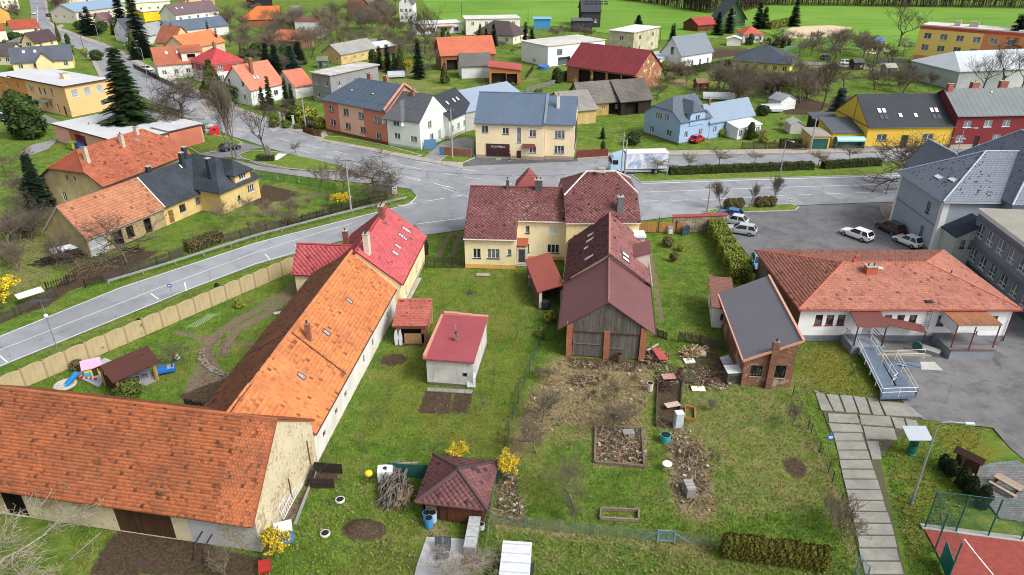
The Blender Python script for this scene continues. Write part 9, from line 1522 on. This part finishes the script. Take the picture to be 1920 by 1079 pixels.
H = house('white_dome_hut','grey white rounded hut beside the yellow yard',(59.4,150.2),(62.3,150.2),3.5,'gy',2.0,2.8,cat='hut',wall=(206,206,200),roof=felt((186,188,184)),ov=.15)
H = house('brown_hut','little brown garden hut below the white top house',(-58,337.6),(-54.6,337.6),4,'gx',2.4,3.6,cat='hut',wall=(120,60,44),roof=felt((110,70,60)),ov=.2)
H = house('blue_hut','pale blue garden hut among the upper bare trees',(-109.8,378),(-106.6,378),4,'flat',3.4,3.4,cat='hut',wall=(140,160,180),roof=felt((150,156,166)),ov=.1)
pg = thing('playground_frame','timber climbing frame with blue roof on the far playground','climbing frame',(127.9,259.9)); 
for x in (-1.5,1.5):
    for y in (-1,1): MB().bar((x,y,0),(x,y,4),.2,.2,wood((150,110,70))).obj('post',pg)
for s in (-1,1): MB().prism([(-1.9,s * 1.4,3.8),(1.9,s * 1.4,3.8),(1.9,0,5),(-1.9,0,5)],plain((70,110,170)),(0,0,-.1)).obj('roof_panel',pg)
MB().box(-1.5,-1,1.6,1.5,1,1.75,wood((150,110,70))).obj('deck',pg); sheet('sand_area',[(122.4,261.1),(135.8,269.6),(134.1,261.1),(125.4,255.3)],.08,plain((206,196,166),.9))
hard('lane',[(94.2,240.3),(103.8,238.3),(121.5,225.1),(131.5,216.4),(128.4,212.3),(117.3,219.8),(101.5,232.5),(92,234.4)],.05,asphalt((140,138,136),.3)); hard('lane',[(120.5,244.4),(131.1,244.4),(126.5,234.4),(117.6,234.4)],.054,asphalt((130,128,124),.5))
sp_ = thing('grain_silo','blue workshop container with canopy on the far yard','container',(12.9,323)); MB().box(-3.5,-2,0,3.5,2,4.2,plain((60,140,196))).obj('body',sp_); MB().prism([(-4,-2.4,4.2),(4,-2.4,4.2),(4,2.4,4.6),(-4,2.4,4.6)],plain((120,170,206)),(0,0,-.15)).obj('roof',sp_)

mesh_fence('teal mesh fence beside the fallow field garden',[(96.4,262.3),(104.8,269.6),(117.6,285.4)],1.5,(90,150,140),(90,140,130),4,.3,.05); mesh_fence('wire fence through the orchard',[(46.7,191.1),(66,203.8),(79.6,208.3)],1.3,(110,120,110),(120,116,104),3,.14,.05)
picket('grey board fence behind the blue metal hall',[(3.6,192.4),(12.3,203.8)],1.3,.3,(150,146,140),.24); picket('brown rail fence in the central gardens',[(-60,228.7),(-56.7,244.4),(-48.4,257.6)],1.1,.5,(110,96,80)); picket('low fence before the yellow bungalow',[(62.4,209.9),(73.4,213.1),(83.2,209.9)],1.1,.4,(140,130,116)); picket('dark fence behind the red sheet barn',[(3.9,209.9),(6.6,226.9)],1.4,.3,(84,72,64))
for i,(nm,p,rgb,rf_) in enumerate((('grey',(-51.9,267.1),(150,146,140),(130,130,132)),('brown',(-28.5,267.1),(110,80,60),(96,80,72)),('green',(-60.7,228.7),(96,120,96),(120,120,110)),('rusty',(49.6,193.8),(140,90,70),(150,110,96)),('white',(67.9,191.1),(214,214,210),(170,172,174)),('dark',(105.1,225.1),(70,64,60),(84,84,86)),('ochre',(30.6,248.7),(190,160,100),(130,120,110)),('weathered',(110.9,216.4),(140,130,116),(170,168,160)))):
    H = house('garden_shed',nm + ' little garden shed, ' + ('beside the ochre shed','under the huge bare trees','by the grey cube house','behind the blue house roof','in the middle of the orchard','at the far lane','left of the stained flat house','at the orchard path')[i],p,(p[0] + 3.2,p[1] + .4),3,'gx',2.2,3.1,cat='shed',wall=rgb,roof=felt(rf_),ov=.2,dirt=.6,openings=[('F',.3,.05,.8,1.8,'d',{}),('F',.75,.9,.7,.6,'1',{})])
for nm,lb,A,B,W_,kd,zf,zr,wl,rf_,ex in (('brown_tower_house','house with dark brown roof and round tan bay at the top edge',(-173.9,405.8),(-168.6,414.1),9,'gx',4.5,8.0,(214,180,130),TL((84,62,60)),{}),('tan_house','tan house with brown roof at the top edge',(-167.4,414.1),(-164.8,422.7),10,'gy',5,8,(196,150,100),TL((120,84,66)),{}),('grey_edge_house','grey-roofed house at the top edge beside the blue hall',(-259.8,440.9),(-257,454),10,'gx',4,7,(200,196,190),TL((104,108,116)),{}),('small_street_house','small cream house with dark roof at the left edge below the yellow gable',(-164.7,234.4),(-159.5,234.4),8,'gx',3,6,(220,206,170),TL((90,84,86)),{})):
    house(nm,lb,A,B,W_,kd,zf,zr,wall=wl,roof=rf_,ov=.4,openings=wins((('F',2,1.0,1.2,1.2),)))

# -- litter of sticks, clods and rubble over the neglected plot: nobody could count it
def litter(name,label,polys,n,mats,seed,lo,hi,flat_=False):
    rd2 = random.Random(seed); b = MB(); A2 = [np.array(p) for p in polys]; c = 0
    while c < n:
        pg = rd2.choice(A2); x,y = rd2.uniform(pg[:,0].min(),pg[:,0].max()),rd2.uniform(pg[:,1].min(),pg[:,1].max())
        if pip(np.array([x]),np.array([y]),pg)[0] < 0: continue
        c += 1; a = rd2.uniform(0,3.14); L = rd2.uniform(lo,hi); d = np.array((math.cos(a),math.sin(a),rd2.gauss(0,.25))) * L; p = np.array((x,y,rd2.uniform(.02,.12)))
        if flat_: b.bar(p,p + d * .5,L * rd2.uniform(.4,.9),L * .35,rd2.choice(mats))
        else: b.bar(p,p + d,.025 + .03 * rd2.random(),.03,rd2.choice(mats))
    b.obj(name,kind='stuff',label=label,category='litter')
PLOT = [[(5.41,62.1),(13.71,60.9),(14.21,58.79),(11.45,50.88),(4.77,50.88),(1.85,48.68),(1.25,54.04)],[(13.74,50.88),(15.51,50.88),(16.77,47.28),(15.7,40.52),(12.38,40.24)],[(7.44,50.43),(11.62,50.43),(11.1,45.94),(6.9,46.07)],[(14.48,60.32),(23.77,60.32),(21.92,55.73),(14.08,57.5)],[(-0.86,44.03),(0,46.6),(1,39.16),(-1.01,39.7)]]
WM_ = [wood((150,134,108)),wood((112,98,80)),wood((92,76,62)),wood((176,160,132))]
litter('fallen_sticks','dead sticks and stalks strewn over the neglected plot',PLOT,1500,WM_,3,.25,1.1)
litter('rubble','stones, clods and brick bits strewn over the neglected plot',PLOT,500,[plaster((150,142,128),.4),plaster((120,108,92),.4),brick(),plaster((186,178,164),.3)],4,.12,.4,True)
litter('yard_litter','branches and scraps strewn in the wild garden at the left edge',[[(-75.5,97.1),(-70.5,103.6),(-59.5,89.4),(-58.9,75.3),(-61.5,75.3)],[(-63.9,89.4),(-55,92.1),(-50.4,84.2),(-55.5,79.6)]],700,WM_,5,.4,1.8)
litter('leaf_litter','dead leaves and clods on the lawns',[[(-16.15,46.6),(-11.5,81.1),(3.4,81.1),(2.3,65.48),(-1.35,46.6)],[(-16.02,39.43),(-13.8,44.03),(-7.76,44.03),(-6.63,34.57),(-15.83,34.57)],[(-1.18,38.38),(22.72,36.15),(23.56,34.57),(-1.47,34.57)],[(30.65,64.4),(35.87,63.34),(34.46,55.3),(27.52,55.73)],[(31.91,48.68),(35.89,40.52),(31.11,39.16),(27.44,34.98)]],1400,[plaster((128,112,84),.3),plaster((96,82,60),.3),plaster((150,140,96),.3)],6,.08,.22,True)

# grass: uncountable tufts over lawns and meadows
def inpoly_any(x,y,polys):
    m = np.zeros(x.shape,bool)
    for p in polys: m |= pip(x,y,p) > -.1
    return m
def tufts(name,x,y,z,size,mat,rnd,spread=.6,blades=3,label=None,bw=.16):
    n = len(x); V = []; base = np.stack([x,y,z],1); tri = []
    for b in range(blades):
        a = rnd.uniform(0,2 * math.pi,n); d = np.stack([np.cos(a),np.sin(a),0 * a],1); s = (size * rnd.uniform(.5,1.3,n))[:,None]; w_ = np.stack([-np.sin(a),np.cos(a),0 * a],1) * s * bw; tip = base + d * s * spread * rnd.uniform(.4,1.2,(n,1)) + np.array((0,0,1.)) * s * .8; o = base + d * s * .15; V.append(np.stack([o - w_,o + w_,tip],1))
    V = np.concatenate(V).reshape(-1,3); F_ = np.arange(len(V)).reshape(-1,3); link(name,np_mesh(name,V,F_,mat,np.tile(rnd.random(n),blades)),None,kind='stuff',label=label,category='grass')
rd = np.random.default_rng(11); N = 260000; yy = 30 + 70 * rd.random(N) ** 1.5; xx = rd.uniform(-1,1,N) * (yy * .75 + 4); keep = ~inpoly_any(xx,yy,AREAS) & (chan('soil',xx,yy) < .35) & (chan('gravel',xx,yy) < .4); xx,yy = xx[keep],yy[keep]; dr = chan('dry',xx,yy); zz = .05 * np.sin(xx * .9 + 1.3) * np.sin(yy * .7) * (yy < 95) - .07 + .75 * np.exp(-(((xx - mx) / 1.1) ** 2 + ((yy - my) / .8) ** 2))
nz = np.sin(xx * .31 + 2 * np.sin(yy * .23)) + np.sin(yy * .37 + 1.7 * np.sin(xx * .29)); isdry = rd.random(len(xx)) < dr * .45 + .006; 
GR = foliage((116,144,50),(60,84,28)); GR2 = foliage((136,140,66),(86,92,42)); lush = (nz > -.2)
tufts('grass',xx[~isdry & lush],yy[~isdry & lush],zz[~isdry & lush],.17,GR,rd,label='short green lawn grass'); tufts('grass',xx[~isdry & ~lush],yy[~isdry & ~lush],zz[~isdry & ~lush],.17,GR2,rd,label='yellowish worn lawn grass')
DRY = foliage((164,148,114),(96,82,60)); tufts('dry_grass',xx[isdry],yy[isdry],zz[isdry],.18,DRY,rd,.9,bw=.09,label='straw-coloured dead grass')
M2 = 12000; yy = rd.uniform(36,64,M2); xx = rd.uniform(-6,34,M2); d2 = chan('dry',xx,yy); k = d2 > .75; xx,yy = xx[k],yy[k]; tufts('dry_grass',xx,yy,0 * xx - .05,.32,DRY,rd,1.5,5,bw=.05,label='tall matted dead grass in the overgrown plot')

# look-alikes in a group are told apart by their order in view
ONES = 'first second third fourth fifth sixth seventh eighth ninth tenth eleventh twelfth thirteenth fourteenth fifteenth sixteenth seventeenth eighteenth nineteenth'.split(); TENS = {2: ('twentieth','twenty'),3: ('thirtieth','thirty'),4: ('fortieth','forty'),5: ('fiftieth','fifty'),6: ('sixtieth','sixty')}
def nth(n): return ONES[n - 1] if n < 20 else TENS[n // 10][0] if n % 10 == 0 else TENS[n // 10][1] + '-' + ONES[n % 10 - 1]
same = {}
for o in SC.objects:
    if o.parent is None and o.get('group') and o.get('label'): same.setdefault(o['label'],[]).append(o)
for lb,os_ in same.items():
    if len(os_) > 1:
        os_.sort(key=lambda o: o.location.x / (o.location.y * .89 + 18.2))
        for i,o in enumerate(os_): o['label'] = lb + ', ' + nth(i + 1) + ' from left'
